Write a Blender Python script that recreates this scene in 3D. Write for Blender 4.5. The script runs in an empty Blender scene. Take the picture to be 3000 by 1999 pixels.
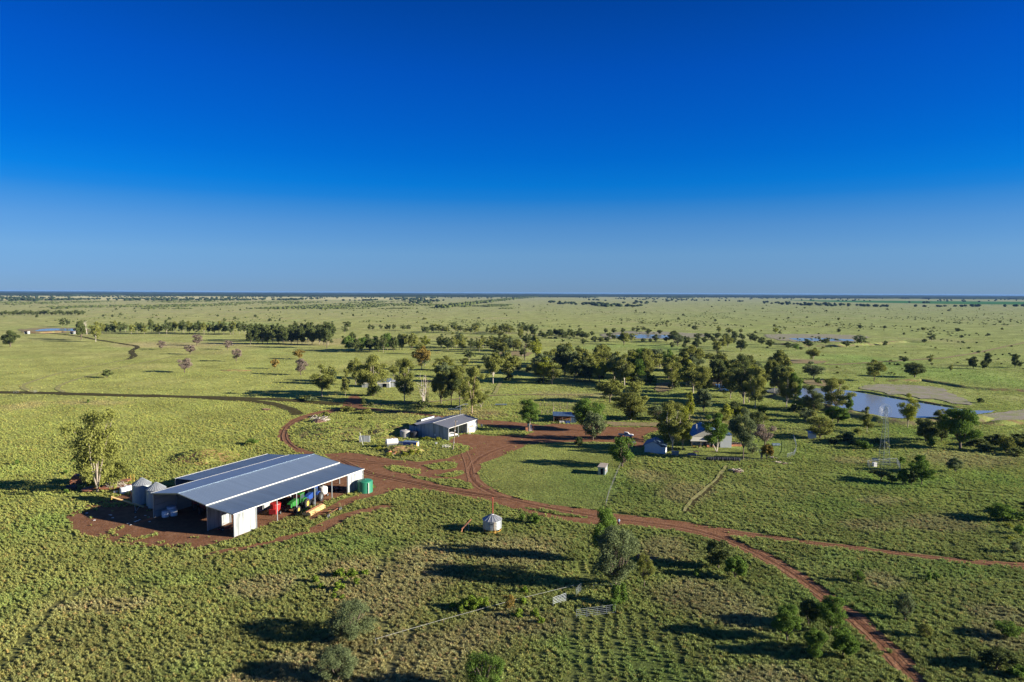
import bpy, bmesh, math, random
import numpy as np
from mathutils import Vector, Matrix
from mathutils.geometry import tessellate_polygon
random.seed(7); RNG = np.random.default_rng(7)
sc = bpy.context.scene; COL = sc.collection
R = math.radians
# ---------------------------------------------------------------- camera
H = 55.0; F = 2000.0; PITCH = R(4.06); ROLL = R(0.25)
cd = bpy.data.cameras.new('camera'); cam = bpy.data.objects.new('camera', cd); COL.objects.link(cam)
cd.sensor_width = 36.0; cd.lens = 24.0; cd.clip_start = 1.0; cd.clip_end = 60000.0
_f = Vector((0, math.cos(PITCH), -math.sin(PITCH))); _u0 = Vector((0, math.sin(PITCH), math.cos(PITCH))); _r0 = Vector((1, 0, 0))
_r = _r0*math.cos(ROLL) + _u0*math.sin(ROLL); _u = _u0*math.cos(ROLL) - _r0*math.sin(ROLL)
cam.matrix_world = Matrix(((_r.x, _u.x, -_f.x, 0), (_r.y, _u.y, -_f.y, 0), (_r.z, _u.z, -_f.z, H), (0, 0, 0, 1)))
sc.camera = cam
# ---------------------------------------------------------------- sun, sky, exposure
SUN_EL = 16.5; SUN_AZ = 12.0         # sun stands to the right and a little behind the camera
d = Vector((-math.cos(R(SUN_AZ))*math.cos(R(SUN_EL)), math.sin(R(SUN_AZ))*math.cos(R(SUN_EL)), -math.sin(R(SUN_EL))))
sl = bpy.data.lights.new('sun', 'SUN'); sl.energy = 5.0; sl.angle = R(0.5); sl.color = (1.0, 0.90, 0.74)
so = bpy.data.objects.new('sun', sl); COL.objects.link(so); so.rotation_euler = d.to_track_quat('-Z', 'Y').to_euler(); so.location = (200, -50, 120)
sc.view_settings.view_transform = 'Standard'; sc.view_settings.look = 'None'
sc.view_settings.exposure = 1.5; sc.view_settings.gamma = 1.0
w = bpy.data.worlds.new('World'); sc.world = w; w.use_nodes = True
nt = w.node_tree; nt.nodes.clear()
sky = nt.nodes.new('ShaderNodeTexSky'); sky.sky_type = 'NISHITA'; sky.sun_disc = False
sky.sun_elevation = R(SUN_EL); sky.sun_rotation = R(90 + SUN_AZ); sky.altitude = 100
sky.air_density = 1.0; sky.dust_density = 0.0; sky.ozone_density = 6.0
# the clear polarised desert sky is deeper and more saturated than the model: grade it by height above the horizon; overhead stops are brightened to fill the shadows
geo = nt.nodes.new('ShaderNodeTexCoord'); sep = nt.nodes.new('ShaderNodeSeparateXYZ'); nt.links.new(geo.outputs['Generated'], sep.inputs[0])
gm = nt.nodes.new('ShaderNodeGamma'); gm.inputs[1].default_value = 0.55; nt.links.new(sky.outputs[0], gm.inputs[0])
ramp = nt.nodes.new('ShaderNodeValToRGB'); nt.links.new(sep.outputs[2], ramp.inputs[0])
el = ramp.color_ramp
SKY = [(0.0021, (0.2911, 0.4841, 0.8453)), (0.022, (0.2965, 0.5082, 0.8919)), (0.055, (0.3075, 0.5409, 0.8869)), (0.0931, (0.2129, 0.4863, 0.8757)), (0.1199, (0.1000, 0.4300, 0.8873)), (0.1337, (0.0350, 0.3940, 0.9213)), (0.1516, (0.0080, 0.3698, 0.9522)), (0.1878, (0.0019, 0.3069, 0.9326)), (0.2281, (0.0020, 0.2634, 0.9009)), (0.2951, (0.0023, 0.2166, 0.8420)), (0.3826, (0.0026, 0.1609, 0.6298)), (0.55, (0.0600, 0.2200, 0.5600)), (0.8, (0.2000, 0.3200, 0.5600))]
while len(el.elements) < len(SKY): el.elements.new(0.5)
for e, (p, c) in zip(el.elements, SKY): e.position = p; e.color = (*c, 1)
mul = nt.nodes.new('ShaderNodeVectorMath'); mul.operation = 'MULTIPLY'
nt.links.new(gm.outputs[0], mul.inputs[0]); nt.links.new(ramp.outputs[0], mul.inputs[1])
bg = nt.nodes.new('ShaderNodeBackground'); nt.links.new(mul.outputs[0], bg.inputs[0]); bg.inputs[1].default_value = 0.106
wo = nt.nodes.new('ShaderNodeOutputWorld'); nt.links.new(bg.outputs[0], wo.inputs[0])
# ---------------------------------------------------------------- helpers
def at(px, py, z=0.0):
    """point of the ground (or of height z) that the photograph shows at pixel (px, py)"""
    dd = _f*F + _r*(px-1500) + _u*(999.5-py); t = (z-H)/dd.z
    return Vector((dd.x*t, dd.y*t, z))
def proj(x, y, z):
    vx, vy, vz = x, y, z-H
    ww = vx*_f.x+vy*_f.y+vz*_f.z
    return 1500+F*(vx*_r.x+vy*_r.y+vz*_r.z)/ww, 999.5-F*(vx*_u.x+vy*_u.y+vz*_u.z)/ww
def height_at(p, top):
    lo, hi = 0.0, 120.0
    for _ in range(40):
        m = (lo+hi)/2
        if proj(p.x, p.y, m)[1] > top: lo = m
        else: hi = m
    return lo
def link(o): COL.objects.link(o); return o
def tag(o, label=None, cat=None, group=None, kind=None):
    if label: o['label'] = label
    if cat: o['category'] = cat
    if group: o['group'] = group
    if kind: o['kind'] = kind
    return o
def thing(name, label, cat, loc=(0, 0, 0), rotz=0.0, group=None):
    o = link(bpy.data.objects.new(name, None)); o.location = loc; o.rotation_euler = (0, 0, rotz)
    o.empty_display_size = 0.5
    return tag(o, label, cat, group)
def newmesh(name, V, Fc, mats=(), fmat=None, smooth=False):
    me = bpy.data.meshes.new(name); me.from_pydata([tuple(v) for v in V], [], Fc)
    for m in mats: me.materials.append(m)
    if fmat is not None: me.polygons.foreach_set('material_index', fmat)
    if smooth: me.polygons.foreach_set('use_smooth', [True]*len(me.polygons))
    me.update(); return me
class MB:
    """collects shapes of one part"""
    def __init__(s): s.V = []; s.F = []; s.M = []
    def add(s, V, Fc, m=0):
        b = len(s.V); s.V += [Vector(v) for v in V]; s.F += [[i+b for i in f] for f in Fc]; s.M += [m]*len(Fc); return s
    def box(s, x0, x1, y0, y1, z0, z1, m=0, rz=0.0, c=None, tilt=None):
        V = [Vector((x, y, z)) for z in (z0, z1) for y in (y0, y1) for x in (x0, x1)]
        if rz or tilt:
            c = Vector(c) if c is not None else Vector(((x0+x1)/2, (y0+y1)/2, (z0+z1)/2))
            M_ = Matrix.Rotation(rz, 3, 'Z')
            if tilt: M_ = M_ @ Matrix.Rotation(tilt[0], 3, tilt[1])
            V = [M_ @ (v-c) + c for v in V]
        return s.add(V, [(0, 2, 3, 1), (4, 5, 7, 6), (0, 1, 5, 4), (2, 6, 7, 3), (0, 4, 6, 2), (1, 3, 7, 5)], m)
    def tube(s, pts, rad, n=8, m=0, cap=True):
        pts = [Vector(p) for p in pts]; rad = rad if isinstance(rad, (list, tuple)) else [rad]*len(pts)
        V = []; Fc = []
        for i, p in enumerate(pts):
            t = (pts[min(i+1, len(pts)-1)]-pts[max(i-1, 0)]).normalized()
            a = t.cross(Vector((0, 0, 1)) if abs(t.z) < 0.9 else Vector((1, 0, 0))).normalized(); b = t.cross(a)
            for k in range(n):
                an = 2*math.pi*k/n; V.append(p+(a*math.cos(an)+b*math.sin(an))*rad[i])
        for i in range(len(pts)-1):
            for k in range(n):
                k2 = (k+1) % n; Fc.append((i*n+k, i*n+k2, (i+1)*n+k2, (i+1)*n+k))
        if cap: Fc.append(tuple(range(n-1, -1, -1))); Fc.append(tuple((len(pts)-1)*n+k for k in range(n)))
        return s.add(V, Fc, m)
    def lathe(s, prof, c=(0, 0, 0), n=24, axis='Z', m=0, cap=True):
        V = []; Fc = []; c = Vector(c)
        for (r_, h_) in prof:
            for k in range(n):
                an = 2*math.pi*k/n; x, y = r_*math.cos(an), r_*math.sin(an)
                V.append(c+Vector({'Z': (x, y, h_), 'Y': (x, h_, y), 'X': (h_, x, y)}[axis]))
        L = len(prof)
        for i in range(L-1):
            for k in range(n):
                k2 = (k+1) % n; Fc.append((i*n+k, i*n+k2, (i+1)*n+k2, (i+1)*n+k))
        if cap: Fc.append(tuple(range(n))); Fc.append(tuple((L-1)*n+k for k in range(n)))
        return s.add(V, Fc, m)
    def prism(s, poly, a, b, axis='X', m=0):
        """polygon in the two other axes, extruded along axis from a to b"""
        def P(u, v, t): return {'X': (t, u, v), 'Y': (u, t, v), 'Z': (u, v, t)}[axis]
        n = len(poly); V = [P(u, v, a) for u, v in poly]+[P(u, v, b) for u, v in poly]
        Fc = [tuple(range(n-1, -1, -1)), tuple(range(n, 2*n))]+[(i, (i+1) % n, n+(i+1) % n, n+i) for i in range(n)]
        return s.add(V, Fc, m)
    def slab(s, p, t=0.06, m=0):
        """thin plate from a quad, thickness t downwards"""
        p = [Vector(q) for q in p]; nrm = (p[1]-p[0]).cross(p[2]-p[0]).normalized()
        if nrm.z < 0: nrm = -nrm
        V = p+[q-nrm*t for q in p]; n = len(p)
        return s.add(V, [tuple(range(n)), tuple(range(2*n-1, n-1, -1))]+[(i, n+i, n+(i+1) % n, (i+1) % n) for i in range(n)], m)
    def build(s, name, mat, parent=None, smooth=False, label=None, loc=None, rotz=0):
        mats = mat if isinstance(mat, (list, tuple)) else [mat]
        me = newmesh(name, s.V, s.F, mats, s.M, smooth)
        bm = bmesh.new(); bm.from_mesh(me); bmesh.ops.recalc_face_normals(bm, faces=bm.faces); bm.to_mesh(me); bm.free()
        o = link(bpy.data.objects.new(name, me)); o.parent = parent
        if loc is not None: o.location = loc
        if rotz: o.rotation_euler = (0, 0, rotz)
        if label: o['label'] = label
        return o
# ---------------------------------------------------------------- materials
def mat(name, col, rough=0.7, metal=0.0, var=0.12, scale=1.5, bump=0.0, bscale=8.0, stretch=(1, 1, 1), col2=None, thr=(0.45, 0.6), wave=None, spec=0.4, fine=0):
    m = bpy.data.materials.new(name); m.use_nodes = True; n = m.node_tree; N = n.nodes; L = n.links
    bs = N['Principled BSDF']; bs.inputs['Roughness'].default_value = rough; bs.inputs['Metallic'].default_value = metal
    bs.inputs['Specular IOR Level'].default_value = spec
    tc = N.new('ShaderNodeTexCoord'); mp = N.new('ShaderNodeMapping'); mp.inputs['Scale'].default_value = stretch; L.new(tc.outputs['Object'], mp.inputs[0])
    nz = N.new('ShaderNodeTexNoise'); nz.inputs['Scale'].default_value = scale; nz.inputs['Detail'].default_value = 5; L.new(mp.outputs[0], nz.inputs[0])
    r_ = N.new('ShaderNodeMapRange'); r_.inputs[1].default_value = 0.25; r_.inputs[2].default_value = 0.75
    r_.inputs[3].default_value = 1-var; r_.inputs[4].default_value = 1+var; L.new(nz.outputs[0], r_.inputs[0])
    base = N.new('ShaderNodeRGB'); base.outputs[0].default_value = (*col, 1); src = base.outputs[0]
    if col2:
        nz2 = N.new('ShaderNodeTexNoise'); nz2.inputs['Scale'].default_value = scale*0.8; nz2.inputs['Detail'].default_value = 7; nz2.inputs['Roughness'].default_value = 0.65; L.new(mp.outputs[0], nz2.inputs[0])
        cr = N.new('ShaderNodeMapRange'); cr.inputs[1].default_value = thr[0]; cr.inputs[2].default_value = thr[1]; L.new(nz2.outputs[0], cr.inputs[0])
        mx = N.new('ShaderNodeMix'); mx.data_type = 'RGBA'; L.new(cr.outputs[0], mx.inputs[0]); L.new(src, mx.inputs[6]); mx.inputs[7].default_value = (*col2, 1); src = mx.outputs[2]
    vm = N.new('ShaderNodeVectorMath'); vm.operation = 'SCALE'; L.new(src, vm.inputs[0]); L.new(r_.outputs[0], vm.inputs['Scale']); L.new(vm.outputs[0], bs.inputs['Base Color'])
    hsrc = None
    if wave:
        ax, per, amt = wave; wv = N.new('ShaderNodeTexWave'); wv.wave_type = 'BANDS'; wv.bands_direction = ax; wv.wave_profile = 'SIN'
        wv.inputs['Scale'].default_value = 2*math.pi/(per*20.0); wv.inputs['Distortion'].default_value = 0; L.new(tc.outputs['Object'], wv.inputs[0])
        b = N.new('ShaderNodeBump'); b.inputs['Strength'].default_value = amt; b.inputs['Distance'].default_value = per*0.3; L.new(wv.outputs[0], b.inputs['Height']); hsrc = b
    if bump:
        nb = N.new('ShaderNodeTexNoise'); nb.inputs['Scale'].default_value = bscale; nb.inputs['Detail'].default_value = 6; L.new(tc.outputs['Object'], nb.inputs[0])
        b = N.new('ShaderNodeBump'); b.inputs['Strength'].default_value = bump; b.inputs['Distance'].default_value = 0.6/bscale; L.new(nb.outputs[0], b.inputs['Height'])
        if hsrc: L.new(hsrc.outputs[0], b.inputs['Normal'])
        hsrc = b
    if hsrc: L.new(hsrc.outputs[0], bs.inputs['Normal'])
    return m
M = {}
M['roof'] = mat('roof_iron', (.25, .33, .42), .45, .6, .07, .9, wave=('X', .5, .35), stretch=(1.6, .06, .06))  # base tinted blue in place of reflected sky, likewise the weathered sheets
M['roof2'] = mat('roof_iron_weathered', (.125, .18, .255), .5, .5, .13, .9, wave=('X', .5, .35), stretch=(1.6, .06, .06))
M['roofB'] = mat('roof_iron_grey', (.20, .21, .235), .5, .5, .10, .3, wave=('Y', .5, .25))
M['roofblue'] = mat('roof_iron_blue', (.085, .14, .21), .45, .4, .2, .5, wave=('X', .6, .3))
M['walliron'] = mat('wall_iron', (.34, .36, .37), .6, .1, .1, .5, wave=('X', .4, .3), col2=(.17, .19, .20), stretch=(3, 3, .22), thr=(.46, .60))
M['walliron_y'] = mat('wall_iron_cross', (.34, .36, .37), .5, .2, .1, .5, wave=('Y', .4, .3))
M['trim'] = mat('white_trim', (.60, .61, .58), .4, .1, .05)
M['steel'] = mat('galvanised_steel', (.30, .34, .37), .45, .6, .12, 1.2)
M['towersteel'] = mat('tower_steel', (.13, .17, .19), .5, .3, .12, 1.2)
M['silo'] = mat('galvanised_silo', (.32, .36, .38), .42, .5, .12, 1.0, wave=('Z', .35, .35))
M['siloroof'] = mat('galvanised_cone', (.34, .36, .38), .42, .5, .12, 1.0)
M['concrete'] = mat('concrete', (.36, .34, .31), .85, 0, .15, 1.0, bump=.2)
M['cream'] = mat('cream_paint', (.66, .62, .50), .6, 0, .1, 1.2, col2=(.34, .20, .12), thr=(.60, .75))
M['white'] = mat('white_paint', (.6, .6, .6), .45, 0, .06)
M['whitewall'] = mat('white_weatherboard', (.5, .53, .56), .6, 0, .06, 1.0, wave=('Z', .25, .3))
M['creamwall'] = mat('cream_cladding', (.42, .41, .36), .6, 0, .06, 1.0, wave=('Z', .25, .3))
M['bag'] = mat('white_woven_bag', (.70, .74, .78), .6, 0, .1, 3, bump=.5, bscale=4)
M['rust'] = mat('rusty_steel', (.26, .10, .05), .8, .1, .35, 1.6, bump=.3, col2=(.12, .06, .04))
M['rustorange'] = mat('rust_orange', (.50, .21, .10), .8, .0, .25, 1.6)
M['brown'] = mat('brown_timber', (.17, .10, .07), .85, 0, .3, 2)
M['timber'] = mat('grey_timber', (.30, .26, .22), .9, 0, .3, 2, bump=.3)
M['post'] = mat('weathered_post', (.22, .18, .14), .9, 0, .3, 2)
M['dark'] = mat('dark_gap', (.02, .02, .022), .9, 0, .1)
M['tyre'] = mat('tyre_rubber', (.025, .025, .027), .85, 0, .2, 4)
M['red'] = mat('red_paint', (.36, .025, .025), .4, 0, .15)
M['darkred'] = mat('old_red_paint', (.30, .04, .03), .6, 0, .25)
M['green'] = mat('green_paint', (.03, .16, .035), .4, 0, .15)
M['tankgreen'] = mat('green_poly_tank', (.02, .17, .10), .45, 0, .08, wave=('Z', .3, .3))
M['yellow'] = mat('yellow_paint', (.52, .35, .07), .5, 0, .12)
M['paleyellow'] = mat('pale_yellow_paint', (.50, .34, .15), .55, 0, .15, 1.5, col2=(.36, .2, .1), thr=(.58, .7))
M['blue'] = mat('blue_paint', (.02, .06, .25), .4, 0, .15)
M['bluebox'] = mat('blue_box_paint', (.02, .06, .30), .5, 0, .15)
M['glass'] = mat('dark_glass', (.04, .06, .07), .1, 0, .05, spec=.8)
M['orangepipe'] = mat('orange_red_pipe', (.24, .06, .035), .5, 0, .15)
M['yellowleg'] = mat('yellow_ochre_steel', (.52, .30, .06), .6, 0, .2)
M['barkwhite'] = mat('white_bark', (.46, .42, .36), .8, 0, .25, 1.2, col2=(.26, .22, .18), stretch=(2, 2, .5))
M['bark'] = mat('pale_bark', (.30, .26, .21), .85, 0, .25, 1.2, col2=(.16, .13, .10), stretch=(2, 2, .5), bump=.3)
M['barkpink'] = mat('salmon_bark', (.38, .26, .19), .8, 0, .2, 1.0, col2=(.26, .21, .17), stretch=(2, 2, .5))
M['barkdark'] = mat('dark_bark', (.11, .085, .065), .9, 0, .3, 2, bump=.4)
M['deadwood'] = mat('dead_grey_wood', (.40, .36, .32), .9, 0, .25, 2)
M['poly'] = mat('water_tank_grey', (.34, .33, .32), .8, 0, .12, 1.0)
M['black'] = mat('black_poly', (.02, .022, .03), .5, 0, .1)
M['skin'] = mat('skin', (.45, .26, .18), .6, 0, .03)
M['shirt'] = mat('pale_blue_shirt', (.50, .62, .80), .8, 0, .05)
M['navy'] = mat('navy_cloth', (.02, .022, .07), .9, 0, .05)
M['bootm'] = mat('dark_boot', (.03, .02, .015), .7, 0, .05)
def leafmat(name, col, col2, trans=.25):
    m = bpy.data.materials.new(name); m.use_nodes = True; n = m.node_tree; N = n.nodes; L = n.links; N.clear()
    o = N.new('ShaderNodeOutputMaterial'); oi = N.new('ShaderNodeObjectInfo'); a = N.new('ShaderNodeAttribute'); a.attribute_name = 'lv'
    mx = N.new('ShaderNodeMix'); mx.data_type = 'RGBA'; mx.inputs[6].default_value = (*col, 1); mx.inputs[7].default_value = (*col2, 1)
    ad = N.new('ShaderNodeMath'); ad.operation = 'MULTIPLY_ADD'; ad.inputs[1].default_value = .35; L.new(oi.outputs['Random'], ad.inputs[0])
    a2 = N.new('ShaderNodeMath'); a2.operation = 'MULTIPLY'; a2.inputs[1].default_value = .65; L.new(a.outputs['Fac'], a2.inputs[0]); L.new(a2.outputs[0], ad.inputs[2])
    L.new(ad.outputs[0], mx.inputs[0])
    df = N.new('ShaderNodeBsdfDiffuse'); tr = N.new('ShaderNodeBsdfTranslucent'); ms = N.new('ShaderNodeMixShader'); ms.inputs[0].default_value = trans
    L.new(mx.outputs[2], df.inputs[0]); L.new(mx.outputs[2], tr.inputs[0]); L.new(df.outputs[0], ms.inputs[1]); L.new(tr.outputs[0], ms.inputs[2]); L.new(ms.outputs[0], o.inputs[0])
    return m
LM = {'olive': leafmat('olive_gum_leaves', (.08, .10, .024), (.27, .285, .075)),
      'greygreen': leafmat('grey_green_leaves', (.08, .11, .05), (.20, .24, .11)),
      'dark': leafmat('dark_green_leaves', (.045, .066, .024), (.145, .175, .06)),
      'green': leafmat('fresh_green_leaves', (.055, .10, .020), (.16, .25, .05)),
      'yellow': leafmat('yellow_green_leaves', (.13, .16, .02), (.30, .32, .05)),
      'bushgreen': leafmat('bright_bush_leaves', (.07, .12, .015), (.20, .28, .04)),
      'grey': leafmat('grey_mauve_twigs', (.15, .115, .095), (.30, .245, .20)),
      'orange': leafmat('ochre_leaves', (.14, .11, .025), (.33, .24, .07)),
      'farblue': leafmat('distant_dark_leaves', (.018, .030, .016), (.05, .07, .03), .1)}
# ---------------------------------------------------------------- ground colour field (world metres)
def vnoise(x, y, s, seed):
    x = np.asarray(x)/s; y = np.asarray(y)/s; xi = np.floor(x).astype(np.int64); yi = np.floor(y).astype(np.int64); fx = x-xi; fy = y-yi
    fx = fx*fx*(3-2*fx); fy = fy*fy*(3-2*fy)
    def h(a, b):
        n = (a*374761393+b*668265263+seed*974711) & 0xffffffff; n = ((n ^ (n >> 13))*1274126177) & 0xffffffff
        return ((n ^ (n >> 16)) & 0xffff)/65535.0
    return (h(xi, yi)*(1-fx)+h(xi+1, yi)*fx)*(1-fy)+(h(xi, yi+1)*(1-fx)+h(xi+1, yi+1)*fx)*fy
def fbm(x, y, s, seed, o=4):
    t = 0; a = .5
    for i in range(o): t = t+a*vnoise(x, y, s/(2**i), seed+i*7); a *= .5
    return t/(1-.5**o)
def inpoly(px, py, poly):
    c = np.zeros(px.shape, bool); n = len(poly)
    for i in range(n):
        x0, y0 = poly[i]; x1, y1 = poly[i-1]
        if y0 == y1: continue
        k = ((y0 > py) != (y1 > py)) & (px < (x1-x0)*(py-y0)/(y1-y0)+x0); c ^= k
    return c
def spots(lst):
    """patches given by the pixel they show at: centre, half width and half depth in pixels -> world ellipses"""
    o = []
    for px, py, rx, ry in lst:
        c = at(px, py); ex = abs(at(px+rx, py).x-c.x); ey = abs(at(px, py-ry).y-at(px, py+ry).y)/2; o.append((c.x, c.y, ex, ey))
    return o
def spotmask(x, y, sp):
    m = np.zeros(x.shape)
    wx = x+(fbm(x, y, 22, 91, 3)-.5)*16; wy = y+(fbm(x, y, 22, 191, 3)-.5)*16
    for cx, cy, ex, ey in sp: m = np.maximum(m, np.clip(1.45-1.2*np.hypot((wx-cx)/ex, (wy-cy)/ey), 0, 1))
    return m
TAN = spots([(1500, 1620, 190, 60), (1250, 1640, 120, 60), (1130, 1730, 180, 70), (980, 1690, 90, 50), (720, 1720, 100, 36), (1220, 1900, 330, 110), (1000, 1960, 200, 80), (1500, 1860, 230, 60), (1950, 1620, 150, 50),
             (2110, 1760, 230, 70), (2250, 1990, 160, 60), (780, 1990, 180, 40), (1990, 1440, 90, 26), (1880, 1400, 80, 22), (2770, 1540, 150, 28), (2560, 1545, 110, 20), (2640, 1480, 80, 20), (2780, 1345, 180, 24),
             (2500, 1345, 70, 12), (3000, 1900, 120, 60), (1420, 1215, 110, 16), (2080, 1235, 60, 20), (340, 1790, 120, 20), (260, 1180, 120, 8), (60, 1190, 90, 12),
             (520, 1010, 260, 10), (1000, 1000, 200, 14), (1700, 1155, 160, 8), (2560, 1690, 80, 30), (2930, 1820, 110, 40)])
GREEN = spots([(1000, 1600, 260, 50), (700, 1720, 160, 60), (2500, 1760, 200, 90), (2800, 1680, 260, 50), (2450, 1480, 200, 40), (1650, 1900, 60, 90), (1900, 1960, 200, 60), (60, 1800, 130, 120), (600, 1940, 200, 60),
               (140, 1540, 140, 60), (500, 1700, 200, 40), (2500, 1650, 200, 24), (1750, 1420, 180, 60), (2250, 1290, 120, 40), (2700, 1270, 160, 26), (2600, 1410, 200, 30), (2900, 1400, 120, 30), (380, 960, 380, 10), (1900, 1020, 260, 14), (2600, 1070, 260, 40), (2950, 1120, 120, 40), (700, 950, 250, 8)])
def grass_rgb(x, y):
    """colour of the grass cover, lightened with distance in place of sunlit upright blades"""
    x = np.asarray(x, float); y = np.asarray(y, float); r = np.hypot(x, y)
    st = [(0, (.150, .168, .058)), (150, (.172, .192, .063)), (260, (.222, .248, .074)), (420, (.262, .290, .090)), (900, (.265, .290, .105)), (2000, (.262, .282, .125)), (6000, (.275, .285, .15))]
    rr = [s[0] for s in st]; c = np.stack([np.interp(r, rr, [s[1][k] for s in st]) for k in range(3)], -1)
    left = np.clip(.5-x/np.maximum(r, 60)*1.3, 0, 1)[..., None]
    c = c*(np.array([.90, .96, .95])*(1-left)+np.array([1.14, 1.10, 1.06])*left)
    n1 = fbm(x, y, 38, 5)[..., None]; n2 = fbm(x, y*1.6, 260, 15)[..., None]; n3 = fbm(x, y, 9, 33, 3)[..., None]
    t = np.clip(spotmask(x, y, TAN)[..., None]*1.6+(n1-.56)*2.0+(n2-.55)*1.2*(r[..., None] > 500), 0, 1)*.85
    g = np.clip(spotmask(x, y, GREEN)[..., None]*.8+(.42-n1)*1.4, 0, 1)*(1-t)*.7
    tan = c*np.array([1.12, .95, 1.25])+np.array([.020, .014, .016]); grn = c*np.array([.74, .98, .82])
    c = c*(1-t-g)+tan*t+grn*g
    return np.clip(c*(.80+.4*n3), 0, 1)
# ---------------------------------------------------------------- ground sheet (reaches past the horizon)
def build_ground():
    rad = [0.0]+list(np.geomspace(20, 45000, 330))
    ang = list(np.linspace(-50, 50, 420))+list(np.linspace(52, 308, 70))
    A = np.radians(np.array(ang)); Rr = np.array(rad[1:])
    X = np.concatenate([[0], np.outer(Rr, np.sin(A)).ravel()]); Y = np.concatenate([[0], np.outer(Rr, np.cos(A)).ravel()])
    Z = np.zeros_like(X); n = len(A); Fc = []
    for k in range(n): Fc.append((0, 1+(k+1) % n, 1+k))
    i = np.arange(len(Rr)-1)[:, None]; k = np.arange(n)[None, :]; k2 = (k+1) % n
    Q = np.stack([1+i*n+k+0*k2, 1+i*n+k2, 1+(i+1)*n+k2, 1+(i+1)*n+k+0*k2], -1).reshape(-1, 4)
    me = bpy.data.meshes.new('ground')
    me.from_pydata(np.stack([X, Y, Z], -1).tolist(), [], Fc+Q.tolist())
    c = grass_rgb(X, Y)*np.interp(np.hypot(X, Y), [0, 150, 270], [.60, .72, 1.0])[:, None]; c = np.concatenate([c, np.ones((len(c), 1))], 1)  # near ground darkened for litter and for shade between the tussocks
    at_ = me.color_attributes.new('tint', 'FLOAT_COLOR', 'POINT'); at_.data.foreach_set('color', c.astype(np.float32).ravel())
    return me
def ground_mat(name, soil=(.13, .065, .038), soilamt=(.62, .74)):
    m = bpy.data.materials.new(name); m.use_nodes = True; n = m.node_tree; N = n.nodes; L = n.links
    bs = N['Principled BSDF']; bs.inputs['Roughness'].default_value = 1.0; bs.inputs['Specular IOR Level'].default_value = 0.0
    tc = N.new('ShaderNodeTexCoord'); at_ = N.new('ShaderNodeAttribute'); at_.attribute_name = 'tint'
    def noise(sc_, det=6, rough=.6):
        q = N.new('ShaderNodeTexNoise'); q.inputs['Scale'].default_value = sc_; q.inputs['Detail'].default_value = det; q.inputs['Roughness'].default_value = rough; L.new(tc.outputs['Object'], q.inputs[0]); return q
    def rng(src, a, b, c_, d_):
        q = N.new('ShaderNodeMapRange'); q.inputs[1].default_value = a; q.inputs[2].default_value = b; q.inputs[3].default_value = c_; q.inputs[4].default_value = d_; L.new(src, q.inputs[0]); return q
    v1 = rng(noise(.35, 8, .7).outputs[0], .3, .7, .56, 1.40); v2 = rng(noise(.035, 9, .68).outputs[0], .3, .7, .70, 1.26)  # random mottle that also stands in for streaks of shadow in far grass
    mm = N.new('ShaderNodeMath'); mm.operation = 'MULTIPLY'; L.new(v1.outputs[0], mm.inputs[0]); L.new(v2.outputs[0], mm.inputs[1])
    vm = N.new('ShaderNodeVectorMath'); vm.operation = 'SCALE'; L.new(at_.outputs['Color'], vm.inputs[0]); L.new(mm.outputs[0], vm.inputs['Scale'])
    sm = rng(noise(.16, 9, .68).outputs[0], soilamt[0], soilamt[1], 0, .8)
    mx = N.new('ShaderNodeMix'); mx.data_type = 'RGBA'; L.new(sm.outputs[0], mx.inputs[0]); L.new(vm.outputs[0], mx.inputs[6]); mx.inputs[7].default_value = (*soil, 1)
    L.new(mx.outputs[2], bs.inputs['Base Color'])
    b = N.new('ShaderNodeBump'); b.inputs['Strength'].default_value = .85; b.inputs['Distance'].default_value = .35; L.new(noise(.9, 4, .6).outputs[0], b.inputs['Height']); L.new(b.outputs[0], bs.inputs['Normal'])
    return m
GM = ground_mat('grassland')
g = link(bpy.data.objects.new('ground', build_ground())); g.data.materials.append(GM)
tag(g, 'yellow green grassland plain reaching to the horizon', kind='structure')
# ---------------------------------------------------------------- sheets lying on the ground
def ragged(poly, step=1.1, amp=.45, seed=1):
    P = [at(*p) for p in poly]; out = []
    for i in range(len(P)):
        a, b = P[i], P[(i+1) % len(P)]; dd = b-a; L_ = dd.length; n = max(1, int(L_/(step*max(1, (a.y+b.y)/2/200)))); nr = Vector((-dd.y, dd.x, 0)).normalized()
        for k in range(n):
            p = a+dd*(k/n); am = amp*max(1, p.y/260)
            q = (float(fbm(p.x, p.y, 5, seed, 3))-.5)*2.6+(float(vnoise(p.x, p.y, 1.3, seed+3))-.5)*.8
            out.append(p+nr*q*am)
    return out
SHEETS = [0]
def sheet(name, poly, material, label=None, holes=(), amp=.45, kind='structure'):
    loops = [ragged(poly, amp=amp, seed=11+SHEETS[0])]+[ragged(h_, amp=amp, seed=60+i) for i, h_ in enumerate(holes)]
    z = .02+.008*SHEETS[0]; SHEETS[0] += 1
    tris = tessellate_polygon([[Vector((p.x, p.y, 0)) for p in l] for l in loops]); V = [Vector((p.x, p.y, 0)) for l in loops for p in l]
    me = newmesh(name, V, [tuple(t) for t in tris], [material])
    bm = bmesh.new(); bm.from_mesh(me)
    for f in bm.faces:
        if f.normal.z < 0: f.normal_flip()
    bm.to_mesh(me); bm.free()
    o = link(bpy.data.objects.new(name, me)); o.location.z = z
    return tag(o, label, kind=kind)
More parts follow.
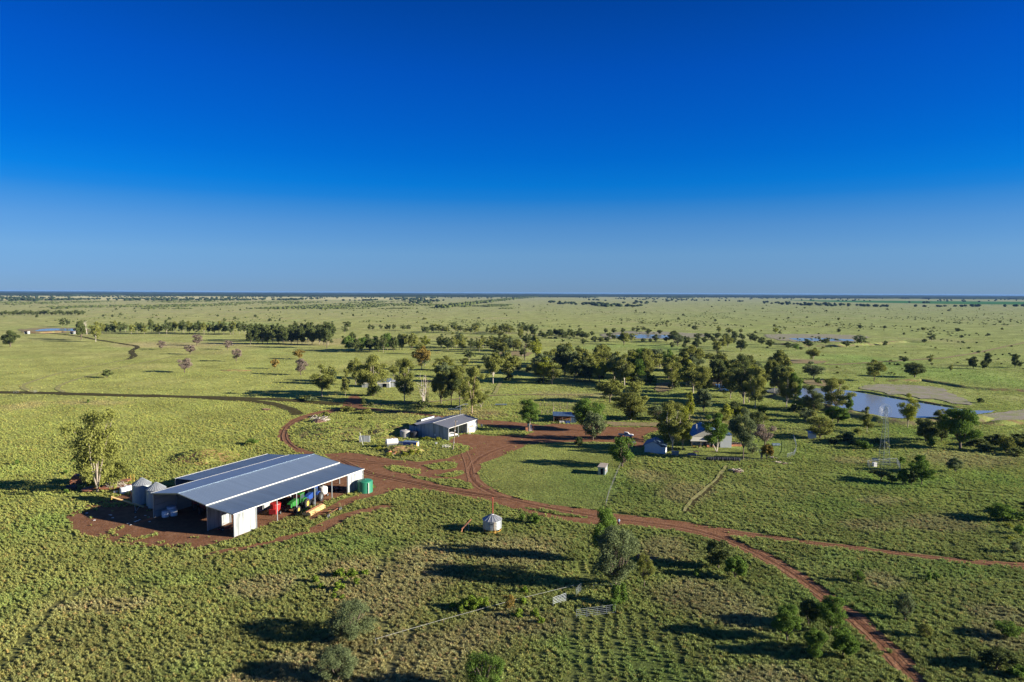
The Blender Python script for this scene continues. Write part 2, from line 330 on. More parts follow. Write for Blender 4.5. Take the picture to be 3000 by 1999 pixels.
def soil_mat(name, c1, c2, c3, sc_=.25, tracks=True):
    m = mat(name, c1, .95, 0, .16, sc_*2, bump=.5, bscale=2.2, col2=c2, thr=(.42, .66), spec=.05)
    if tracks:      # fine wandering wheel marks
        N = m.node_tree.nodes; L = m.node_tree.links; bs = N['Principled BSDF']; src = bs.inputs['Base Color'].links[0].from_socket
        nz = N.new('ShaderNodeTexNoise'); nz.inputs['Scale'].default_value = 1.0; nz.inputs['Detail'].default_value = 8; nz.inputs['Distortion'].default_value = .6; tc = N.new('ShaderNodeTexCoord'); L.new(tc.outputs['Object'], nz.inputs[0])
        r_ = N.new('ShaderNodeMapRange'); r_.inputs[1].default_value = .5; r_.inputs[2].default_value = .62; r_.inputs[4].default_value = .55; L.new(nz.outputs[0], r_.inputs[0])
        mx = N.new('ShaderNodeMix'); mx.data_type = 'RGBA'; L.new(r_.outputs[0], mx.inputs[0]); L.new(src, mx.inputs[6]); mx.inputs[7].default_value = (*c3, 1); L.new(mx.outputs[2], bs.inputs['Base Color'])
    return m
DIRT = soil_mat('red_earth', (.175, .084, .043), (.225, .122, .07), (.13, .06, .034))
DIRTD = soil_mat('dark_red_earth', (.165, .080, .043), (.21, .115, .066), (.12, .056, .032))
DIRTP = soil_mat('pale_brown_earth', (.22, .16, .10), (.20, .21, .08), (.26, .19, .12))
DIRTG = soil_mat('grey_silt', (.25, .225, .195), (.19, .22, .075), (.20, .18, .14), .10)
ORANGE = soil_mat('pale_orange_earth', (.23, .19, .11), (.21, .21, .09), (.24, .16, .10), .1)
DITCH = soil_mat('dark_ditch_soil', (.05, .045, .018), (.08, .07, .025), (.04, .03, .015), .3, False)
PATHM = soil_mat('cattle_pad_soil', (.27, .25, .11), (.22, .23, .08), (.30, .25, .12), .3, False)
ISL = [[(1240, 1363), (1263, 1376), (1300, 1376), (1330, 1372), (1342, 1358), (1309, 1351), (1278, 1357)],
       [(1202, 1391), (1222, 1394), (1243, 1398), (1262, 1403), (1290, 1402), (1318, 1403), (1340, 1404), (1372, 1414), (1391, 1431), (1375, 1433), (1330, 1429), (1291, 1421), (1253, 1409), (1215, 1402)],
       [(1276, 1393), (1300, 1398), (1329, 1399), (1350, 1392), (1360, 1386), (1350, 1378), (1317, 1383)],
       [(1120, 1369), (1148, 1380), (1180, 1385), (1215, 1390), (1236, 1388), (1230, 1376), (1200, 1371), (1156, 1367)]]
ROAD_MAIN = [(949, 1331), (1020, 1326), (1100, 1336), (1150, 1347), (1227, 1354), (1304, 1344), (1340, 1333), (1373, 1321), (1371, 1305), (1340, 1300), (1316, 1296), (1318, 1290), (1355, 1272), (1401, 1273), (1444, 1278), (1500, 1276),
    (1534, 1278), (1562, 1266), (1520, 1258), (1450, 1252), (1375, 1238), (1278, 1223), (1202, 1213), (1120, 1205), (1060, 1202), (1021, 1203), (940, 1215), (898, 1227), (864, 1240), (843, 1263), (850, 1286), (866, 1306), (900, 1320), (923, 1327),
    (900, 1334), (872, 1327), (832, 1303), (812, 1278), (821, 1256), (851, 1231), (881, 1219), (936, 1205), (985, 1199), (1004, 1190), (1008, 1178), (1022, 1163), (1040, 1158), (1058, 1166), (1057, 1182), (1064, 1193), (1100, 1197), (1202, 1208),
    (1278, 1217), (1375, 1228), (1457, 1233), (1544, 1240), (1590, 1247), (1622, 1241), (1700, 1244), (1760, 1250), (1830, 1252), (1920, 1252), (1935, 1263), (1900, 1270), (1885, 1284), (1890, 1305), (1878, 1312), (1840, 1305), (1800, 1296), (1700, 1295),
    (1635, 1296), (1546, 1304), (1498, 1324), (1457, 1341), (1414, 1357), (1401, 1381), (1406, 1404), (1432, 1425), (1483, 1450), (1540, 1465), (1620, 1479), (1729, 1493), (1810, 1507), (1920, 1519), (1995, 1528), (2100, 1545), (2200, 1559), (2300, 1574),
    (2400, 1588), (2600, 1612), (2800, 1636), (3010, 1652), (3200, 1672), (3200, 1692), (3010, 1669), (2800, 1649), (2600, 1624), (2400, 1600), (2250, 1579), (2130, 1568), (2150, 1583), (2200, 1603), (2235, 1613), (2294, 1645), (2368, 1691), (2445, 1747),
    (2480, 1775), (2536, 1803), (2603, 1873), (2666, 1932), (2716, 1999), (2760, 2060), (2700, 2060), (2652, 1999), (2585, 1923), (2515, 1850), (2480, 1821), (2400, 1759), (2340, 1709), (2270, 1664), (2200, 1629), (2120, 1590), (2048, 1568), (1990, 1556),
    (1925, 1547), (1820, 1539), (1715, 1535), (1645, 1524), (1575, 1510), (1500, 1488), (1440, 1472), (1380, 1458), (1294, 1442), (1215, 1434), (1165, 1432), (1120, 1448), (1040, 1470), (1000, 1490), (955, 1512), (915, 1527), (900, 1520), (945, 1496), (995, 1466),
    (1060, 1445), (1100, 1428), (1085, 1414), (1060, 1402), (1000, 1372)]
VERGE = [(1535, 1485), (1610, 1496), (1650, 1504), (1722, 1512), (1722, 1519), (1650, 1512), (1600, 1503), (1540, 1491)]
ROAD_W = [(1170, 1486), (1120, 1491), (1060, 1508), (1021, 1521), (957, 1559), (872, 1577), (810, 1594), (745, 1611), (650, 1625), (575, 1632), (640, 1612), (745, 1594), (840, 1570), (900, 1551), (940, 1530), (1000, 1506), (1060, 1492), (1120, 1480)]
YARD = [(201, 1507), (205, 1530), (212, 1547), (256, 1568), (300, 1580), (341, 1592), (400, 1598), (447, 1602), (511, 1610), (580, 1606), (640, 1590), (690, 1578), (755, 1552), (812, 1530), (868, 1506), (920, 1484), (970, 1466), (1015, 1449), (1050, 1420), (1010, 1385), (900, 1350), (800, 1345),
    (650, 1385), (520, 1440), (450, 1450), (390, 1440), (330, 1458), (277, 1474)]
sheet('dirt_road', ROAD_MAIN, DIRT, 'red dirt road and turning area between the sheds', [i for i in ISL]+[VERGE], amp=.5)
sheet('side_track', ROAD_W, DIRT, 'faint red wheel track curving below the big shed', amp=.6)
sheet('yard', YARD, DIRTD, 'bare red earth yard under and in front of the big shed', amp=.9)
def strip(name, pts, wd, material, label=None, amp=.3, kind='structure'):
    P = [at(*p) for p in pts]; Q = []
    for a, b in zip(P[:-1], P[1:]):
        n = max(2, int((b-a).length/6)); Q += [a+(b-a)*k/n for k in range(n)]
    Q.append(P[-1]); V = []; Fc = []
    for _ in range(2): Q = [Q[0]]+[(Q[i-1]+Q[i]*2+Q[i+1])/4 for i in range(1, len(Q)-1)]+[Q[-1]]
    for i, p in enumerate(Q):
        t = (Q[min(i+1, len(Q)-1)]-Q[max(i-1, 0)]).normalized(); nr = Vector((-t.y, t.x, 0))
        q1 = wd/2*(1+amp*(random.random()-.5)*2); q2 = wd/2*(1+amp*(random.random()-.5)*2); V += [p+nr*q1, p-nr*q2]
        if i: k = 2*i; Fc.append((k-2, k-1, k+1, k))
    me = newmesh(name, V, Fc, [material]); o = link(bpy.data.objects.new(name, me)); o.location.z = .02+.008*SHEETS[0]; SHEETS[0] += 1
    return tag(o, label, kind=kind)
def ruts(pts, offs, wd, label):
    for o_ in offs:
        P = [at(*p) for p in pts]; Q = []
        for i, p in enumerate(P):
            t = (P[min(i+1, len(P)-1)]-P[max(i-1, 0)]).normalized(); q = p+Vector((-t.y, t.x, 0))*o_; Q.append(proj(q.x, q.y, 0))
        strip('wheel_track', Q, wd, DUST if abs(o_) > .3 else DARKRUT, label, .5)
DUST = soil_mat('dusty_wheel_track', (.24, .130, .075), (.19, .09, .048), (.28, .165, .10)); DARKRUT = soil_mat('dark_track_crown', (.115, .052, .032), (.17, .08, .045), (.10, .06, .03))  # darker soil tone for the strip between the wheel lines
C1 = [(2700, 2020), (2684, 1999), (2625, 1928), (2560, 1862), (2508, 1813), (2440, 1767), (2354, 1700), (2282, 1655), (2218, 1621), (2180, 1602), (2100, 1568), (2000, 1545), (1900, 1532), (1800, 1523), (1700, 1506), (1600, 1488), (1500, 1466), (1430, 1443), (1385, 1412), (1372, 1385), (1385, 1355), (1425, 1328), (1490, 1305), (1580, 1288), (1680, 1282), (1800, 1279)]
ruts(C1, (-1.1, -.1, 1.0), .55, 'paler wheel line along the red dirt road')
ruts([(1385, 1412), (1380, 1385), (1370, 1350), (1362, 1325), (1345, 1300)], (-1.2, 1.1), .6, 'paler wheel line turning towards the workshop')
ruts([(3050, 1662), (2800, 1643), (2600, 1618), (2400, 1594), (2240, 1572), (2120, 1556)], (-.7, .6), .4, 'paler wheel line along the upper branch road')
ruts([(1480, 1460), (1380, 1446), (1260, 1425), (1150, 1400), (1080, 1390), (1000, 1350)], (-1.2, .1, 1.1), .6, 'paler wheel line across the shed junction')
ruts([(1300, 1350), (1200, 1362), (1100, 1358), (1000, 1345)], (-1.0, 1.0), .5, 'paler wheel line north of the grass islands')
ruts([(870, 1318), (840, 1300), (830, 1278), (840, 1252), (870, 1230), (930, 1210), (1010, 1200), (1100, 1200), (1278, 1220)], (-.8, .8), .5, 'paler wheel line around the looping track')
CONTOUR = [(-250, 1149), (-60, 1150), (0, 1151), (95, 1151), (238, 1156), (408, 1160), (612, 1165), (700, 1168), (800, 1170), (870, 1175), (940, 1180), (1002, 1186)]
CONTOUR2 = [(612, 1168), (646, 1170), (700, 1172), (748, 1176), (785, 1181), (818, 1188), (846, 1197), (862, 1205), (873, 1216)]
CREEK = [(150, 978), (185, 980), (240, 987), (279, 995), (340, 1005), (401, 1014), (403, 1019), (388, 1027), (384, 1033), (394, 1041), (392, 1046), (374, 1054)]
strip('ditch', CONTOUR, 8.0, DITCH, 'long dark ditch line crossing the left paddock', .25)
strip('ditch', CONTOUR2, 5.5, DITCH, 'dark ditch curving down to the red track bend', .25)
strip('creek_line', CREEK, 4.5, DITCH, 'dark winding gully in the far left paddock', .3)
strip('track', [(374, 1054), (300, 1068), (238, 1078), (180, 1093), (136, 1105), (95, 1118), (64, 1130), (66, 1140), (85, 1146), (105, 1150)], 2.6, PATHM, 'faint vehicle track looping across the left paddock', .3)
strip('track', [(600, 1028), (510, 1044), (430, 1062), (340, 1081), (260, 1102), (204, 1118), (170, 1132), (163, 1141), (190, 1150)], 2.4, PATHM, 'second faint track curving below the lone trees', .3)
strip('path', [(2128, 1366), (2112, 1388), (2103, 1403), (2076, 1427), (2040, 1454), (2018, 1478), (2006, 1500)], 1.2, PATHM, 'pale trodden path running down through the paddock', .35)
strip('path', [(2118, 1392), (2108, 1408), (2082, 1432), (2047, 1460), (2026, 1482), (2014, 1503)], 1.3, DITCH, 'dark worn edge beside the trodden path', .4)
strip('track', [(1070, 1188), (1160, 1184), (1300, 1176), (1400, 1162), (1480, 1157), (1600, 1157), (1740, 1158)], 2.4, DIRTP, 'faint brown track behind the trees', .3)
strip('track', [(1449, 1155), (1456, 1140), (1462, 1128), (1470, 1118)], 2.0, PATHM, 'short pale track running back to the trees', .3)
strip('track', [(3010, 1003), (2950, 1015), (2860, 1035), (2760, 1050), (2600, 1060), (2440, 1070), (2330, 1062)], 4.0, DIRTP, 'faint brown track crossing the right plain', .4)
BARE = [[(1925, 1124), (1960, 1120), (1975, 1133), (1960, 1146), (1930, 1150), (1915, 1140)], [(2040, 1100), (2110, 1105), (2150, 1118), (2130, 1132), (2070, 1130), (2035, 1118)], [(2350, 1116), (2410, 1112), (2450, 1120), (2470, 1130), (2420, 1133), (2360, 1126)],
        [(2270, 1056), (2350, 1054), (2430, 1060), (2400, 1066), (2320, 1066)], [(1440, 1035), (1500, 1030), (1560, 1034), (1550, 1044), (1460, 1045)], [(1750, 1235), (1850, 1240), (1950, 1240), (1930, 1250), (1800, 1250)]]
for i, b in enumerate(BARE): sheet('bare_ground', b, DIRTP, 'patch of bare brown earth among the trees', amp=.9)
sheet('silt_bank', [(2530, 1131), (2570, 1127), (2640, 1128), (2720, 1133), (2764, 1139), (2780, 1152), (2838, 1174), (2846, 1188), (2790, 1183), (2740, 1168), (2700, 1170), (2640, 1156), (2610, 1158), (2560, 1145), (2520, 1140)], DIRTG, 'pale grey silt slope behind the dam', amp=1.2)
sheet('silt_bank', [(2846, 1222), (2900, 1214), (3020, 1199), (3200, 1190), (3200, 1226), (3020, 1234), (2930, 1236), (2860, 1234)], DIRTG, 'grey silt flat at the right end of the dam', amp=1.2)
sheet('pond_bank', [(2240, 981), (2300, 979), (2420, 980), (2530, 984), (2545, 990), (2510, 996), (2506, 1002), (2420, 1003), (2330, 1003), (2280, 997), (2245, 988)], DIRTG, 'pale earth bank around the far right dam', amp=1.5)
sheet('pond_bank', [(1760, 979), (1840, 972), (1960, 973), (2060, 979), (2080, 985), (2010, 992), (1900, 995), (1770, 992)], DIRTG, 'pale earth bank around the middle far dam', amp=1.5)
sheet('pond_bank', [(55, 966), (90, 963), (130, 961), (240, 961), (262, 966), (255, 975), (200, 976), (130, 979), (70, 976)], ORANGE, 'pale orange earth bank around the far left dam', amp=1.2)
# crop field far right, darker green
cropm = mat('crop_green', (.05, .14, .045), 1, 0, .12, .01, spec=0)
sheet('crop_field', [(2290, 880), (2600, 881.5), (3010, 884.5), (3300, 887), (3300, 896), (3010, 893), (2850, 892), (2710, 890), (2438, 885)], cropm, 'dark green crop field on the far right plain', amp=.2)
tanm = mat('dry_far_grass', (.44, .42, .22), 1, 0, .1, .006, spec=0)
sheet('dry_grass_field', [(-300, 868), (0, 868), (500, 868), (1000, 872), (1250, 874), (1270, 878), (900, 879), (400, 880), (0, 880), (-300, 880)], tanm, 'pale dry grass strip on the far left plain', amp=.2)
# ---------------------------------------------------------------- water
def water_mat():
    m = bpy.data.materials.new('muddy_water'); m.use_nodes = True; N = m.node_tree.nodes; L = m.node_tree.links; bs = N['Principled BSDF']
    bs.inputs['Base Color'].default_value = (.20, .22, .23, 1); bs.inputs['Roughness'].default_value = .12; bs.inputs['IOR'].default_value = 1.33
    tc = N.new('ShaderNodeTexCoord'); nz = N.new('ShaderNodeTexNoise'); nz.inputs['Scale'].default_value = 1.3; nz.inputs['Detail'].default_value = 4; L.new(tc.outputs['Object'], nz.inputs[0])
    b = N.new('ShaderNodeBump'); b.inputs['Strength'].default_value = .35; b.inputs['Distance'].default_value = .12; L.new(nz.outputs[0], b.inputs['Height']); L.new(b.outputs[0], bs.inputs['Normal']); return m
WATER = water_mat()
POND = [(2240, 1148), (2262, 1140), (2330, 1137), (2430, 1140), (2489, 1147), (2540, 1156), (2625, 1171), (2710, 1185), (2778, 1197), (2846, 1205), (2915, 1205), (2905, 1211), (2863, 1215), (2815, 1219), (2771, 1221), (2710, 1226), (2642, 1228), (2574, 1221), (2523, 1208), (2472, 1200),
        (2404, 1181), (2336, 1167), (2275, 1155)]
sheet('pond_water', POND, WATER, 'muddy blue dam water behind the tower', amp=.5)
sheet('pond_water', [(2097, 1127), (2133, 1127), (2134, 1147), (2104, 1147), (2110, 1140), (2100, 1134)], WATER, 'small bit of water between the tall gums', amp=.3)
sheet('pond_water', [(2310, 993), (2340, 991.5), (2420, 992), (2500, 996), (2504, 1000), (2420, 999.5), (2340, 1000)], WATER, 'narrow water of the far right dam', amp=.4)
sheet('pond_water', [(1790, 983), (1880, 981), (1960, 983), (1990, 987), (1960, 992), (1880, 992), (1800, 990)], WATER, 'narrow water of the middle far dam', amp=.4)
sheet('pond_water', [(102, 969), (120, 965.5), (150, 963.5), (229, 964), (240, 970), (200, 971.5), (170, 969), (150, 970), (110, 970.5)], WATER, 'dark blue water of the far left dam', amp=.4)
# ---------------------------------------------------------------- earth banks and mounds (real relief)
def ridge(name, pts, wd, ht, material, label=None, sd=1):
    P = [at(*p) for p in pts]; Q = []
    for a, b in zip(P[:-1], P[1:]):
        n = max(1, int((b-a).length/2.0)); Q += [a+(b-a)*k/n for k in range(n)]
    Q.append(P[-1]); V = []; Fc = []; K = 9
    for i, p in enumerate(Q):
        t = (Q[min(i+1, len(Q)-1)]-Q[max(i-1, 0)]).normalized(); nr = Vector((-t.y, t.x, 0)); e = min(1, i/4, (len(Q)-1-i)/4)
        for k in range(K):
            s = k/(K-1)*2-1; q = p+nr*s*wd/2; z = ht*e*(math.cos(s*math.pi/2)**1.3)*(.7+.6*float(fbm(q.x, q.y, 5, sd)))+(-.05 if abs(s) == 1 else .0)
            V.append(Vector((q.x, q.y, z)))
        if i:
            for k in range(K-1): a = (i-1)*K+k; Fc.append((a, a+K, a+K+1, a+1))
    me = newmesh(name, V, Fc, [material], smooth=True); c = grass_rgb(np.array([v.x for v in V]), np.array([v.y for v in V]))*.9; c = np.concatenate([c, np.ones((len(c), 1))], 1)
    a_ = me.color_attributes.new('tint', 'FLOAT_COLOR', 'POINT'); a_.data.foreach_set('color', c.astype(np.float32).ravel())
    o = link(bpy.data.objects.new(name, me)); return tag(o, label, kind='structure')
GMS = ground_mat('grassy_earth', (.20, .12, .075), (.46, .60)); GMR = ground_mat('bare_grassy_earth', (.30, .17, .09), (.40, .54)); GMD = ground_mat('dam_wall_earth', (.17, .125, .085), (.44, .58))
ridge('earth_bank', [(2225, 1160), (2268, 1163), (2336, 1178), (2404, 1192), (2472, 1213), (2523, 1222), (2574, 1233), (2642, 1240), (2720, 1239), (2790, 1233), (2850, 1230), (2900, 1224)], 12, 2.0, GMD, 'long brown dam wall along the near shore')
ridge('earth_bank', [(2492, 1144), (2560, 1154), (2630, 1167), (2700, 1179), (2780, 1192), (2850, 1201)], 5, .9, GMS, 'low grassy lip along the far shore of the dam')
ridge('earth_bank', [(2600, 1118), (2700, 1115), (2760, 1124), (2830, 1136), (2900, 1142), (2990, 1146), (3080, 1150)], 9, 1.2, GMS, 'low humped bank on the right plain')
ridge('earth_bank', [(2880, 1244), (2960, 1240), (3060, 1236)], 9, 1.3, GMS, 'rough bank below the grey silt flat')
ridge('earth_bank', [(2250, 1008), (2340, 1014), (2440, 1015), (2560, 1010), (2650, 1002)], 16, 2.4, GMD, 'dark wall of the far right dam')
ridge('earth_bank', [(60, 975), (120, 977), (180, 974), (240, 974)], 10, 1.6, GMR, 'low orange wall of the far left dam')
MOUNDS = []
def mound_z(x, y):
    z = np.zeros(np.shape(x))
    for cx, cy, w_, dpt, ht, sd in MOUNDS:
        rr = np.hypot((x-cx)/(w_/2), (y-cy)/(dpt/2)); e = np.clip(1-rr*rr, 0, 1); z = np.maximum(z, ht*e*(.35+1.2*fbm(x, y, w_*.28, sd))) if ht else z
    return z
def mound(name, px, py, w_, dpt, ht, material, label, sd=3):
    c = at(px, py); MOUNDS.append((c.x, c.y, w_, dpt, ht, sd)); n = 34; V = []; Fc = []
    for j in range(n+1):
        for i in range(n+1):
            s, t = i/n*2-1, j/n*2-1; x, y = c.x+s*w_/2, c.y+t*dpt/2; rr = math.hypot(s, t); e = max(0, 1-rr*rr)
            V.append(Vector((x, y, ht*e*(.35+1.2*float(fbm(x, y, w_*.28, sd)))-(.03 if e == 0 else 0))))
    for j in range(n):
        for i in range(n): a = j*(n+1)+i; Fc.append((a, a+1, a+n+2, a+n+1))
    me = newmesh(name, V, Fc, [material], smooth=True); cc = grass_rgb(np.array([v.x for v in V]), np.array([v.y for v in V])); cc = np.concatenate([cc, np.ones((len(cc), 1))], 1)
    a_ = me.color_attributes.new('tint', 'FLOAT_COLOR', 'POINT'); a_.data.foreach_set('color', cc.astype(np.float32).ravel())
    o = link(bpy.data.objects.new(name, me)); return tag(o, label, kind='structure')
mound('dirt_mound', 600, 1341, 22, 20, 2.3, GMR, 'rough reddish dirt mound beyond the big shed')
mound('dirt_mound', 1182, 1322, 15, 9, 1.9, GMR, 'overgrown dirt mound in front of the white fuel tank', 5)
mound('dirt_mound', 1030, 1262, 46, 40, 2.2, GMS, 'low grassy hump beside the looping track', 8)
mound('dirt_mound', 1135, 1262, 22, 34, 2.6, GMS, 'grassy bank left of the workshop', 9)
mound('dirt_mound', 1450, 1214, 34, 20, 1.4, GMS, 'pale grassy hump behind the workshop', 12)
mound('dirt_mound', 2225, 1366, 12, 5, .5, GMS, 'low earth lip below the house yard', 14)
mound('dirt_mound', 691, 1086, 22, 10, .9, GMR, 'low orange scrape near the lone trees', 15)
# ---------------------------------------------------------------- grass tussocks: one object, instanced on points
def tuft_mesh(name, seed, blades, spread, hh, wd, droop):
    rg = random.Random(seed); V = []; Fc = []; sh = []
    for _ in range(blades):
        a = rg.uniform(0, 2*math.pi); r0 = rg.uniform(0, spread*.5); lean = rg.uniform(.1, 1.0); h_ = hh*rg.uniform(.55, 1.1)
        b = Vector((math.cos(a)*r0, math.sin(a)*r0, 0)); dirv = Vector((math.cos(a+rg.uniform(-.6, .6)), math.sin(a+rg.uniform(-.6, .6)), 0)); sd = Vector((-dirv.y, dirv.x, 0))*wd*rg.uniform(.6, 1.3)
        m = b+dirv*spread*lean*.55+Vector((0, 0, h_*.75)); t = b+dirv*spread*lean*(1.0+droop)+Vector((0, 0, h_*(1-droop*.35*lean)))
        k = len(V); V += [b-sd*.5, b+sd*.5, m+sd*.6, m-sd*.6, t]; Fc += [(k, k+1, k+2, k+3), (k+3, k+2, k+4)]; sh += [.55, .55, 1.0, 1.0, 1.15]
    me = newmesh(name, V, Fc, [GRASSM]); a_ = me.attributes.new('lv', 'FLOAT', 'POINT'); a_.data.foreach_set('value', [s*rg.uniform(.95, 1.05) for s in sh]); return me
def grass_material():
    m = bpy.data.materials.new('tussock_grass'); m.use_nodes = True; n = m.node_tree; N = n.nodes; L = n.links; N.clear()
    o = N.new('ShaderNodeOutputMaterial'); a = N.new('ShaderNodeAttribute'); a.attribute_type = 'INSTANCER'; a.attribute_name = 'tint'
    df = N.new('ShaderNodeBsdfDiffuse'); tr = N.new('ShaderNodeBsdfTranslucent'); ms = N.new('ShaderNodeMixShader'); ms.inputs[0].default_value = .3
    L.new(a.outputs['Color'], df.inputs[0]); L.new(a.outputs['Color'], tr.inputs[0]); L.new(df.outputs[0], ms.inputs[1]); L.new(tr.outputs[0], ms.inputs[2]); L.new(ms.outputs[0], o.inputs[0]); return m
GRASSM = grass_material()
PROTO = [bpy.data.objects.new('tuft', tuft_mesh('tuft', 100+i, bl, sp, hh, wd, dr)) for i, (bl, sp, hh, wd, dr) in enumerate([(52, .50, .78, .065, .15), (46, .42, .88, .055, .05), (54, .62, .70, .08, .3), (34, .6, .38, .09, .3)])]
def px_of(x, y):
    vz = -H; ww = x*_f.x+y*_f.y+vz*_f.z
    return 1500+F*(x*_r.x+y*_r.y+vz*_r.z)/ww, 999.5-F*(x*_u.x+y*_u.y+vz*_u.z)/ww
SHED_FP = None
LAWN = [(1402, 1381), (1414, 1358), (1457, 1342), (1498, 1325), (1546, 1305), (1635, 1297), (1800, 1297), (1885, 1312), (1885, 1330), (1820, 1362), (1790, 1440), (1772, 1492), (1729, 1493), (1620, 1478), (1540, 1464), (1483, 1450), (1432, 1424), (1406, 1404)]
HLAWN = [(1955, 1335), (2000, 1318), (2110, 1305), (2330, 1290), (2334, 1325), (2300, 1343), (2200, 1345), (2060, 1342)]
ROWS = [(1660, 1800), (1880, 1790), (1990, 1860), (2080, 2060), (1640, 2060)]
ra = at(1788, 1800); rb = at(1812, 1999); rd = (rb-ra).normalized(); rn = Vector((-rd.y, rd.x, 0))
def scatter():
    PX = []; 
    tiers = [(82, 150, 3.9, .42, .72), (150, 230, 3.0, .42, .68), (230, 340, 1.7, .5, .78), (340, 560, .34, .65, 1.05), (560, 1100, .05, .9, 1.4)]
    for y0, y1, dens, s0, s1 in tiers:
        xm = y1*1.0+25; n = int(dens*2*xm*(y1-y0)); x = RNG.uniform(-xm, xm, n); y = RNG.uniform(y0, y1, n); keep = np.abs(x) < y*1.0+25
        x, y = x[keep], y[keep]; s = RNG.uniform(s0, s1, len(x)); PX.append(np.stack([x, y, s], 1))
    for poly in (ROAD_MAIN, ROAD_W):        # taller grass along the road edges
        Q = [at(*p) for p in poly]
        for a, b in zip(Q, Q[1:]+Q[:1]):
            if min(a.y, b.y) > 420: continue
            n = int((b-a).length*2.6); t = RNG.random(n); o_ = RNG.uniform(-2.6, 2.6, n); dd = (b-a).normalized()
            PX.append(np.stack([a.x+(b.x-a.x)*t-dd.y*o_, a.y+(b.y-a.y)*t+dd.x*o_, RNG.uniform(.6, 1.0, n)], 1))
    P = np.concatenate(PX); x, y, s = P.T; px, py = px_of(x, y); keep = np.ones(len(x), bool)
    jx = px+(fbm(x, y, 3, 77, 2)-.5)*16*220/y; jy = py+(fbm(x, y, 3, 177, 2)-.5)*8*220/y
    road = inpoly(jx, jy, ROAD_MAIN) | inpoly(jx, jy+160/y, ROAD_MAIN) | inpoly(jx, jy-160/y, ROAD_MAIN)
    for i in ISL+[VERGE]: road &= ~inpoly(jx, jy, i)
    road |= inpoly(jx, jy, ROAD_W)
    yard = inpoly(jx, jy, YARD); patch = fbm(x, y, 7, 44, 3) > .60
    keep &= ~(road & (RNG.random(len(x)) > .006)); keep &= ~(yard & ~(patch & (RNG.random(len(x)) < .75) & ((px < 480) | (py > 1560) | (py < 1480))) & (RNG.random(len(x)) > .006))
    inshed = (px > 430) & (px < 1065) & yard; keep &= ~(inshed & (py < 1575) & (px > 460))
    for (poly, zc) in ((POND, 0), ([(1228, 1281), (1314, 1291), (1376, 1258), (1330, 1240), (1240, 1250)], 0), ([(1888, 1327), (1952, 1332), (1950, 1306), (1890, 1300)], 0), ([(1980, 1312), (2145, 1306), (2140, 1285), (2030, 1280)], 0)): keep &= ~inpoly(px, py, poly)
    r_ = np.hypot(x, y); pr = np.interp(r_, [300, 450, 700, 1150], [1, .75, .45, .0])*np.where(x < -.15*y, np.interp(r_, [220, 420], [1, .45]), 1); keep &= RNG.random(len(x)) < pr
    s = s*np.interp(r_, [300, 700], [1, .8])
    lawn = inpoly(px, py, LAWN); hl = inpoly(px, py, HLAWN); s = np.where(lawn, s*.62, s); s = np.where(hl, s*.34, s)
    bare = np.zeros(len(x), bool)
    for b in BARE: bare |= inpoly(jx, jy, b)
    keep &= ~(bare & (RNG.random(len(x)) > .2))
    silt = inpoly(px, py, [(2470, 1126), (2591, 1124), (2761, 1136), (2863, 1176), (2850, 1192), (2676, 1173), (2499, 1148)]) | inpoly(px, py, [(2846, 1222), (3020, 1199), (3020, 1234), (2860, 1234)])
    keep &= ~(silt & (fbm(x, y, 9, 12, 3) < .56))
    # clumpiness: gaps that read as dark hollows
    hol = fbm(x, y, 4.2, 21, 3); keep &= ~((hol < .33) & (RNG.random(len(x)) < .55) & ~lawn)
    # old wheel rows and planted rows in the foreground
    rows = inpoly(px, py, ROWS); q = (x-ra.x)*rn.x+(y-ra.y)*rn.y+(fbm(x, y, 8, 3, 2)-.5)*.7; ph = np.mod(q, 2.3)/2.3
    keep &= ~(rows & ((ph < .42)) & (RNG.random(len(x)) < .96)); s = np.where(rows, s*.85, s)
    def along(pts, wd):
        m = np.zeros(len(x), bool); Q = [at(*p) for p in pts]
        for a, b in zip(Q[:-1], Q[1:]):
            dx, dy = b.x-a.x, b.y-a.y; L2 = dx*dx+dy*dy; t = np.clip(((x-a.x)*dx+(y-a.y)*dy)/L2, 0, 1); m |= np.hypot(x-a.x-t*dx, y-a.y-t*dy) < wd
        return m
    ruts = [[(0, 1960), (60, 1890), (130, 1810), (180, 1760), (260, 1720)], [(1140, 1990), (1180, 1900), (1215, 1830)], [(1105, 1700), (1120, 1640), (1135, 1600), (1250, 1600)], [(1700, 1640), (1712, 1700)], [(1730, 1640), (1738, 1700)],
            [(1880, 1345), (1888, 1375)], [(1885, 1345), (1893, 1375)], [(1785, 1360), (1800, 1440), (1782, 1478)], [(2200, 1376), (2420, 1388), (2560, 1400)], [(2700, 1430), (3010, 1455)], [(2128, 1366), (2112, 1388), (2103, 1403), (2076, 1427), (2040, 1454), (2018, 1478), (2006, 1500)], [(2118, 1392), (2108, 1408), (2082, 1432), (2047, 1460), (2026, 1482)], [(260, 1172), (330, 1196), (420, 1210)], [(420, 1175), (470, 1190), (530, 1225), (700, 1265)], [(430, 1178), (480, 1195), (545, 1232), (690, 1272)]]
    for q_ in ruts: keep &= ~(along(q_, .75) & (RNG.random(len(x)) < .85))
    for q_, w_ in ((CONTOUR, 3.9), (CONTOUR2, 2.6)): keep &= ~along(q_, w_)
    x, y, s, lawn = x[keep], y[keep], s[keep], lawn[keep]; n = len(x)
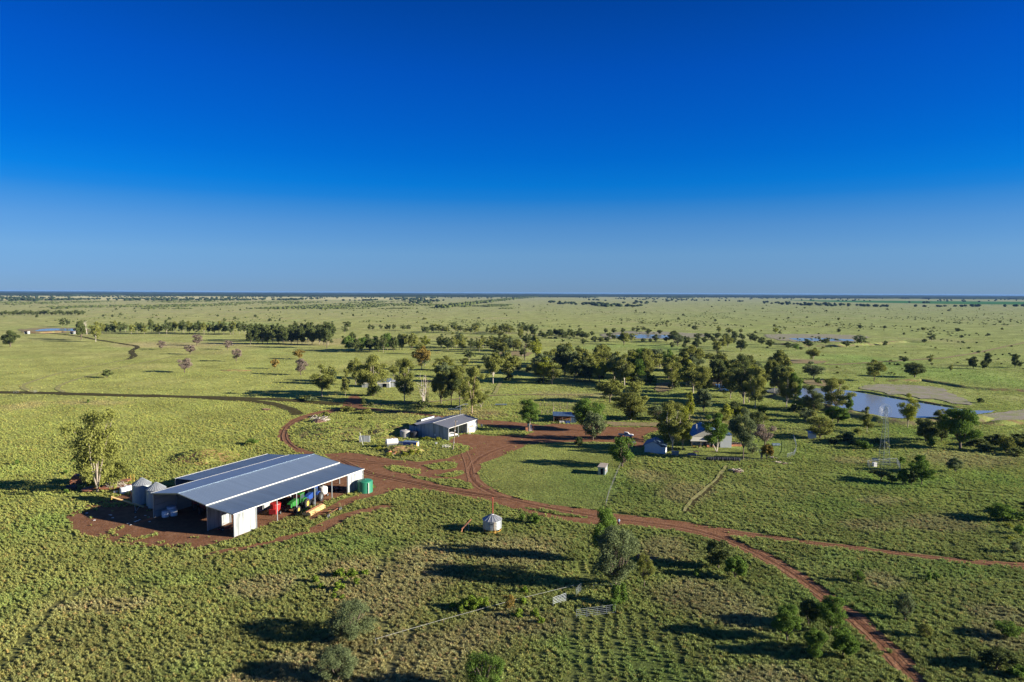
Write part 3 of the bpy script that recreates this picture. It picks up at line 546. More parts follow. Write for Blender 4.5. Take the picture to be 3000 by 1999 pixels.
    c = grass_rgb(x, y)*np.interp(np.hypot(x, y), [90, 400, 1000], [1.65, 1.6, 1.15])[:, None]*(1+(np.interp(np.hypot(x, y), [100, 260], [.6, .3])*(fbm(x, y, 3.2, 55, 2)-.5)))[:, None]; jit = RNG.uniform(.84, 1.16, (n, 1)); hue = RNG.normal(0, .05, (n, 1)); c = c*jit*np.concatenate([1+hue, np.ones((n, 1)), 1-hue*.6], 1)
    dead = (RNG.random(n) < .06)[:, None]; c = np.where(dead, c*np.array([1.22, .98, 1.1]), c); c = np.clip(c, .005, .8)
    kind = RNG.integers(0, 3, n); rr_n = np.hypot(x, y); kind = np.where(lawn | (RNG.random(n) < np.interp(rr_n, [150, 260, 340], [0, .6, .92])), 3, kind); c = c*np.where(lawn, 1.12, 1)[:, None]
    return x, y, s, kind, c
gx, gy, gs, gk, gc = scatter()
print('TUSSOCKS', len(gx))
gme = bpy.data.meshes.new('grass'); gme.vertices.add(len(gx)); gme.vertices.foreach_set('co', np.stack([gx, gy, mound_z(gx, gy)-.02], 1).astype(np.float32).ravel())
for nm, ty, dat in (('scl', 'FLOAT', gs), ('kindv', 'INT', gk), ('rotz', 'FLOAT', RNG.uniform(0, 6.28, len(gx)))):
    a_ = gme.attributes.new(nm, ty, 'POINT'); a_.data.foreach_set('value', np.asarray(dat).astype(np.int32 if ty == 'INT' else np.float32))
a_ = gme.attributes.new('tint', 'FLOAT_COLOR', 'POINT'); a_.data.foreach_set('color', np.concatenate([gc, np.ones((len(gc), 1))], 1).astype(np.float32).ravel())
go = link(bpy.data.objects.new('grass', gme)); tag(go, 'tussock grass covering the paddocks in the near and middle ground', 'grass', kind='stuff')
gg = bpy.data.node_groups.new('tussocks', 'GeometryNodeTree'); gg.interface.new_socket('Geometry', in_out='INPUT', socket_type='NodeSocketGeometry'); gg.interface.new_socket('Geometry', in_out='OUTPUT', socket_type='NodeSocketGeometry')
N = gg.nodes; L = gg.links; gi = N.new('NodeGroupInput'); gout = N.new('NodeGroupOutput'); iop = N.new('GeometryNodeInstanceOnPoints'); g2i = N.new('GeometryNodeGeometryToInstance')
for p in PROTO[::-1]:
    oi = N.new('GeometryNodeObjectInfo'); oi.inputs['Object'].default_value = p; oi.inputs['As Instance'].default_value = True; L.new(oi.outputs['Geometry'], g2i.inputs[0])
def named(nm, ty):
    q = N.new('GeometryNodeInputNamedAttribute'); q.data_type = ty; q.inputs[0].default_value = nm; return q.outputs[0]
L.new(gi.outputs[0], iop.inputs['Points']); L.new(g2i.outputs[0], iop.inputs['Instance']); iop.inputs['Pick Instance'].default_value = True
L.new(named('kindv', 'INT'), iop.inputs['Instance Index'])
cx = N.new('ShaderNodeCombineXYZ'); L.new(named('rotz', 'FLOAT'), cx.inputs[2]); e2r = N.new('FunctionNodeEulerToRotation'); L.new(cx.outputs[0], e2r.inputs[0]); L.new(e2r.outputs[0], iop.inputs['Rotation'])
L.new(named('scl', 'FLOAT'), iop.inputs['Scale']); L.new(iop.outputs[0], gout.inputs[0])
md = go.modifiers.new('tussocks', 'NODES'); md.node_group = gg
# ================================================================ BUILDINGS
def wall_quad(mb, p, t=.08, m=0): return mb.slab(p, t, m)
# ---- big machinery shed: local x along the long side, y towards the back
P0 = at(684.6, 1575); SA = R(62.53)
shed = thing('machinery_shed', 'huge open sided grey iron machinery shed with long low gable roof and side lean-tos', 'shed', P0, SA)
SL = 44.2
r = MB(); o = .25
r.slab([(-o, 8.75, 6.2), (SL+o, 8.75, 6.2), (SL+o, 18.3, 7.55), (-o, 18.3, 7.55)], .07)
r.slab([(-o, 18.3, 7.552), (SL+o, 18.3, 7.552), (SL+o, 28.1, 6.22), (-o, 28.1, 6.22)], .07)
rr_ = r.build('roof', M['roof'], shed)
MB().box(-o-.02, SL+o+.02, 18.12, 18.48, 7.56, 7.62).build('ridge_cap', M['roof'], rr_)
MB().box(-o-.02, SL+o+.02, 8.5, 8.72, 6.0, 6.2).build('gutter', M['trim'], rr_)
MB().box(-o-.02, SL+o+.02, 28.12, 28.28, 6.05, 6.24).build('gutter', M['trim'], rr_)
r = MB().slab([(-o, -.3, 5.42), (SL+o, -.3, 5.42), (SL+o, 8.5, 5.98), (-o, 8.5, 5.98)], .07)
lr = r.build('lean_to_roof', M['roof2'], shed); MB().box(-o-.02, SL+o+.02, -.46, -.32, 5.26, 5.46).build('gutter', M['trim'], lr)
r = MB().slab([(12.9, 28.3, 5.98), (SL+o, 28.3, 5.98), (SL+o, 37.2, 5.42), (12.9, 37.2, 5.42)], .07)
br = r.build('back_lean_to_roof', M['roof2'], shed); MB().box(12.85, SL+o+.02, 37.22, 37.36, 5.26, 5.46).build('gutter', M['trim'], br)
# white barge trims on both gables
for x_ in (-.33, SL+.26):
    mb = MB()
    for (y0, z0, y1, z1) in ((8.5, 6.0, 18.3, 7.4), (18.3, 7.4, 28.1, 6.02)):
        mb.prism([(y0, z0), (y1, z1), (y1, z1+.22), (y0, z0+.22)], x_, x_+.07, 'X')
    mb.build('barge_board', M['steel'], shed)
    MB().prism([(-.3, 5.25), (8.5, 5.8), (8.5, 6.02), (-.3, 5.47)], x_, x_+.07, 'X').build('barge_board', M['steel'], shed)
# sheeted bays and long walls
MB().slab([(.02, 0, 0), (6.25, 0, 0), (6.25, 0, 5.3), (.02, 0, 5.3)], .08).build('wall', M['walliron'], shed, label='sheeted end bay wall streaked with grey stains')
MB().slab([(37.7, 0, 0), (44.15, 0, 0), (44.15, 0, 5.3), (37.7, 0, 5.3)], .08).build('wall', M['walliron'], shed, label='sheeted far bay wall streaked with stains')
MB().slab([(.05, 8.7, 0), (6.2, 8.7, 0), (6.2, 8.7, 5.7), (.05, 8.7, 5.7)], .08).build('inner_wall', M['walliron'], shed)
MB().slab([(11.5, 8.7, .0), (19, 8.7, .0), (19, 8.7, 5.7), (11.5, 8.7, 5.7)], .08).build('inner_wall', M['walliron'], shed)
MB().slab([(25.4, 8.7, 0), (28.4, 8.7, 0), (28.4, 8.7, 5.7), (25.4, 8.7, 5.7)], .08).build('inner_wall', M['walliron'], shed)
MB().slab([(.05, 27.9, 0), (44.1, 27.9, 0), (44.1, 27.9, 6.1), (.05, 27.9, 6.1)], .08).build('long_wall', M['walliron_y'], shed)
MB().slab([(13.0, 37.0, 0), (44.1, 37.0, 0), (44.1, 37.0, 5.3), (13, 37.0, 5.3)], .08).build('long_wall', M['walliron_y'], shed)
MB().prism([(18.5, 0), (27.8, 0), (27.8, 6.0), (18.5, 7.3)], 44.05, 44.12, 'X').build('end_wall', M['walliron_y'], shed)
for y_, hh_ in ((0, 5.3), (8.6, 5.9), (27.75, 6.0), (36.8, 5.3)):
    for k in range(8):
        x_ = .1+k*6.3
        if y_ == 36.8 and x_ < 12.7: continue
        if x_ > 44.3: continue
        MB().box(x_-.1, x_+.1, y_-.16, y_-.02 if y_ == 0 else y_+.12, 0, hh_).build('post', M['steel'], shed)
for k in range(8):        # rafters
    x_ = .1+k*6.3
    if x_ > 44.2: continue
    mb = MB().prism([(8.7, 5.85), (18.3, 7.2), (18.3, 7.45), (8.7, 6.1)], x_-.07, x_+.07, 'X'); mb.prism([(18.3, 7.2), (27.8, 5.9), (27.8, 6.12), (18.3, 7.45)], x_-.07, x_+.07, 'X')
    mb.prism([(0, 5.08), (8.5, 5.6), (8.5, 5.82), (0, 5.3)], x_-.06, x_+.06, 'X'); mb.build('rafter', M['steel'], shed)
for z_ in (1.5, 3.0, 4.5): MB().box(.1, 44, 27.66, 27.8, z_, z_+.14).build('wall_rail', M['steel'], shed)
MB().tube([(40, -.14, 5.2), (43.9, -.14, 4.0)], .09, 6).build('downpipe', M['trim'], shed)
# ---- workshop
W0 = at(1225.9, 1279.5); WA = math.atan2(-0.46192, 0.88692)
ws = thing('workshop', 'grey iron gabled workshop open on its right side beside the dirt yard', 'shed', W0, WA)
WL = 21.5; WW = 13.6
MB().slab([(-.2, -.25, 4.62), (-.2, WL, 4.62), (6.8, WL, 5.95), (6.8, -.25, 5.95)], .07).slab([(6.8, -.25, 5.952), (6.8, WL, 5.952), (WW+.25, WL, 4.62), (WW+.25, -.25, 4.62)], .07).build('roof', M['roofB'], ws)
MB().box(6.7, 6.9, -.27, WL+.02, 5.96, 6.0).build('ridge_cap', M['trim'], ws)
MB().box(WW+.27, WW+.37, -.27, WL+.02, 4.42, 4.6).build('gutter', M['trim'], ws)
MB().prism([(0, 0), (WW, 0), (WW, 4.5), (6.8, 5.85), (0, 4.5)], 0, .1, 'Y').build('front_wall', M['walliron'], ws)
MB().prism([(0, 0), (WW, 0), (WW, 4.5), (6.8, 5.85), (0, 4.5)], WL-.3, WL-.2, 'Y').build('back_wall', M['walliron'], ws)
MB().box(0, .08, .1, WL-.3, 0, 4.5).build('side_wall', M['walliron_y'], ws)
MB().box(WW-.08, WW, 13.5, WL-.3, 0, 4.5).build('side_wall', M['walliron_y'], ws)
for y_ in (.15, 6.8, 13.4): MB().box(WW-.2, WW, y_-.1+.11, y_+.2, 0, 4.5).build('post', M['steel'], ws)
MB().box(7.3, 7.9, -.12, -.02, 1.1, 1.8).build('meter_box', M['trim'], ws)
MB().box(.1, WW-.3, 13.3, 13.38, 0, 4.4).build('inner_wall', M['walliron'], ws)
for i, y_ in enumerate((4, 8, 12)):
    MB().tube([(WW-.3, y_, 4.2), (9, y_, 2.9)], .05, 5).build('brace', M['steel'], ws)
# annex
an = thing('annex', 'low two tone annex joined to the left of the workshop with pale sunlit roof', 'shed', W0, WA)
MB().slab([(-5.2, .8, 3.9), (-5.2, 18, 3.9), (-2.7, 18, 4.7), (-2.7, .8, 4.7)], .07).slab([(-2.7, .8, 4.702), (-2.7, 18, 4.702), (-.25, 18, 3.9), (-.25, .8, 3.9)], .07).build('roof', M['roofB'], an)
MB().box(-5.0, -.1, 1.0, 1.1, 0, 3.8).build('front_wall', M['walliron'], an); MB().box(-5.0, -4.9, 1.1, 17.6, 0, 3.8).build('side_wall', M['walliron_y'], an)
MB().box(-5.0, -.1, 17.6, 17.7, 0, 3.8).build('back_wall', M['walliron'], an)
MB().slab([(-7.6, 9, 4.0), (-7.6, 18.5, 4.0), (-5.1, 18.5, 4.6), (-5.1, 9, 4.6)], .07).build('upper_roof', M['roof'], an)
MB().box(-5.2, -5.12, 9.2, 18.3, 3.95, 4.5).build('upper_wall', M['whitewall'], an); MB().box(-7.5, -7.4, 9.2, 18.3, 0, 3.9).build('outer_wall', M['walliron_y'], an)
MB().box(-7.4, -5.2, 9.2, 9.3, 0, 3.9).build('outer_front_wall', M['walliron'], an)
# ---- far tin shed C
C0 = at(1060.6, 1136)
c_ = thing('hay_shed', 'low pale iron shed half hidden behind the gum beside the back junction', 'shed', C0, R(2))
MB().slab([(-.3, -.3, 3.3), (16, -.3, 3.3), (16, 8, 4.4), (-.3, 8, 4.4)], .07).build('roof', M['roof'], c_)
MB().box(0, 11.6, 0, .1, 0, 2.3).build('front_wall', M['walliron'], c_); MB().box(0, 15.8, -.05, .08, 2.35, 3.2).build('fascia_wall', M['cream'], c_)
MB().box(14.0, 15.8, 0, .1, 0, 2.3).build('front_wall', M['walliron'], c_); MB().box(15.8, 15.9, 0, 7.9, 0, 3.3).build('side_wall', M['whitewall'], c_)
MB().box(0, 15.8, 7.8, 7.9, 0, 4.2).build('back_wall', M['walliron'], c_); MB().box(-.1, 0, 0, 7.9, 0, 3.3).build('side_wall', M['walliron_y'], c_)
MB().box(16.4, 23, 2.4, 2.5, 0, 2.6).slab([(16.2, 2.0, 3.1), (23.4, 2.0, 2.7), (23.4, 9, 2.9), (16.2, 9, 3.6)], .07).box(22.9, 23, 2.5, 8.8, 0, 2.5).build('side_shed', M['walliron'], c_)
# ---- blue roofed open shed D
D0 = at(1622, 1238.9)
dd_ = thing('open_shed', 'small open fronted shed with blue iron roof beside the timber yards', 'shed', D0, R(-1.4))
MB().slab([(-.3, -.3, 3.0), (8.2, -.3, 2.9), (8.0, 6.8, 3.5), (-.2, 6.8, 3.6)], .08).slab([(8.0, -.2, 2.6), (10.0, -.2, 2.5), (9.8, 5, 2.8), (8.0, 5, 2.9)], .08).build('roof', M['roofblue'], dd_)
MB().box(0, 9.4, 6.5, 6.6, 0, 3.3).box(0, .1, 3, 6.5, 0, 3.2).build('back_wall', M['rust'], dd_)
MB().box(7.4, 9.6, 0, .1, 0, 2.5).box(9.5, 9.6, .1, 4.9, 0, 2.5).build('front_wall', M['roofblue'], dd_)
for x_ in (.1, 3.7, 7.2): MB().box(x_-.09, x_+.09, 0, .18, 0, 2.9).build('post', M['post'], dd_)
MB().box(2.2, 6.8, .6, 1.6, .78, .85).build('bench', M['timber'], dd_)
# ---- white garage E
E0 = at(1888, 1325.9); EA = math.atan2(-.3308, .9437)
e_ = thing('garage', 'small white gabled garage with blue grey roof beside the house trees', 'garage', E0, EA)
MB().prism([(0, 0), (5.4, 0), (5.4, 2.7), (2.9, 4.0), (0, 2.7)], 0, 7.6, 'Y').build('wall', M['whitewall'], e_)
MB().slab([(-.5, -.25, 2.62), (-.5, 8, 2.62), (2.9, 8, 4.15), (2.9, -.25, 4.15)], .08).slab([(2.9, -.25, 4.152), (2.9, 8, 4.152), (5.5, 8, 2.8), (5.5, -.25, 2.8)], .08).build('roof', M['roofblue'], e_)
MB().box(5.45, 7.1, .05, 5, 0, 2.35).build('lean_to_wall', M['whitewall'], e_); MB().slab([(5.35, -.15, 3.0), (5.35, 5.2, 3.0), (7.4, 5.2, 2.45), (7.4, -.15, 2.45)], .07).build('lean_to_roof', M['roofblue'], e_)
# ---- house
HS = at(2026.3, 1309)
hs = thing('farmhouse', 'low farmhouse with blue iron roof and shady front verandah behind the white trunked gum', 'house', HS, R(-3))
MB().box(1.5, 14.5, 3.0, 15.5, 0, 3.0).build('wall', M['creamwall'], hs)
MB().slab([(-.5, 2.0, 2.9), (-.5, 16.5, 2.9), (6.5, 16.5, 6.0), (6.5, 2.8, 6.0)], .08).slab([(6.5, 2.8, 6.002), (6.5, 16.5, 6.002), (13.6, 16.5, 2.95), (13.6, 2.0, 2.95)], .08).build('roof', M['roofblue'], hs)
MB().prism([(0.2, 3.02), (13.0, 3.02), (6.5, 5.85)], 2.7, 2.95, 'Y').build('gable_wall', M['creamwall'], hs)
MB().slab([(-.6, -.6, 2.15), (9.8, -.6, 2.15), (9.8, 2.5, 3.0), (.6, 2.5, 3.0)], .07).build('verandah_roof', M['creamwall'], hs)
MB().prism([(9.9, 0), (13.9, 0), (13.9, 4.6), (11.5, 4.9), (9.9, 4.4)], -.8, 8, 'Y').build('wing', M['whitewall'], hs, label='tall white wing wall at the right end')
MB().slab([(9.7, -1.0, 4.5), (9.7, 8.2, 4.5), (11.5, 8.2, 5.05), (11.5, -1.0, 5.05)], .07).slab([(11.5, -1.0, 5.052), (11.5, 8.2, 5.052), (14.2, 8.2, 4.7), (14.2, -1.0, 4.7)], .07).build('wing_roof', M['roofblue'], hs)
MB().box(3.2, 3.6, 8, 8.4, 4.0, 6.6).build('chimney', M['trim'], hs)
for x_ in (0, 3.2, 6.4, 9.5): MB().box(x_-.07, x_+.07, -.4, -.26, 0, 2.15).build('verandah_post', M['timber'], hs)
for x_ in (3.0, 6.0): MB().box(x_, x_+1.4, 2.93, 2.99, .9, 2.0).build('window', M['glass'], hs)
MB().box(4.8, 5.7, 2.93, 2.99, 0, 2.05).build('door', M['brown'], hs)
MB().box(14.0, 18.2, 1.5, 4.5, 0, .5).build('deck', M['rustorange'], hs); MB().box(14.2, 14.35, 1.6, 1.75, .5, 2.6).box(17.8, 17.95, 1.6, 1.75, .5, 1.6).box(14.2, 18, 1.6, 1.68, 1.4, 1.5).build('railing', M['timber'], hs)
# ---- small rusty booth G
G0 = at(1752, 1391); GA = math.atan2(-.3234, .9463)
g_ = thing('tin_booth', 'small dark iron booth with skillion roof and open doorway on the mown circle', 'hut', G0, GA)
mb = MB().box(0, .75, 0, .06, 0, 2.35).box(1.6, 2.1, 0, .06, 0, 2.35).box(.75, 1.6, 0, .06, 2.0, 2.35).box(0, 2.1, 4.3, 4.36, 0, 2.4).box(0, .06, .06, 4.3, 0, 2.4).box(2.04, 2.1, .06, 4.3, 0, 2.4); mb.build('wall', M['steel'], g_)
MB().box(.75, 1.6, .5, .55, 0, 2.0).build('doorway', M['dark'], g_)  # near black panel stands in for the shade inside the open booth
MB().slab([(-.2, -.3, 2.45), (2.3, -.3, 2.45), (2.3, 4.6, 2.6), (-.2, 4.6, 2.6)], .07).build('roof', M['timber'], g_)
MB().box(2.11, 2.13, 1.3, 2.2, 1.35, 1.9).build('notice_board', M['white'], g_); MB().box(2.11, 2.13, .8, 1.25, 1.1, 1.5).build('red_panel', M['red'], g_)
# ---- small sheds further off
def simple_shed(px, py, wx, wy, h_, rz, label, wallm, roofm, name='tin_shed', openf=True):
    s_ = thing(name, label, 'shed', at(px, py), rz); t = .08
    mb = MB().box(0, wx, wy-t, wy, 0, h_).box(0, t, 0, wy-t, 0, h_).box(wx-t, wx, 0, wy-t, 0, h_)
    if not openf: mb.box(t, wx-t, 0, t, 0, h_)
    mb.build('wall', wallm, s_); MB().slab([(-.3, -.3, h_+.05), (wx+.3, -.3, h_+.05), (wx+.3, wy+.3, h_+.4), (-.3, wy+.3, h_+.4)], .08).build('roof', roofm, s_); return s_
simple_shed(2370, 1286, 2.6, 2.2, 2.2, R(-12), 'little white shed beside the big shrub above the house yard', M['whitewall'], M['roof'], openf=False)
simple_shed(71, 979, 4.6, 4, 3.6, R(-8), 'dark open box shed with pale end left of the far dam', M['walliron'], M['rust'])
simple_shed(205, 979.5, 4.4, 4, 3.4, R(-8), 'dark open box shed below the far left dam beside the dark clump', M['walliron'], M['rust'])
# ---- grain silos
def silo(px, py, rad, h_, label):
    s_ = thing('grain_silo', label, 'silo', at(px, py), R(20), 'pair of silos beside the big shed')
    b = MB().lathe([(rad, 0.3), (rad, h_)], n=36); b.build('body', M['silo'], s_, smooth=False)
    rf = MB().lathe([(rad+.12, h_-.05), (rad*.16, h_+rad*.62), (rad*.16, h_+rad*.62+.12)], n=24).build('cone_roof', M['siloroof'], s_)
    for k in range(24):
        a = 2*math.pi*k/24; MB().tube([(math.cos(a)*(rad+.1), math.sin(a)*(rad+.1), h_), (math.cos(a)*rad*.17, math.sin(a)*rad*.17, h_+rad*.63)], .035, 4).build('roof_rib', M['steel'], rf)
    MB().lathe([(rad+.08, 0), (rad+.08, .3)], n=36).build('base_ring', M['rust'], s_)
    lad = MB()
    for dx in (-.2, .2): lad.tube([(dx, -rad-.12, .4), (dx, -rad-.12, h_)], .025, 4)
    for k in range(int(h_/.4)): lad.tube([(-.2, -rad-.12, .5+k*.4), (.2, -rad-.12, .5+k*.4)], .02, 4)
    lad.build('ladder', M['steel'], s_); return s_
silo(417, 1475, 2.25, 5.2, 'left corrugated silo with shaded body further from the shed')
silo(459, 1486, 2.28, 4.9, 'right corrugated silo touching the corner of the big shed')
# ---- field bin on legs with red auger
B0 = at(1442, 1557)
fb = thing('field_bin', 'squat silver grain bin on ochre legs with tall red pipe behind', 'silo', B0, 0)
MB().lathe([(.35, .75), (2.18, .95), (2.2, 2.95)], n=32).build('body', M['silo'], fb)
cr_ = MB().lathe([(2.32, 2.92), (.35, 3.95), (.3, 4.08)], n=16).build('cone_roof', M['siloroof'], fb)
for k in range(16):
    a = 2*math.pi*k/16; MB().tube([(2.3*math.cos(a), 2.3*math.sin(a), 2.98), (.36*math.cos(a), .36*math.sin(a), 4.0)], .03, 4).build('roof_rib', M['siloroof'], cr_)
for k in range(10):
    a = 2*math.pi*k/10+.1; MB().tube([(1.95*math.cos(a), 1.95*math.sin(a), 1.05), (2.05*math.cos(a), 2.05*math.sin(a), 0)], .06, 5).build('leg', M['yellowleg'], fb)
MB().lathe([(2.08, .45), (2.12, .45), (2.12, .53), (2.08, .53)], n=32, cap=False).build('leg_ring', M['yellowleg'], fb)
MB().box(-.35, .25, -2.27, -2.2, 2.3, 2.42).build('badge_plate', M['black'], fb)
pp_ = MB().tube([(0, 2.7, 0), (0, 2.55, 7.0)], .16, 8).tube([(0, 2.55, 7.0), (.05, 2.3, 7.15)], .2, 8); pp_.build('auger_pipe', M['orangepipe'], fb)
lad = MB()
for dx in (-.2, .2): lad.tube([(.7+dx, -2.15, 0.1), (.7+dx, -2.28, 2.95)], .025, 4)
for k in range(7): lad.tube([(.5, -2.2, .3+k*.4), (.9, -2.2, .3+k*.4)], .02, 4)
lad.build('ladder', M['yellowleg'], fb)
# ---- water tanks
def tank(px, py, rad, h_, m_, label, dome=.12, name='water_tank'):
    t_ = thing(name, label, 'water tank', at(px, py)); MB().lathe([(rad, 0), (rad, h_)], n=32).build('body', m_, t_)
    MB().lathe([(rad+.05, h_), (rad*.9, h_+dome*rad), (.3, h_+dome*rad*2.2), (.28, h_+dome*rad*2.2+.1)], n=32).build('lid', m_, t_); return t_
gt = tank(1070, 1441, 2.05, 3.0, M['tankgreen'], 'round green poly tank at the far corner of the big shed')
MB().tube([(1.3, -1.75, 0), (1.3, -1.75, 2.9)], .13, 6).build('pipe', M['trim'], gt)
tank(1188, 1281, 2.1, 2.4, M['poly'], 'grey concrete tank at the left end of the workshop annex')
tank(1214, 1283, 1.5, 2.3, M['black'], 'black poly tank between the concrete tank and the workshop')
# white fuel tank on the mound
ft = thing('fuel_tank', 'white cylinder fuel tank on a stand beside the blue container', 'fuel tank', at(1148, 1312), R(22))
MB().lathe([(.05, -2.25), (.9, -2.1), (1.05, -1.9), (1.05, 1.9), (.9, 2.1), (.05, 2.25)], c=(0, 0, 2.2), n=24, axis='X').build('body', M['white'], ft, smooth=False)
for x_ in (-1.5, 1.5):
    for y_ in (-.8, .8): MB().tube([(x_, y_, 0), (x_, y_*.6, 1.5)], .06, 5).build('leg', M['steel'], ft)
MB().box(-1.7, 1.7, -.5, .5, 1.05, 1.15).build('cradle', M['steel'], ft); MB().lathe([(.25, 3.2), (.25, 3.38)], n=12).build('hatch', M['white'], ft)
# blue container
bc = thing('container', 'blue sided metal container with pale roof behind the dirt mound', 'container', at(1180, 1309), R(-16))
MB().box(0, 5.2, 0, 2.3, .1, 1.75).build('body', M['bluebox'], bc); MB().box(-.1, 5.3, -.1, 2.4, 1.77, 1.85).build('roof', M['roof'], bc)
MB().box(5.22, 5.28, .1, 1.1, .15, 1.7).build('door', M['yellow'], bc); MB().box(5.22, 5.28, 1.15, 2.2, .15, 1.7).build('door', M['white'], bc)
MB().box(-4.2, -.1, .3, 2.2, .5, 1.35).build('tray', M['steel'], bc)
# cream insulated box by the workshop
cb = thing('container', 'rusty topped cream box container standing beside the workshop', 'container', at(1364, 1271), R(28))
MB().box(0, 3.9, 0, 2.5, .1, 2.55).build('body', M['cream'], cb); MB().box(.15, 3.75, .15, 2.35, 2.56, 2.6).build('lid', M['rust'], cb); MB().box(.5, 1.3, -.03, -.002, .2, 2.2).build('door', M['dark'], cb)
# ---- lattice antenna tower
T0 = at(2589, 1364)
tw = thing('lattice_tower', 'tall thin lattice tower carrying a round mesh dish beyond the right paddock', 'tower', T0, R(8))
HT = 19.4
def leg_at(k, z): a = R(90+120*k+20); rr = 1.75*(1-z/HT)+.28; return Vector((rr*math.cos(a), rr*math.sin(a), z))
for k in range(3):
    MB().tube([leg_at(k, 0), leg_at(k, HT)], .06, 5).build('leg', M['towersteel'], tw)
    mb = MB(); z = 0
    while z < HT-.6:
        st = 1.5*(1-z/HT)+.75; z2 = min(HT, z+st); k2 = (k+1) % 3
        mb.tube([leg_at(k, z), leg_at(k2, z2)], .02, 4).tube([leg_at(k2, z), leg_at(k, z2)], .02, 4).tube([leg_at(k, z2), leg_at(k2, z2)], .02, 4); z = z2
    mb.build('bracing', M['towersteel'], tw)
# mesh dish facing away, ring with radial ribs
dish = thing('dish_tmp', None, None); dish.parent = tw; dish.name = 'dish'; dish.location = (0, .9, HT-1.9)
mb = MB(); RR = 2.35
def dp(rr, a): return Vector((rr*math.cos(a), .75*(rr/RR)**2*-1+.5, rr*math.sin(a)))
for rr in (.6, 1.2, 1.8): mb.tube([dp(rr, 2*math.pi*i/24) for i in range(25)], .022, 3)
for i in range(24): mb.tube([dp(.2, 2*math.pi*i/24), dp(1.2, 2*math.pi*i/24), dp(RR, 2*math.pi*i/24)], .02, 3)
mb.build('mesh', M['trim'], dish); MB().tube([dp(RR, 2*math.pi*i/40) for i in range(41)], .045, 5, cap=False).build('rim', M['steel'], dish)
MB().tube([(-1.3, -.1, -.3), (0, -.9, 1.0)], .04, 4).tube([(1.3, -.1, -.3), (0, -.9, 1.0)], .04, 4).tube([(-1.4, -.1, -.3), (0, -.9, -1.4)], .04, 4).tube([(1.4, -.1, -.3), (0, -.9, -1.4)], .04, 4).build('strut', M['steel'], dish)
# equipment box and compound fence
eb = thing('equipment_box', 'white equipment box inside the fence at the tower foot', 'box', at(2562, 1368), R(8)); MB().box(-.55, .55, -.45, .45, .1, 1.35).build('body', M['white'], eb); MB().box(-.6, .6, -.5, .5, 1.36, 1.42).build('lid', M['trim'], eb); MB().box(.56, .6, -.35, .35, .25, 1.2).build('door', M['roofblue'], eb)
sp = thing('solar_panel', 'tilted dark solar panel behind the white equipment box', 'solar panel', at(2563, 1361)); MB().slab([(-1.0, -.5, 1.3), (1.0, -.5, 1.3), (1.0, .5, 2.1), (-1.0, .5, 2.1)], .05).build('panel', M['glass'], sp); MB().tube([(0, .2, 0), (0, .2, 1.7)], .05, 5).build('post', M['steel'], sp)
def fence(name, label, pts, gap, h_, postm, wirem, wires=4, mesh=False, pr=.05, cat='fence', rail=None, closed=False, wr=.012):
    P = [at(*p) for p in pts]; f = thing(name, label, cat, P[0])
    if closed: P = P+[P[0]]
    o_ = P[0]; posts = []
    for a, b in zip(P[:-1], P[1:]):
        n = max(1, round((b-a).length/gap)); posts += [a+(b-a)*k/n for k in range(n)]
    if not closed: posts.append(P[-1])
    for p in posts[:95]:
        q = p-o_; hh = h_*random.uniform(.94, 1.06); MB().tube([(q.x, q.y, 0), (q.x+random.uniform(-.04, .04), q.y, hh)], pr, 5).build('post', postm, f)
    mb = MB(); lst = posts+([posts[0]] if closed else [])
    for a, b in zip(lst[:-1], lst[1:]):
        for k in range(wires): z = h_*(k+1)/(wires+.3); mb.tube([(a-o_)+Vector((0, 0, z)), (b-o_)+Vector((0, 0, z))], wr, 3)
        if mesh:
            n = 10
            for k in range(n): mb.tube([(a-o_)+(b-a)*k/n+Vector((0, 0, .05)), (a-o_)+(b-a)*k/n+Vector((0, 0, h_*.97))], wr, 3)
    mb.build('wire_mesh' if mesh else 'wires', wirem, f)
    if rail: mb = MB(); [mb.tube([(a-o_)+Vector((0, 0, rail)), (b-o_)+Vector((0, 0, rail))], pr*.7, 4) for a, b in zip(lst[:-1], lst[1:])]; mb.build('rail', postm, f)
    return f
fence('chain_wire_fence', 'chain wire fence boxing in the foot of the lattice tower', [(2541, 1366), (2549, 1376), (2638, 1381), (2627, 1359)], 3.0, 1.9, M['steel'], M['steel'], 3, True, .05, rail=1.85, closed=True, wr=.014)
fence('curved_wire_fence', 'pale curving wire fence closing the house yard on the right', [(2324, 1283), (2330, 1298), (2332, 1312), (2332, 1324), (2325, 1337), (2306, 1342)], 2.2, 1.5, M['steel'], M['steel'], 5, True, .045, rail=1.45, wr=.012)
fence('wire_fence', 'wire fence on the right edge of the mown circle', [(1775, 1483), (1783, 1452), (1795, 1420), (1808, 1388), (1820, 1362)], 5, 1.25, M['post'], M['steel'], 4, False, .07)
fence('wire_fence', 'low fence along the near side of the house lawn', [(1955, 1336), (2010, 1341), (2080, 1346), (2150, 1349), (2235, 1352)], 4, 1.1, M['post'], M['steel'], 4, False, .06)
fence('timber_yards', 'dark timber stockyard rails behind the blue roofed shed', [(1582, 1190), (1640, 1190), (1684, 1190), (1700, 1205)], 3, 1.7, M['post'], M['post'], 3, False, .12, wr=.05)
fence('timber_yards', 'second row of stockyard posts left of the blue roofed shed', [(1586, 1213), (1620, 1214), (1622, 1201), (1680, 1200)], 3, 1.7, M['post'], M['post'], 3, False, .12, wr=.05)
fence('wire_fence', 'thin white wire strung across the tussocks to the metal gates', [(1100, 1888), (1180, 1864), (1300, 1829), (1500, 1773), (1681, 1728)], 20, 1.1, M['steel'], M['trim'], 1, False, .025, wr=.018)
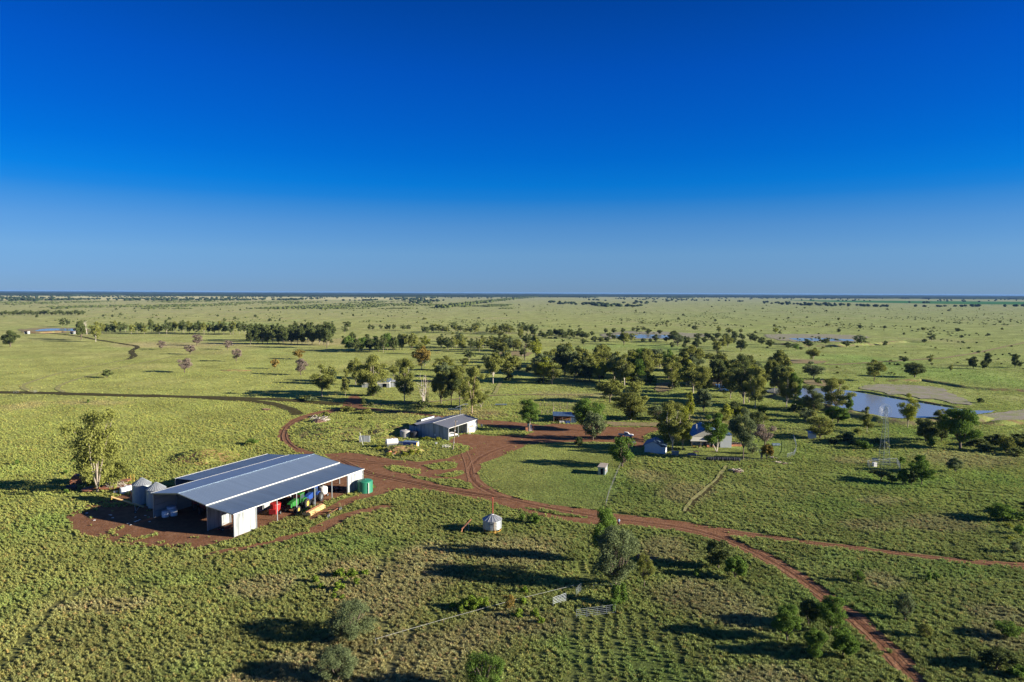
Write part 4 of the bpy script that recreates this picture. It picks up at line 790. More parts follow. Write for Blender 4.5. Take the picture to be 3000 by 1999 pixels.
fence('wire_fence', 'wire boundary fence behind the farm buildings', [(1375, 1196), (1470, 1190), (1560, 1186), (1582, 1186)], 6, 1.2, M['post'], M['steel'], 3, False, .07)
# steel gates and panels
def gate(p, q, h_, label, bars=5, name='steel_gate', m_='steel', stays=3, z0=.15):
    a, b = at(*p), at(*q); g = thing(name, label, 'gate', a, math.atan2(b.y-a.y, b.x-a.x)); L_ = (b-a).length
    mb = MB()
    for k in range(bars): z = z0+(h_-z0)*k/(bars-1) if bars > 1 else h_; mb.tube([(0, 0, z), (L_, 0, z)], .02, 5)
    mb.build('rail', M[m_], g); mb = MB()
    for k in range(stays): x_ = L_*k/(stays-1); mb.tube([(x_, 0, 0), (x_, 0, h_+.03)], .035, 5)
    mb.build('upright', M[m_], g); return g
gate((1620, 1776), (1658, 1762), 1.5, 'open silver rail gate leaning in the tussocks at the left of the old pens', 6)
gate((1687, 1750), (1702, 1732), 1.55, 'short silver rail gate standing nearer the big grey tree', 6)
gate((1738, 1731), (1794, 1731), 1.25, 'single top rail between two posts in the tree shade', 1, 'rail_fence', 'steel', 2)
gate((1688, 1812), (1750, 1803), 1.5, 'left panel of the long low steel rail fence before the planted rows', 5, 'steel_panel_fence', 'steel', 3)
gate((1750, 1803), (1803, 1796), 1.5, 'right panel of the long low steel rail fence before the planted rows', 5, 'steel_panel_fence', 'steel', 3)
gate((100, 1151), (108, 1150), 1.4, 'white gate on the far left ditch crossing', 4, 'steel_gate', 'steel')
gate((40, 1153), (55, 1152), 1.4, 'pale rail gate left of the ditch crossing', 4, 'steel_gate', 'steel')
# power pole
pw = thing('power_pole', 'tall leaning timber power pole in front of the workshop', 'pole', at(1327.3, 1318.4))
MB().tube([(0, 0, 0), (.4, .1, 5), (.95, .2, 10.6)], [.2, .17, .12], 8).build('pole', M['post'], pw)
MB().box(.4, 1.5, .1, .22, 9.9, 10.02).build('cross_arm', M['timber'], pw)
for x_ in (.5, 1.4): MB().lathe([(.05, 0), (.07, .1), (.04, .2)], c=(x_, .16, 10.03), n=8).build('insulator', M['white'], pw)
MB().tube([(1.0, .18, 10.5), (1.6, 0, 10.7)], .04, 5).lathe([(.03, 0), (.14, .12)], c=(1.6, 0, 10.58), n=8).build('lamp_arm', M['steel'], pw); MB().box(.25, .5, -.12, .1, 2.4, 2.8).build('meter_box', M['white'], pw)
MB().box(.55, .85, -.2, .1, 6.6, 7.1).build('junction_box', M['white'], pw)
# ================================================================ TREES
def leaf_arrays(rg, cl, n, size):
    """leaf clusters: cl = list of (centre, radii, weight); n quads in all -> vertices and a value per vertex, part random, part higher towards the outside of its cluster"""
    w_ = np.array([c[2] for c in cl]); w_ = w_/w_.sum(); idx = rg.choice(len(cl), n, p=w_)
    C = np.array([c[0] for c in cl])[idx]; Rd = np.array([c[1] for c in cl])[idx]
    dv = rg.normal(size=(n, 3)); dv /= np.linalg.norm(dv, axis=1)[:, None]; rad = rg.random(n)**.45
    P = C+dv*rad[:, None]*Rd
    nrm = dv*.7+rg.normal(size=(n, 3))*.7+np.array([0, 0, .25]); nrm /= np.linalg.norm(nrm, axis=1)[:, None]
    a = np.cross(nrm, rg.normal(size=(n, 3))); a /= np.linalg.norm(a, axis=1)[:, None]; b = np.cross(nrm, a)
    s = size*rg.uniform(.55, 1.35, n)[:, None]; asp = rg.uniform(.45, .9, n)[:, None]
    V = np.stack([P-a*s, P-b*s*asp*.8, P+a*s, P+b*s*asp*.8], 1).reshape(-1, 3)
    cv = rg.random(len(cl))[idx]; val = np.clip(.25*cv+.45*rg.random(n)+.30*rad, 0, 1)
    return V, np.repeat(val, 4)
def fast_mesh(name, V, quads, lv, mats, mi=None):
    me = bpy.data.meshes.new(name); me.vertices.add(len(V)); me.vertices.foreach_set('co', V.astype(np.float32).ravel())
    me.loops.add(quads.size); me.loops.foreach_set('vertex_index', quads.astype(np.int32).ravel()); me.polygons.add(len(quads))
    me.polygons.foreach_set('loop_start', (np.arange(len(quads))*4).astype(np.int32))
    for m in mats: me.materials.append(m)
    if mi is not None: me.polygons.foreach_set('material_index', mi.astype(np.int32))
    a_ = me.attributes.new('lv', 'FLOAT', 'POINT'); a_.data.foreach_set('value', lv.astype(np.float32)); me.update(calc_edges=True); me.validate(); return me
def tree_proto(kind, seed, lod):
    """crown and trunk meshes of a tree 1 high and 1 wide"""
    rg = np.random.default_rng(seed*13+5); rnd = random.Random(seed); cl = []; tb = MB(); seg = {2: 8, 1: 6, 0: 4}[lod]
    def limb(a, b, r0, r1, bend=.06, n=4):
        a, b = Vector(a), Vector(b); off = Vector((rnd.uniform(-1, 1), rnd.uniform(-1, 1), rnd.uniform(-.3, .6)))*bend
        pts = [a+(b-a)*t+off*math.sin(math.pi*t) for t in np.linspace(0, 1, n)]; tb.tube(pts, [r0+(r1-r0)*t for t in np.linspace(0, 1, n)], seg, cap=False); return pts
    if kind in ('gum', 'slim', 'vgum', 'multi'):
        sl_ = kind == 'slim'; fk = rnd.uniform(.10, .24) if kind not in ('vgum', 'multi') else .04; tr = .019 if not sl_ else .013
        base = Vector((0, 0, fk))
        if kind != 'vgum': limb((0, 0, -.02), base, tr*1.15, tr*.85, .01, 3)
        nl = {'gum': rnd.randint(4, 6), 'slim': 3, 'vgum': 2, 'multi': 5}[kind]; a0 = rnd.uniform(0, 6.28)
        for k in range(nl):
            a = a0+k*2*math.pi/nl+rnd.uniform(-.4, .4); rr = rnd.uniform(.16, .34)*(.6 if sl_ else 1)*(1.25 if kind == 'multi' else 1); zt = rnd.uniform(.55, .88)+(.1 if kind == 'multi' else 0)
            tip = Vector((math.cos(a)*rr, math.sin(a)*rr, zt)); pts = limb(base if kind != 'vgum' else (0, 0, -.02), tip, tr*.75, tr*.22, .07, 5)
            m = rnd.randint(4, 6) if kind != 'multi' else 6
            for j in range(m):
                t = rnd.uniform(.35, 1.0); p = pts[min(len(pts)-1, int(t*(len(pts)-1)+.5))]
                e = p+Vector((rnd.uniform(-.2, .2), rnd.uniform(-.2, .2), rnd.uniform(.0, .16)))
                hr = math.hypot(e.x, e.y)
                if hr > .42: e.x *= .42/hr; e.y *= .42/hr
                e.z = min(.93, max(.26, e.z-.06)); limb(p, e, tr*.25, tr*.08, .03, 3)
                rd = rnd.uniform(.09, .16); cl.append((tuple(e), (rd*1.15, rd*1.15, rd*.62), rd**2))
            rd = rnd.uniform(.08, .14); cl.append((tuple(tip+Vector((0, 0, .03))), (rd*1.1, rd*1.1, rd*.7), rd**2))
        top = Vector((rnd.uniform(-.1, .1), rnd.uniform(-.1, .1), .92)); limb(base, top, tr*.6, tr*.12, .08, 5); cl.append((tuple(top), (.12, .12, .075), .02)); cl.append((tuple(top-Vector((.08, .05, .14))), (.13, .13, .09), .02))
        for k in range(7): a = rnd.uniform(0, 6.28); q_ = rnd.uniform(.1, .32); cl.append(((math.cos(a)*q_, math.sin(a)*q_, rnd.uniform(.24, .62)), (.14, .14, .09), .014))
        if kind == 'multi':
            for k in range(16): a = rnd.uniform(0, 6.28); q_ = rnd.uniform(.12, .42); cl.append(((math.cos(a)*q_, math.sin(a)*q_, rnd.uniform(.10, .6)), (.10, .10, .08), .010))
    elif kind in ('round', 'wil', 'grey', 'flat'):
        fk = {'round': .14, 'wil': .12, 'grey': .2, 'flat': .3}[kind]; limb((0, 0, -.02), (0, 0, fk), .028, .022, .01, 3)
        n = {'round': 26, 'wil': 46, 'grey': 22, 'flat': 20}[kind]; zc, zr = {'round': (.56, .40), 'wil': (.56, .42), 'grey': (.60, .36), 'flat': (.72, .22)}[kind]
        for k in range(n):
            u = rnd.uniform(-1, 1) if kind != 'wil' else rnd.uniform(-.95, 1); a = rnd.uniform(0, 6.28); q = math.sqrt(1-u*u)*rnd.uniform(.55, 1)*rnd.uniform(.8, 1); e = Vector((math.cos(a)*q*.38, math.sin(a)*q*.38, zc+u*zr*rnd.uniform(.72, .92)))
            if kind in ('grey', 'flat', 'wil') or k % 3 == 0: limb((0, 0, fk), e, .014, .004, .05, 4)
            rd = rnd.uniform(.08, .16) if kind != 'wil' else rnd.uniform(.05, .125); cl.append((tuple(e), (rd, rd, rd*(.8 if kind != 'wil' else 1.15)), rd**2))
        cl.append(((0, 0, zc), (.22, .22, zr*.55), .06 if kind not in ('grey', 'wil') else .02))
    elif kind == 'dead':
        for k in range(3):
            a = rnd.uniform(0, 6.28); rr = rnd.uniform(.05, .3); tip = Vector((math.cos(a)*rr, math.sin(a)*rr, rnd.uniform(.75, 1))); pts = limb((0, 0, -.02), tip, .028, .005, .06, 6)
            for j in range(7):
                p = pts[rnd.randint(1, 5)]; e = p+Vector((rnd.uniform(-.28, .28), rnd.uniform(-.28, .28), rnd.uniform(.02, .25))); q = limb(p, e, .008, .002, .03, 3)
                for _ in range(2): limb(q[1], q[1]+Vector((rnd.uniform(-.12, .12), rnd.uniform(-.12, .12), rnd.uniform(0, .14))), .004, .0015, .01, 3)
        cl.append(((0, 0, .8), (.25, .25, .15), 1))
    elif kind == 'bush':
        for k in range(13):
            a = rnd.uniform(0, 6.28); q = rnd.uniform(0, .36); z = rnd.uniform(.22, .8)*(1-q*.7); rd = rnd.uniform(.14, .24); cl.append(((math.cos(a)*q, math.sin(a)*q, z), (rd*.85, rd*.85, rd*1.1), rd**2))
        for k in range(5): a = rnd.uniform(0, 6.28); limb((0, 0, -.05), (math.cos(a)*.25, math.sin(a)*.25, .5), .02, .006, .05, 3)
    dens = {'gum': 1.15, 'multi': 1.1, 'vgum': 1.1, 'slim': .9, 'round': 1.5, 'wil': 1.05, 'grey': .9, 'flat': 1.1, 'dead': .03, 'bush': 1.1}[kind]
    n, sz = {2: (13000, .0155), 1: (4600, .0265), 0: (620, .058)}[lod]
    if kind in ('grey',): sz *= .8; n = int(n*1.2)
    if kind == 'wil': sz *= .8; n = int(n*1.2)
    if kind == 'bush': sz *= 1.7; n = int(n*.5)
    n = max(10, int(n*dens)); V, lv = leaf_arrays(rg, cl, n, sz)
    V[:, 2] = np.maximum(V[:, 2], .005)
    crown = fast_mesh('crown', V, np.arange(len(V)).reshape(-1, 4), lv, [LM['olive']])
    trunk = newmesh('trunk', tb.V, tb.F, [M['bark']], smooth=True)
    joint = None
    if lod == 0:
        nb = len(V); TV = np.array([tuple(v) for v in tb.V]); Q = np.array([f for f in tb.F if len(f) == 4])+nb
        joint = fast_mesh('tree', np.concatenate([V, TV]), np.concatenate([np.arange(nb).reshape(-1, 4), Q]), np.concatenate([lv, np.full(len(TV), .5)]), [LM['olive'], M['bark']], np.concatenate([np.zeros(nb//4), np.ones(len(Q))]))
    return crown, trunk, joint
PR = {}
def proto(kind, var, lod):
    k = (kind, var, lod)
    if k not in PR: PR[k] = tree_proto(kind, abs(hash((kind[0], len(kind), var, lod))) % 9973 if False else (ord(kind[0])*31+ord(kind[-1])*7+var*101+lod*13), lod)
    return PR[k]
NV = {'gum': 5, 'round': 4, 'wil': 3, 'grey': 3, 'flat': 2, 'dead': 2, 'slim': 3, 'vgum': 1, 'bush': 3, 'multi': 1}
CNT = [0]
def tree(px, by, top, w_px, kind='gum', leaf='olive', label=None, group=None, cat='tree', bark=None, name=None, var=None, z0=0.0, small=None):
    """a tree whose foot stands on the ground that pixel (px, by) shows, as tall and wide as the photograph has it"""
    p = at(px, by); ht = height_at(p, top); dist = (p.x*_f.x+p.y*_f.y+(-H)*_f.z); wd = w_px*dist/F; hp = by-top; CNT[0] += 1; i = CNT[0]
    rs = random.Random(i*7+1); lod = 2 if hp > 88 else (1 if hp > 30 else 0); v = rs.randrange(NV[kind]) if var is None else var
    cr, tr, jn = proto(kind, v, lod); bark = bark or {'gum': 'bark', 'vgum': 'barkwhite', 'slim': 'bark', 'dead': 'deadwood', 'grey': 'barkdark'}.get(kind, 'barkdark')
    name = name or {'gum': 'gum_tree', 'multi': 'gum_tree', 'vgum': 'gum_tree', 'slim': 'gum_tree', 'dead': 'dead_tree', 'bush': 'bush'}.get(kind, 'tree'); kw = 1.2 if hp > 30 or kind != 'bush' else 1.0; scl = (wd*kw, wd*kw, ht*1.05); rz = rs.uniform(0, 6.28) if kind != 'vgum' else R(15)
    def mk(nm, me, m, par=None, slot=0):
        o = link(bpy.data.objects.new(nm, me)); 
        if me.materials[slot] is not m:
            o.material_slots[slot].link = 'OBJECT'; o.material_slots[slot].material = m
        if par: o.parent = par
        return o
    if small or (small is None and (hp < 20 or (kind == 'bush' and hp < 60))):
        if jn is None: jn = proto(kind, v, 0)[2]
        if kind == 'bush' and lod == 1: jn = None; cr2 = cr; o = mk(name, cr2, LM[leaf])
        else:
            o = mk(name, jn, LM[leaf])
            if jn.materials[1] is not M[bark]: o.material_slots[1].link = 'OBJECT'; o.material_slots[1].material = M[bark]
    else:
        o = link(bpy.data.objects.new(name, None)); o.empty_display_size = .2
        if kind != 'dead': mk('crown', cr, LM[leaf], o)
        mk('trunk', tr, M[bark], o)
    o.location = (p.x, p.y, z0+float(mound_z(np.array([p.x]), np.array([p.y]))[0])); o.rotation_euler = (0, 0, rz); o.scale = scl
    return tag(o, label, cat, group)
T = tree
# --- left side
T(286, 1444, 1213, 138, 'multi', 'olive', 'tall many stemmed gum over the rusty junk beside the silos', bark='bark', var=0)
T(345, 1424, 1352, 78, 'round', 'olive', 'low leafy tree crowding the right side of the tall junkyard gum')
T(276, 1438, 1378, 52, 'round', 'olive', 'leafy regrowth at the foot of the tall junkyard gum')
T(30, 1016, 970, 52, 'round', 'dark', 'dark bushy tree alone at the left edge of the far paddock')
T(183, 958, 932, 18, 'gum', 'dark', 'left of two small gums behind the far left dam'); T(200, 958, 935, 15, 'gum', 'dark', 'right of two small gums behind the far left dam')
T(238, 996, 941, 38, 'round', 'dark', 'dense dark tree at the right end of the far left dam'); T(281, 1002, 946, 34, 'gum', 'olive', 'white trunked gum beside the dense dark tree by the far left dam', bark='barkwhite')
T(255, 980, 942, 22, 'dead', 'olive', 'bare dead tree between the dark tree and white trunked gum')
for (x, b, t, w_, lf, lb) in ((472, 1024.7, 999, 32, 'grey', 'small grey brown tree left of the lone paddock trees'), (577, 1013, 981, 38, 'grey', 'grey topped tree with green skirt highest among the lone trees'), (557, 1038.7, 1010, 40, 'grey', 'mauve grey round tree just below the green skirted one'),
    (666.5, 1024.7, 998, 34, 'grey', 'grey tree nearest the dark woodland among the lone trees'), (692, 1060, 1022, 36, 'grey', 'upright grey green tree right of the orange scrape'), (541, 1091.7, 1049, 48, 'grey', 'largest grey brown lone tree above the orange scrape'),
    (876, 1052.7, 1023, 34, 'orange', 'ochre round tree below the dark woodland'), (805, 1080.8, 1051, 29, 'orange', 'small orange brown round tree alone in the paddock'), (881, 1099, 1052, 44, 'grey', 'grey twiggy tree left of the first big gums')):
    T(x, b, t, w_, 'grey' if lf == 'grey' else 'round', lf, lb, 'lone trees in the left paddock')
T(313, 1107, 1083, 33, 'round', 'dark', 'small dark round tree alone above the ditch line', 'lone trees in the left paddock')
# --- behind the big shed
T(943, 1163, 1071, 74, 'gum', 'olive', 'spreading gum standing left of the red track junction', var=1); T(1012, 1163, 1084, 32, 'slim', 'olive', 'thin straight gum beside the spreading one at the track junction', var=0)
T(1042, 1128, 1050, 44, 'gum', 'olive', 'gum behind the thin one left of the tin hay shed', var=2); T(1089, 1158, 1042, 96, 'gum', 'olive', 'wide gum with broken top in front of the tin hay shed', var=3)
T(1094, 1160, 1118, 48, 'bush', 'dark', 'dark undergrowth around the foot of the gum at the hay shed', cat='bush', small=False); T(1185, 1178, 1054, 72, 'gum', 'olive', 'leaning double trunked gum between the hay shed and workshop', var=4)
T(1236, 1084, 1016, 50, 'gum', 'orange', 'flat topped golden gum behind the double trunked one', bark='bark', var=1); T(1245, 1020, 985, 26, 'gum', 'yellow', 'small light green tree above the golden gum')
T(1240, 1197, 1103, 56, 'dead', 'grey', 'left bare dead tree behind the workshop'); T(1254, 1193, 1105, 34, 'dead', 'grey', 'right bare dead tree with dark straight stem behind the workshop', bark='barkdark')
T(1237, 1199, 1172, 56, 'bush', 'dark', 'dark thicket at the foot of the dead trees', cat='bush', small=False)
T(1292, 1183, 1088, 62, 'round', 'olive', 'leftmost gum of the dense clump behind the workshop'); T(1322, 1190, 1080, 62, 'gum', 'dark', 'middle gum of the dense clump behind the workshop', bark='barkdark', var=0); T(1346, 1190, 1075, 60, 'gum', 'olive', 'right gum of the dense clump behind the workshop', var=2)
T(1365, 1198, 1120, 30, 'gum', 'olive', 'small pale stemmed gum under the clump behind the workshop'); T(1383, 1216, 1083, 66, 'gum', 'olive', 'bare armed gum with salmon trunk beside the back road', bark='barkpink', var=4)
T(1409, 1196, 1145, 50, 'gum', 'olive', 'low olive branch tree right of the salmon trunked gum', var=3)
T(1305, 1086, 1044, 48, 'gum', 'olive', 'hazy olive tree behind the workshop clump', var=0); T(1360, 1075, 1047, 30, 'round', 'olive', 'small olive tree above the workshop clump'); T(1404, 1083, 1067, 16, 'round', 'dark', 'tiny dark round tree above the salmon trunked gum')
T(1065, 1185, 1162, 22, 'bush', 'dark', 'dark bush on the corner of the red track junction', cat='bush'); T(910, 1176, 1163, 60, 'bush', 'greygreen', 'low grey scrub beside the ditch bend', cat='bush'); T(1088, 1190, 1178, 24, 'bush', 'dark', 'low dark bush right of the track junction', cat='bush')
# --- middle belt
T(1444.6, 1124, 1037, 56, 'gum', 'olive', 'lone gum with crooked white trunk on the sunny flat', bark='barkwhite', var=1); T(1491, 1112, 1035, 66, 'gum', 'olive', 'broad gum with dark skirt right of the crooked white trunk', var=2); T(1491, 1113, 1093, 40, 'bush', 'dark', 'dark skirt bush under the broad gum', cat='bush', small=False)
T(1455, 1038, 1003, 44, 'gum', 'olive', 'small olive gum above the crooked white trunk'); T(1517, 1089, 1065, 26, 'round', 'greygreen', 'small grey tree behind the broad gum'); T(1546.6, 1090, 1072, 21, 'bush', 'dark', 'round dark green bush in the shade flat', cat='bush')
T(1592, 1123, 1050, 62, 'gum', 'yellow', 'pale yellow green gum with dark bush below', var=0); T(1590, 1121, 1105, 48, 'bush', 'dark', 'dark bush under the pale gum', cat='bush', small=False); T(1538, 1056, 1007, 38, 'dead', 'olive', 'bare fan shaped tree with dark stems beyond the flat', bark='barkdark')
T(1506, 1029, 996, 24, 'dead', 'olive', 'small dead tree at the bend beyond the flat', bark='barkdark'); T(1570, 1058, 997, 34, 'gum', 'yellow', 'tall light green gum beside the bare fan shaped tree', var=3)
T(1617, 1090, 1024, 56, 'gum', 'olive', 'olive gum left of the dark domed tree', var=1); T(1655, 1099, 1017, 66, 'round', 'dark', 'dark domed tree in the middle belt'); T(1687, 1098, 1033, 50, 'gum', 'olive', 'gum with crown touching the dark domed tree', var=4)
T(1714.5, 1120, 1056, 54, 'gum', 'dark', 'dark stemmed gum in the centre shade', bark='barkdark', var=2); T(1751, 1103, 1022, 56, 'gum', 'olive', 'tall gum standing left of the biggest clump', var=0); T(1761, 1108, 1078, 52, 'bush', 'dark', 'dark shrub below the biggest clump', cat='bush', small=False)
T(1692, 1033, 1012, 18, 'round', 'dark', 'small dark crown above the domed tree'); T(1800, 1117, 1032, 62, 'gum', 'olive', 'left gum of the biggest clump', var=4); T(1829, 1131, 1040, 68, 'gum', 'olive', 'white stemmed gum at the front of the biggest clump', bark='barkwhite', var=1); T(1866, 1126, 1026, 64, 'gum', 'green', 'green gum of the biggest clump', var=3)
T(1893, 1126, 1024, 46, 'gum', 'olive', 'right gum of the biggest clump', var=2); T(1906, 1126, 1096, 44, 'bush', 'green', 'bright green bush at the right foot of the biggest clump', cat='bush', small=False); T(1858, 1128, 1098, 44, 'bush', 'dark', 'dark undergrowth inside the biggest clump', cat='bush', small=False)
T(1970, 1141, 1043, 62, 'gum', 'olive', 'tall gum right of the small red clearing', var=0); T(1976, 1140, 1110, 40, 'bush', 'dark', 'dark shrub under the tall gum at the red clearing', cat='bush', small=False); T(2030, 1152, 1066, 84, 'gum', 'olive', 'spreading olive gum with pale limbs right of the clearing', var=1)
T(2060, 1165, 1076, 62, 'gum', 'olive', 'gum behind the dark conifer like tree', var=4); T(2178, 1184, 1046, 84, 'gum', 'dark', 'dark crowned tall gum beside the small water', var=3); T(2194, 1180, 1078, 64, 'gum', 'yellow', 'yellow green gum in front of the dark crowned one', var=2)
T(2140, 1168, 1084, 50, 'gum', 'olive', 'gum hanging over the small bit of water', var=0); T(2212, 1195, 1078, 66, 'gum', 'olive', 'gum with forked white trunk at the left end of the dam', bark='barkwhite', var=4)
T(1787, 1179, 1114, 84, 'gum', 'olive', 'low spreading gum with dark limbs above the blue roofed shed', bark='barkdark', var=1); T(1847, 1232, 1125, 106, 'gum', 'olive', 'large bushy olive gum in the centre of the farmyard', var=3); T(1845, 1230, 1160, 84, 'bush', 'dark', 'dark lower foliage inside the large farmyard gum', cat='bush', small=False)
T(1722, 1262, 1168, 98, 'round', 'green', 'rounded green tree right of the blue roofed shed'); T(1737, 1289, 1208, 78, 'wil', 'greygreen', 'grey green drooping tree in front of the rounded green one'); T(1551, 1265, 1172, 60, 'gum', 'green', 'compact green gum with sheet iron leaning on its trunk', var=2)
T(1695, 1312, 1281, 34, 'round', 'dark', 'little dark green tree on the edge of the mown circle'); T(1823, 1368, 1281, 92, 'wil', 'green', 'leaning leafy tree at the fence corner of the mown circle')
T(1948, 1292, 1205, 56, 'gum', 'dark', 'dark left half of the garden gums by the garage', bark='barkdark', var=0); T(1970, 1320, 1181, 92, 'gum', 'olive', 'tall white stemmed garden gum beside the garage', bark='barkwhite', var=4); T(2000, 1318, 1200, 56, 'gum', 'yellow', 'yellowish gum between the garage and farmhouse', var=3)
T(2019, 1230, 1150, 38, 'slim', 'yellow', 'slim yellow green gum with pink trunk behind the garage', bark='barkpink', var=1); T(1925, 1232, 1189, 62, 'wil', 'greygreen', 'pale grey scrubby tree behind the garage'); T(2061, 1206, 1142, 56, 'round', 'greygreen', 'dark grey green conical tree behind the farmhouse')
T(2100, 1324, 1214, 86, 'vgum', 'green', 'gum with V shaped white trunk in front of the farmhouse', bark='barkwhite'); T(2128, 1228, 1183, 46, 'bush', 'yellow', 'bright yellow green tree left of the house chimney', name='tree', small=False); T(2165, 1222, 1183, 50, 'bush', 'yellow', 'second bright yellow green tree behind the house trees', name='tree', small=False)
T(2177, 1347, 1200, 78, 'gum', 'greygreen', 'tall leafy tree with dark forked trunk right of the farmhouse', bark='barkdark', var=0); T(2212, 1262, 1205, 52, 'round', 'dark', 'dark green tree behind the house yard'); T(2240, 1306, 1243, 70, 'grey', 'grey', 'grey brown thin leaved tree in the house yard')
T(2246, 1345, 1302, 40, 'round', 'orange', 'small orange tinged tree beside the yard stump'); T(2205, 1330, 1300, 40, 'wil', 'greygreen', 'soft grey green shrub at the foot of the dark forked tree')
# --- dam side
T(2304, 1195, 1092, 60, 'gum', 'olive', 'gum with long leaning white trunk above the dam', bark='barkwhite', var=1); T(2329, 1194, 1095, 46, 'gum', 'green', 'green gum just right of the leaning white trunk', var=2); T(2327, 1204, 1184, 40, 'bush', 'dark', 'dark bush at the foot of the green dam gum', cat='bush', small=False)
T(2384, 1222, 1132, 64, 'gum', 'dark', 'dark heavy gum leaning over the dam wall', bark='barkdark', var=3); T(2448, 1206, 1112, 88, 'gum', 'olive', 'wide open gum with bare limb over the dam', var=4); T(2489, 1214, 1160, 29, 'slim', 'green', 'slender young gum on the dam wall', var=2)
T(2455, 1239, 1190, 70, 'round', 'green', 'dense green tree below the dam wall'); T(2360, 1236, 1198, 42, 'gum', 'greygreen', 'small grey green gum left of the dam wall trees', var=0); T(2402, 1284, 1224, 98, 'wil', 'olive', 'large soft olive shrub tree beside the little white shed')
T(2540, 1268, 1194, 40, 'slim', 'olive', 'slim twin stemmed tree left of the lattice tower', var=0); T(2659, 1254, 1156, 54, 'gum', 'yellow', 'tall yellow green gum in front of the dam water', var=1); T(2759, 1239, 1199, 38, 'gum', 'olive', 'small gum at the right part of the dam', var=2)
T(2712, 1297, 1226, 72, 'round', 'dark', 'dark rounded tree right of the lattice tower'); T(2812, 1315, 1198, 122, 'round', 'green', 'largest broad green tree near the right edge'); T(2725, 1310, 1280, 32, 'bush', 'green', 'bright round bush under the dark rounded tree', cat='bush'); T(2758, 1292, 1250, 46, 'round', 'dark', 'dark shrubby tree between the two broad ones')
T(2790, 1228, 1198, 36, 'round', 'greygreen', 'grey green tree behind the largest broad tree'); T(2948, 1327, 1277, 48, 'round', 'olive', 'olive tree in the thicket at the right edge'); T(2986, 1320, 1287, 34, 'round', 'olive', 'small olive tree beside the right edge thicket')
for i, (x, b, t, w_) in enumerate(((2870, 1308, 1285, 90), (2920, 1300, 1272, 90), (2985, 1296, 1270, 80), (3030, 1325, 1290, 80), (2885, 1322, 1302, 60), (2975, 1335, 1312, 70), (2850, 1290, 1272, 50))): T(x, b, t, w_, 'bush', 'dark', 'dark green scrub of the thicket on the right edge', 'scrub of the right edge thicket', 'bush', small=False)
for (x, b, t, w_, lf, lb) in ((2533, 1317, 1286, 46, 'green', 'rounded green shrub left of the tower'), (2478, 1293, 1268, 66, 'dark', 'dark wide shrub between big soft shrub and tower'), (2567, 1300, 1282, 34, 'dark', 'dark low shrub behind the tower legs'), (2594, 1317, 1295, 28, 'olive', 'pale small shrub between the tower legs'),
    (2513, 1272, 1254, 30, 'olive', 'little thin shrub above the rounded green one'), (2642, 1358, 1337, 26, 'green', 'loose green shrub right of the tower compound'), (2512, 1304, 1288, 60, 'dark', 'dark shaded scrub left of the tower'), (2440, 1300, 1280, 50, 'dark', 'dark scrub under the large soft shrub')): T(x, b, t, w_, 'bush', lf, lb, cat='bush', small=False)
T(2698, 1385, 1334, 52, 'round', 'green', 'upper round tree of the group right of the tower'); T(2700, 1422, 1355, 58, 'gum', 'green', 'lower loose tree of the group right of the tower', bark='barkdark', var=0); T(2645, 1420, 1376, 38, 'round', 'green', 'left green tree of the group below the compound'); T(2581, 1409, 1379, 66, 'flat', 'dark', 'dark flat topped tree below the tower compound')
T(2612, 1415, 1392, 36, 'round', 'olive', 'small olive tree between the flat topped and green ones'); T(2670, 1424, 1380, 30, 'round', 'dark', 'dark tree in the middle of the group below the compound'); T(2798, 1385, 1342, 44, 'round', 'greygreen', 'lone rounded tree in the right paddock')
# --- right plain singles
T(2382, 1059, 1020, 36, 'gum', 'olive', 'small gum above the tall leaning one on the right plain', var=1); T(2383.6, 1112, 1061, 62, 'gum', 'greygreen', 'wide fan shaped gum above the dam', var=4); T(2397, 1124, 1105, 24, 'bush', 'green', 'green bush beside the fan shaped gum', cat='bush')
T(2561, 1117, 1056, 56, 'gum', 'olive', 'umbrella crowned gum alone behind the dam', bark='barkdark', var=2); T(2679.5, 1106, 1063, 64, 'round', 'dark', 'dark broad round tree alone behind the dam'); T(2649, 1062, 1044, 28, 'round', 'dark', 'small dark tree above the broad round one'); T(2727, 1067, 1040, 16, 'gum', 'olive', 'small narrow tree on the right plain')
T(2851, 1081, 1046, 30, 'round', 'dark', 'left dark tree of three on the right plain'); T(2883.5, 1082, 1056, 26, 'round', 'dark', 'lower dark tree of three on the right plain'); T(2893.6, 1073, 1035, 26, 'round', 'dark', 'taller dark tree of three on the right plain'); T(2973.5, 1078, 1038, 26, 'round', 'dark', 'dark tree near the right edge of the plain'); T(2988, 1077, 1056, 22, 'round', 'dark', 'low dark tree touching the one near the right edge')
T(2785, 1089, 1069, 16, 'grey', 'olive', 'thin little tree on the right plain'); T(2729, 1000, 976, 22, 'gum', 'dark', 'dark tree beyond the far right dam'); T(2708, 1004, 992, 18, 'bush', 'dark', 'low bush left of the tree beyond the far right dam', cat='bush'); T(2873, 1181, 1165, 28, 'bush', 'dark', 'dark bush on the sunlit slope right of the dam', cat='bush')
T(2254, 1018, 995, 28, 'round', 'dark', 'left dark tree below the far right dam'); T(2231, 1010, 988, 30, 'round', 'dark', 'dark tree left of the far right dam'); T(2308, 1022, 1002, 24, 'round', 'dark', 'dark tree under the middle of the far right dam'); T(2331, 1028, 1007, 22, 'gum', 'green', 'light green tree under the far right dam'); T(2346, 1025, 1016, 14, 'bush', 'dark', 'little bush right of the light green tree', cat='bush')
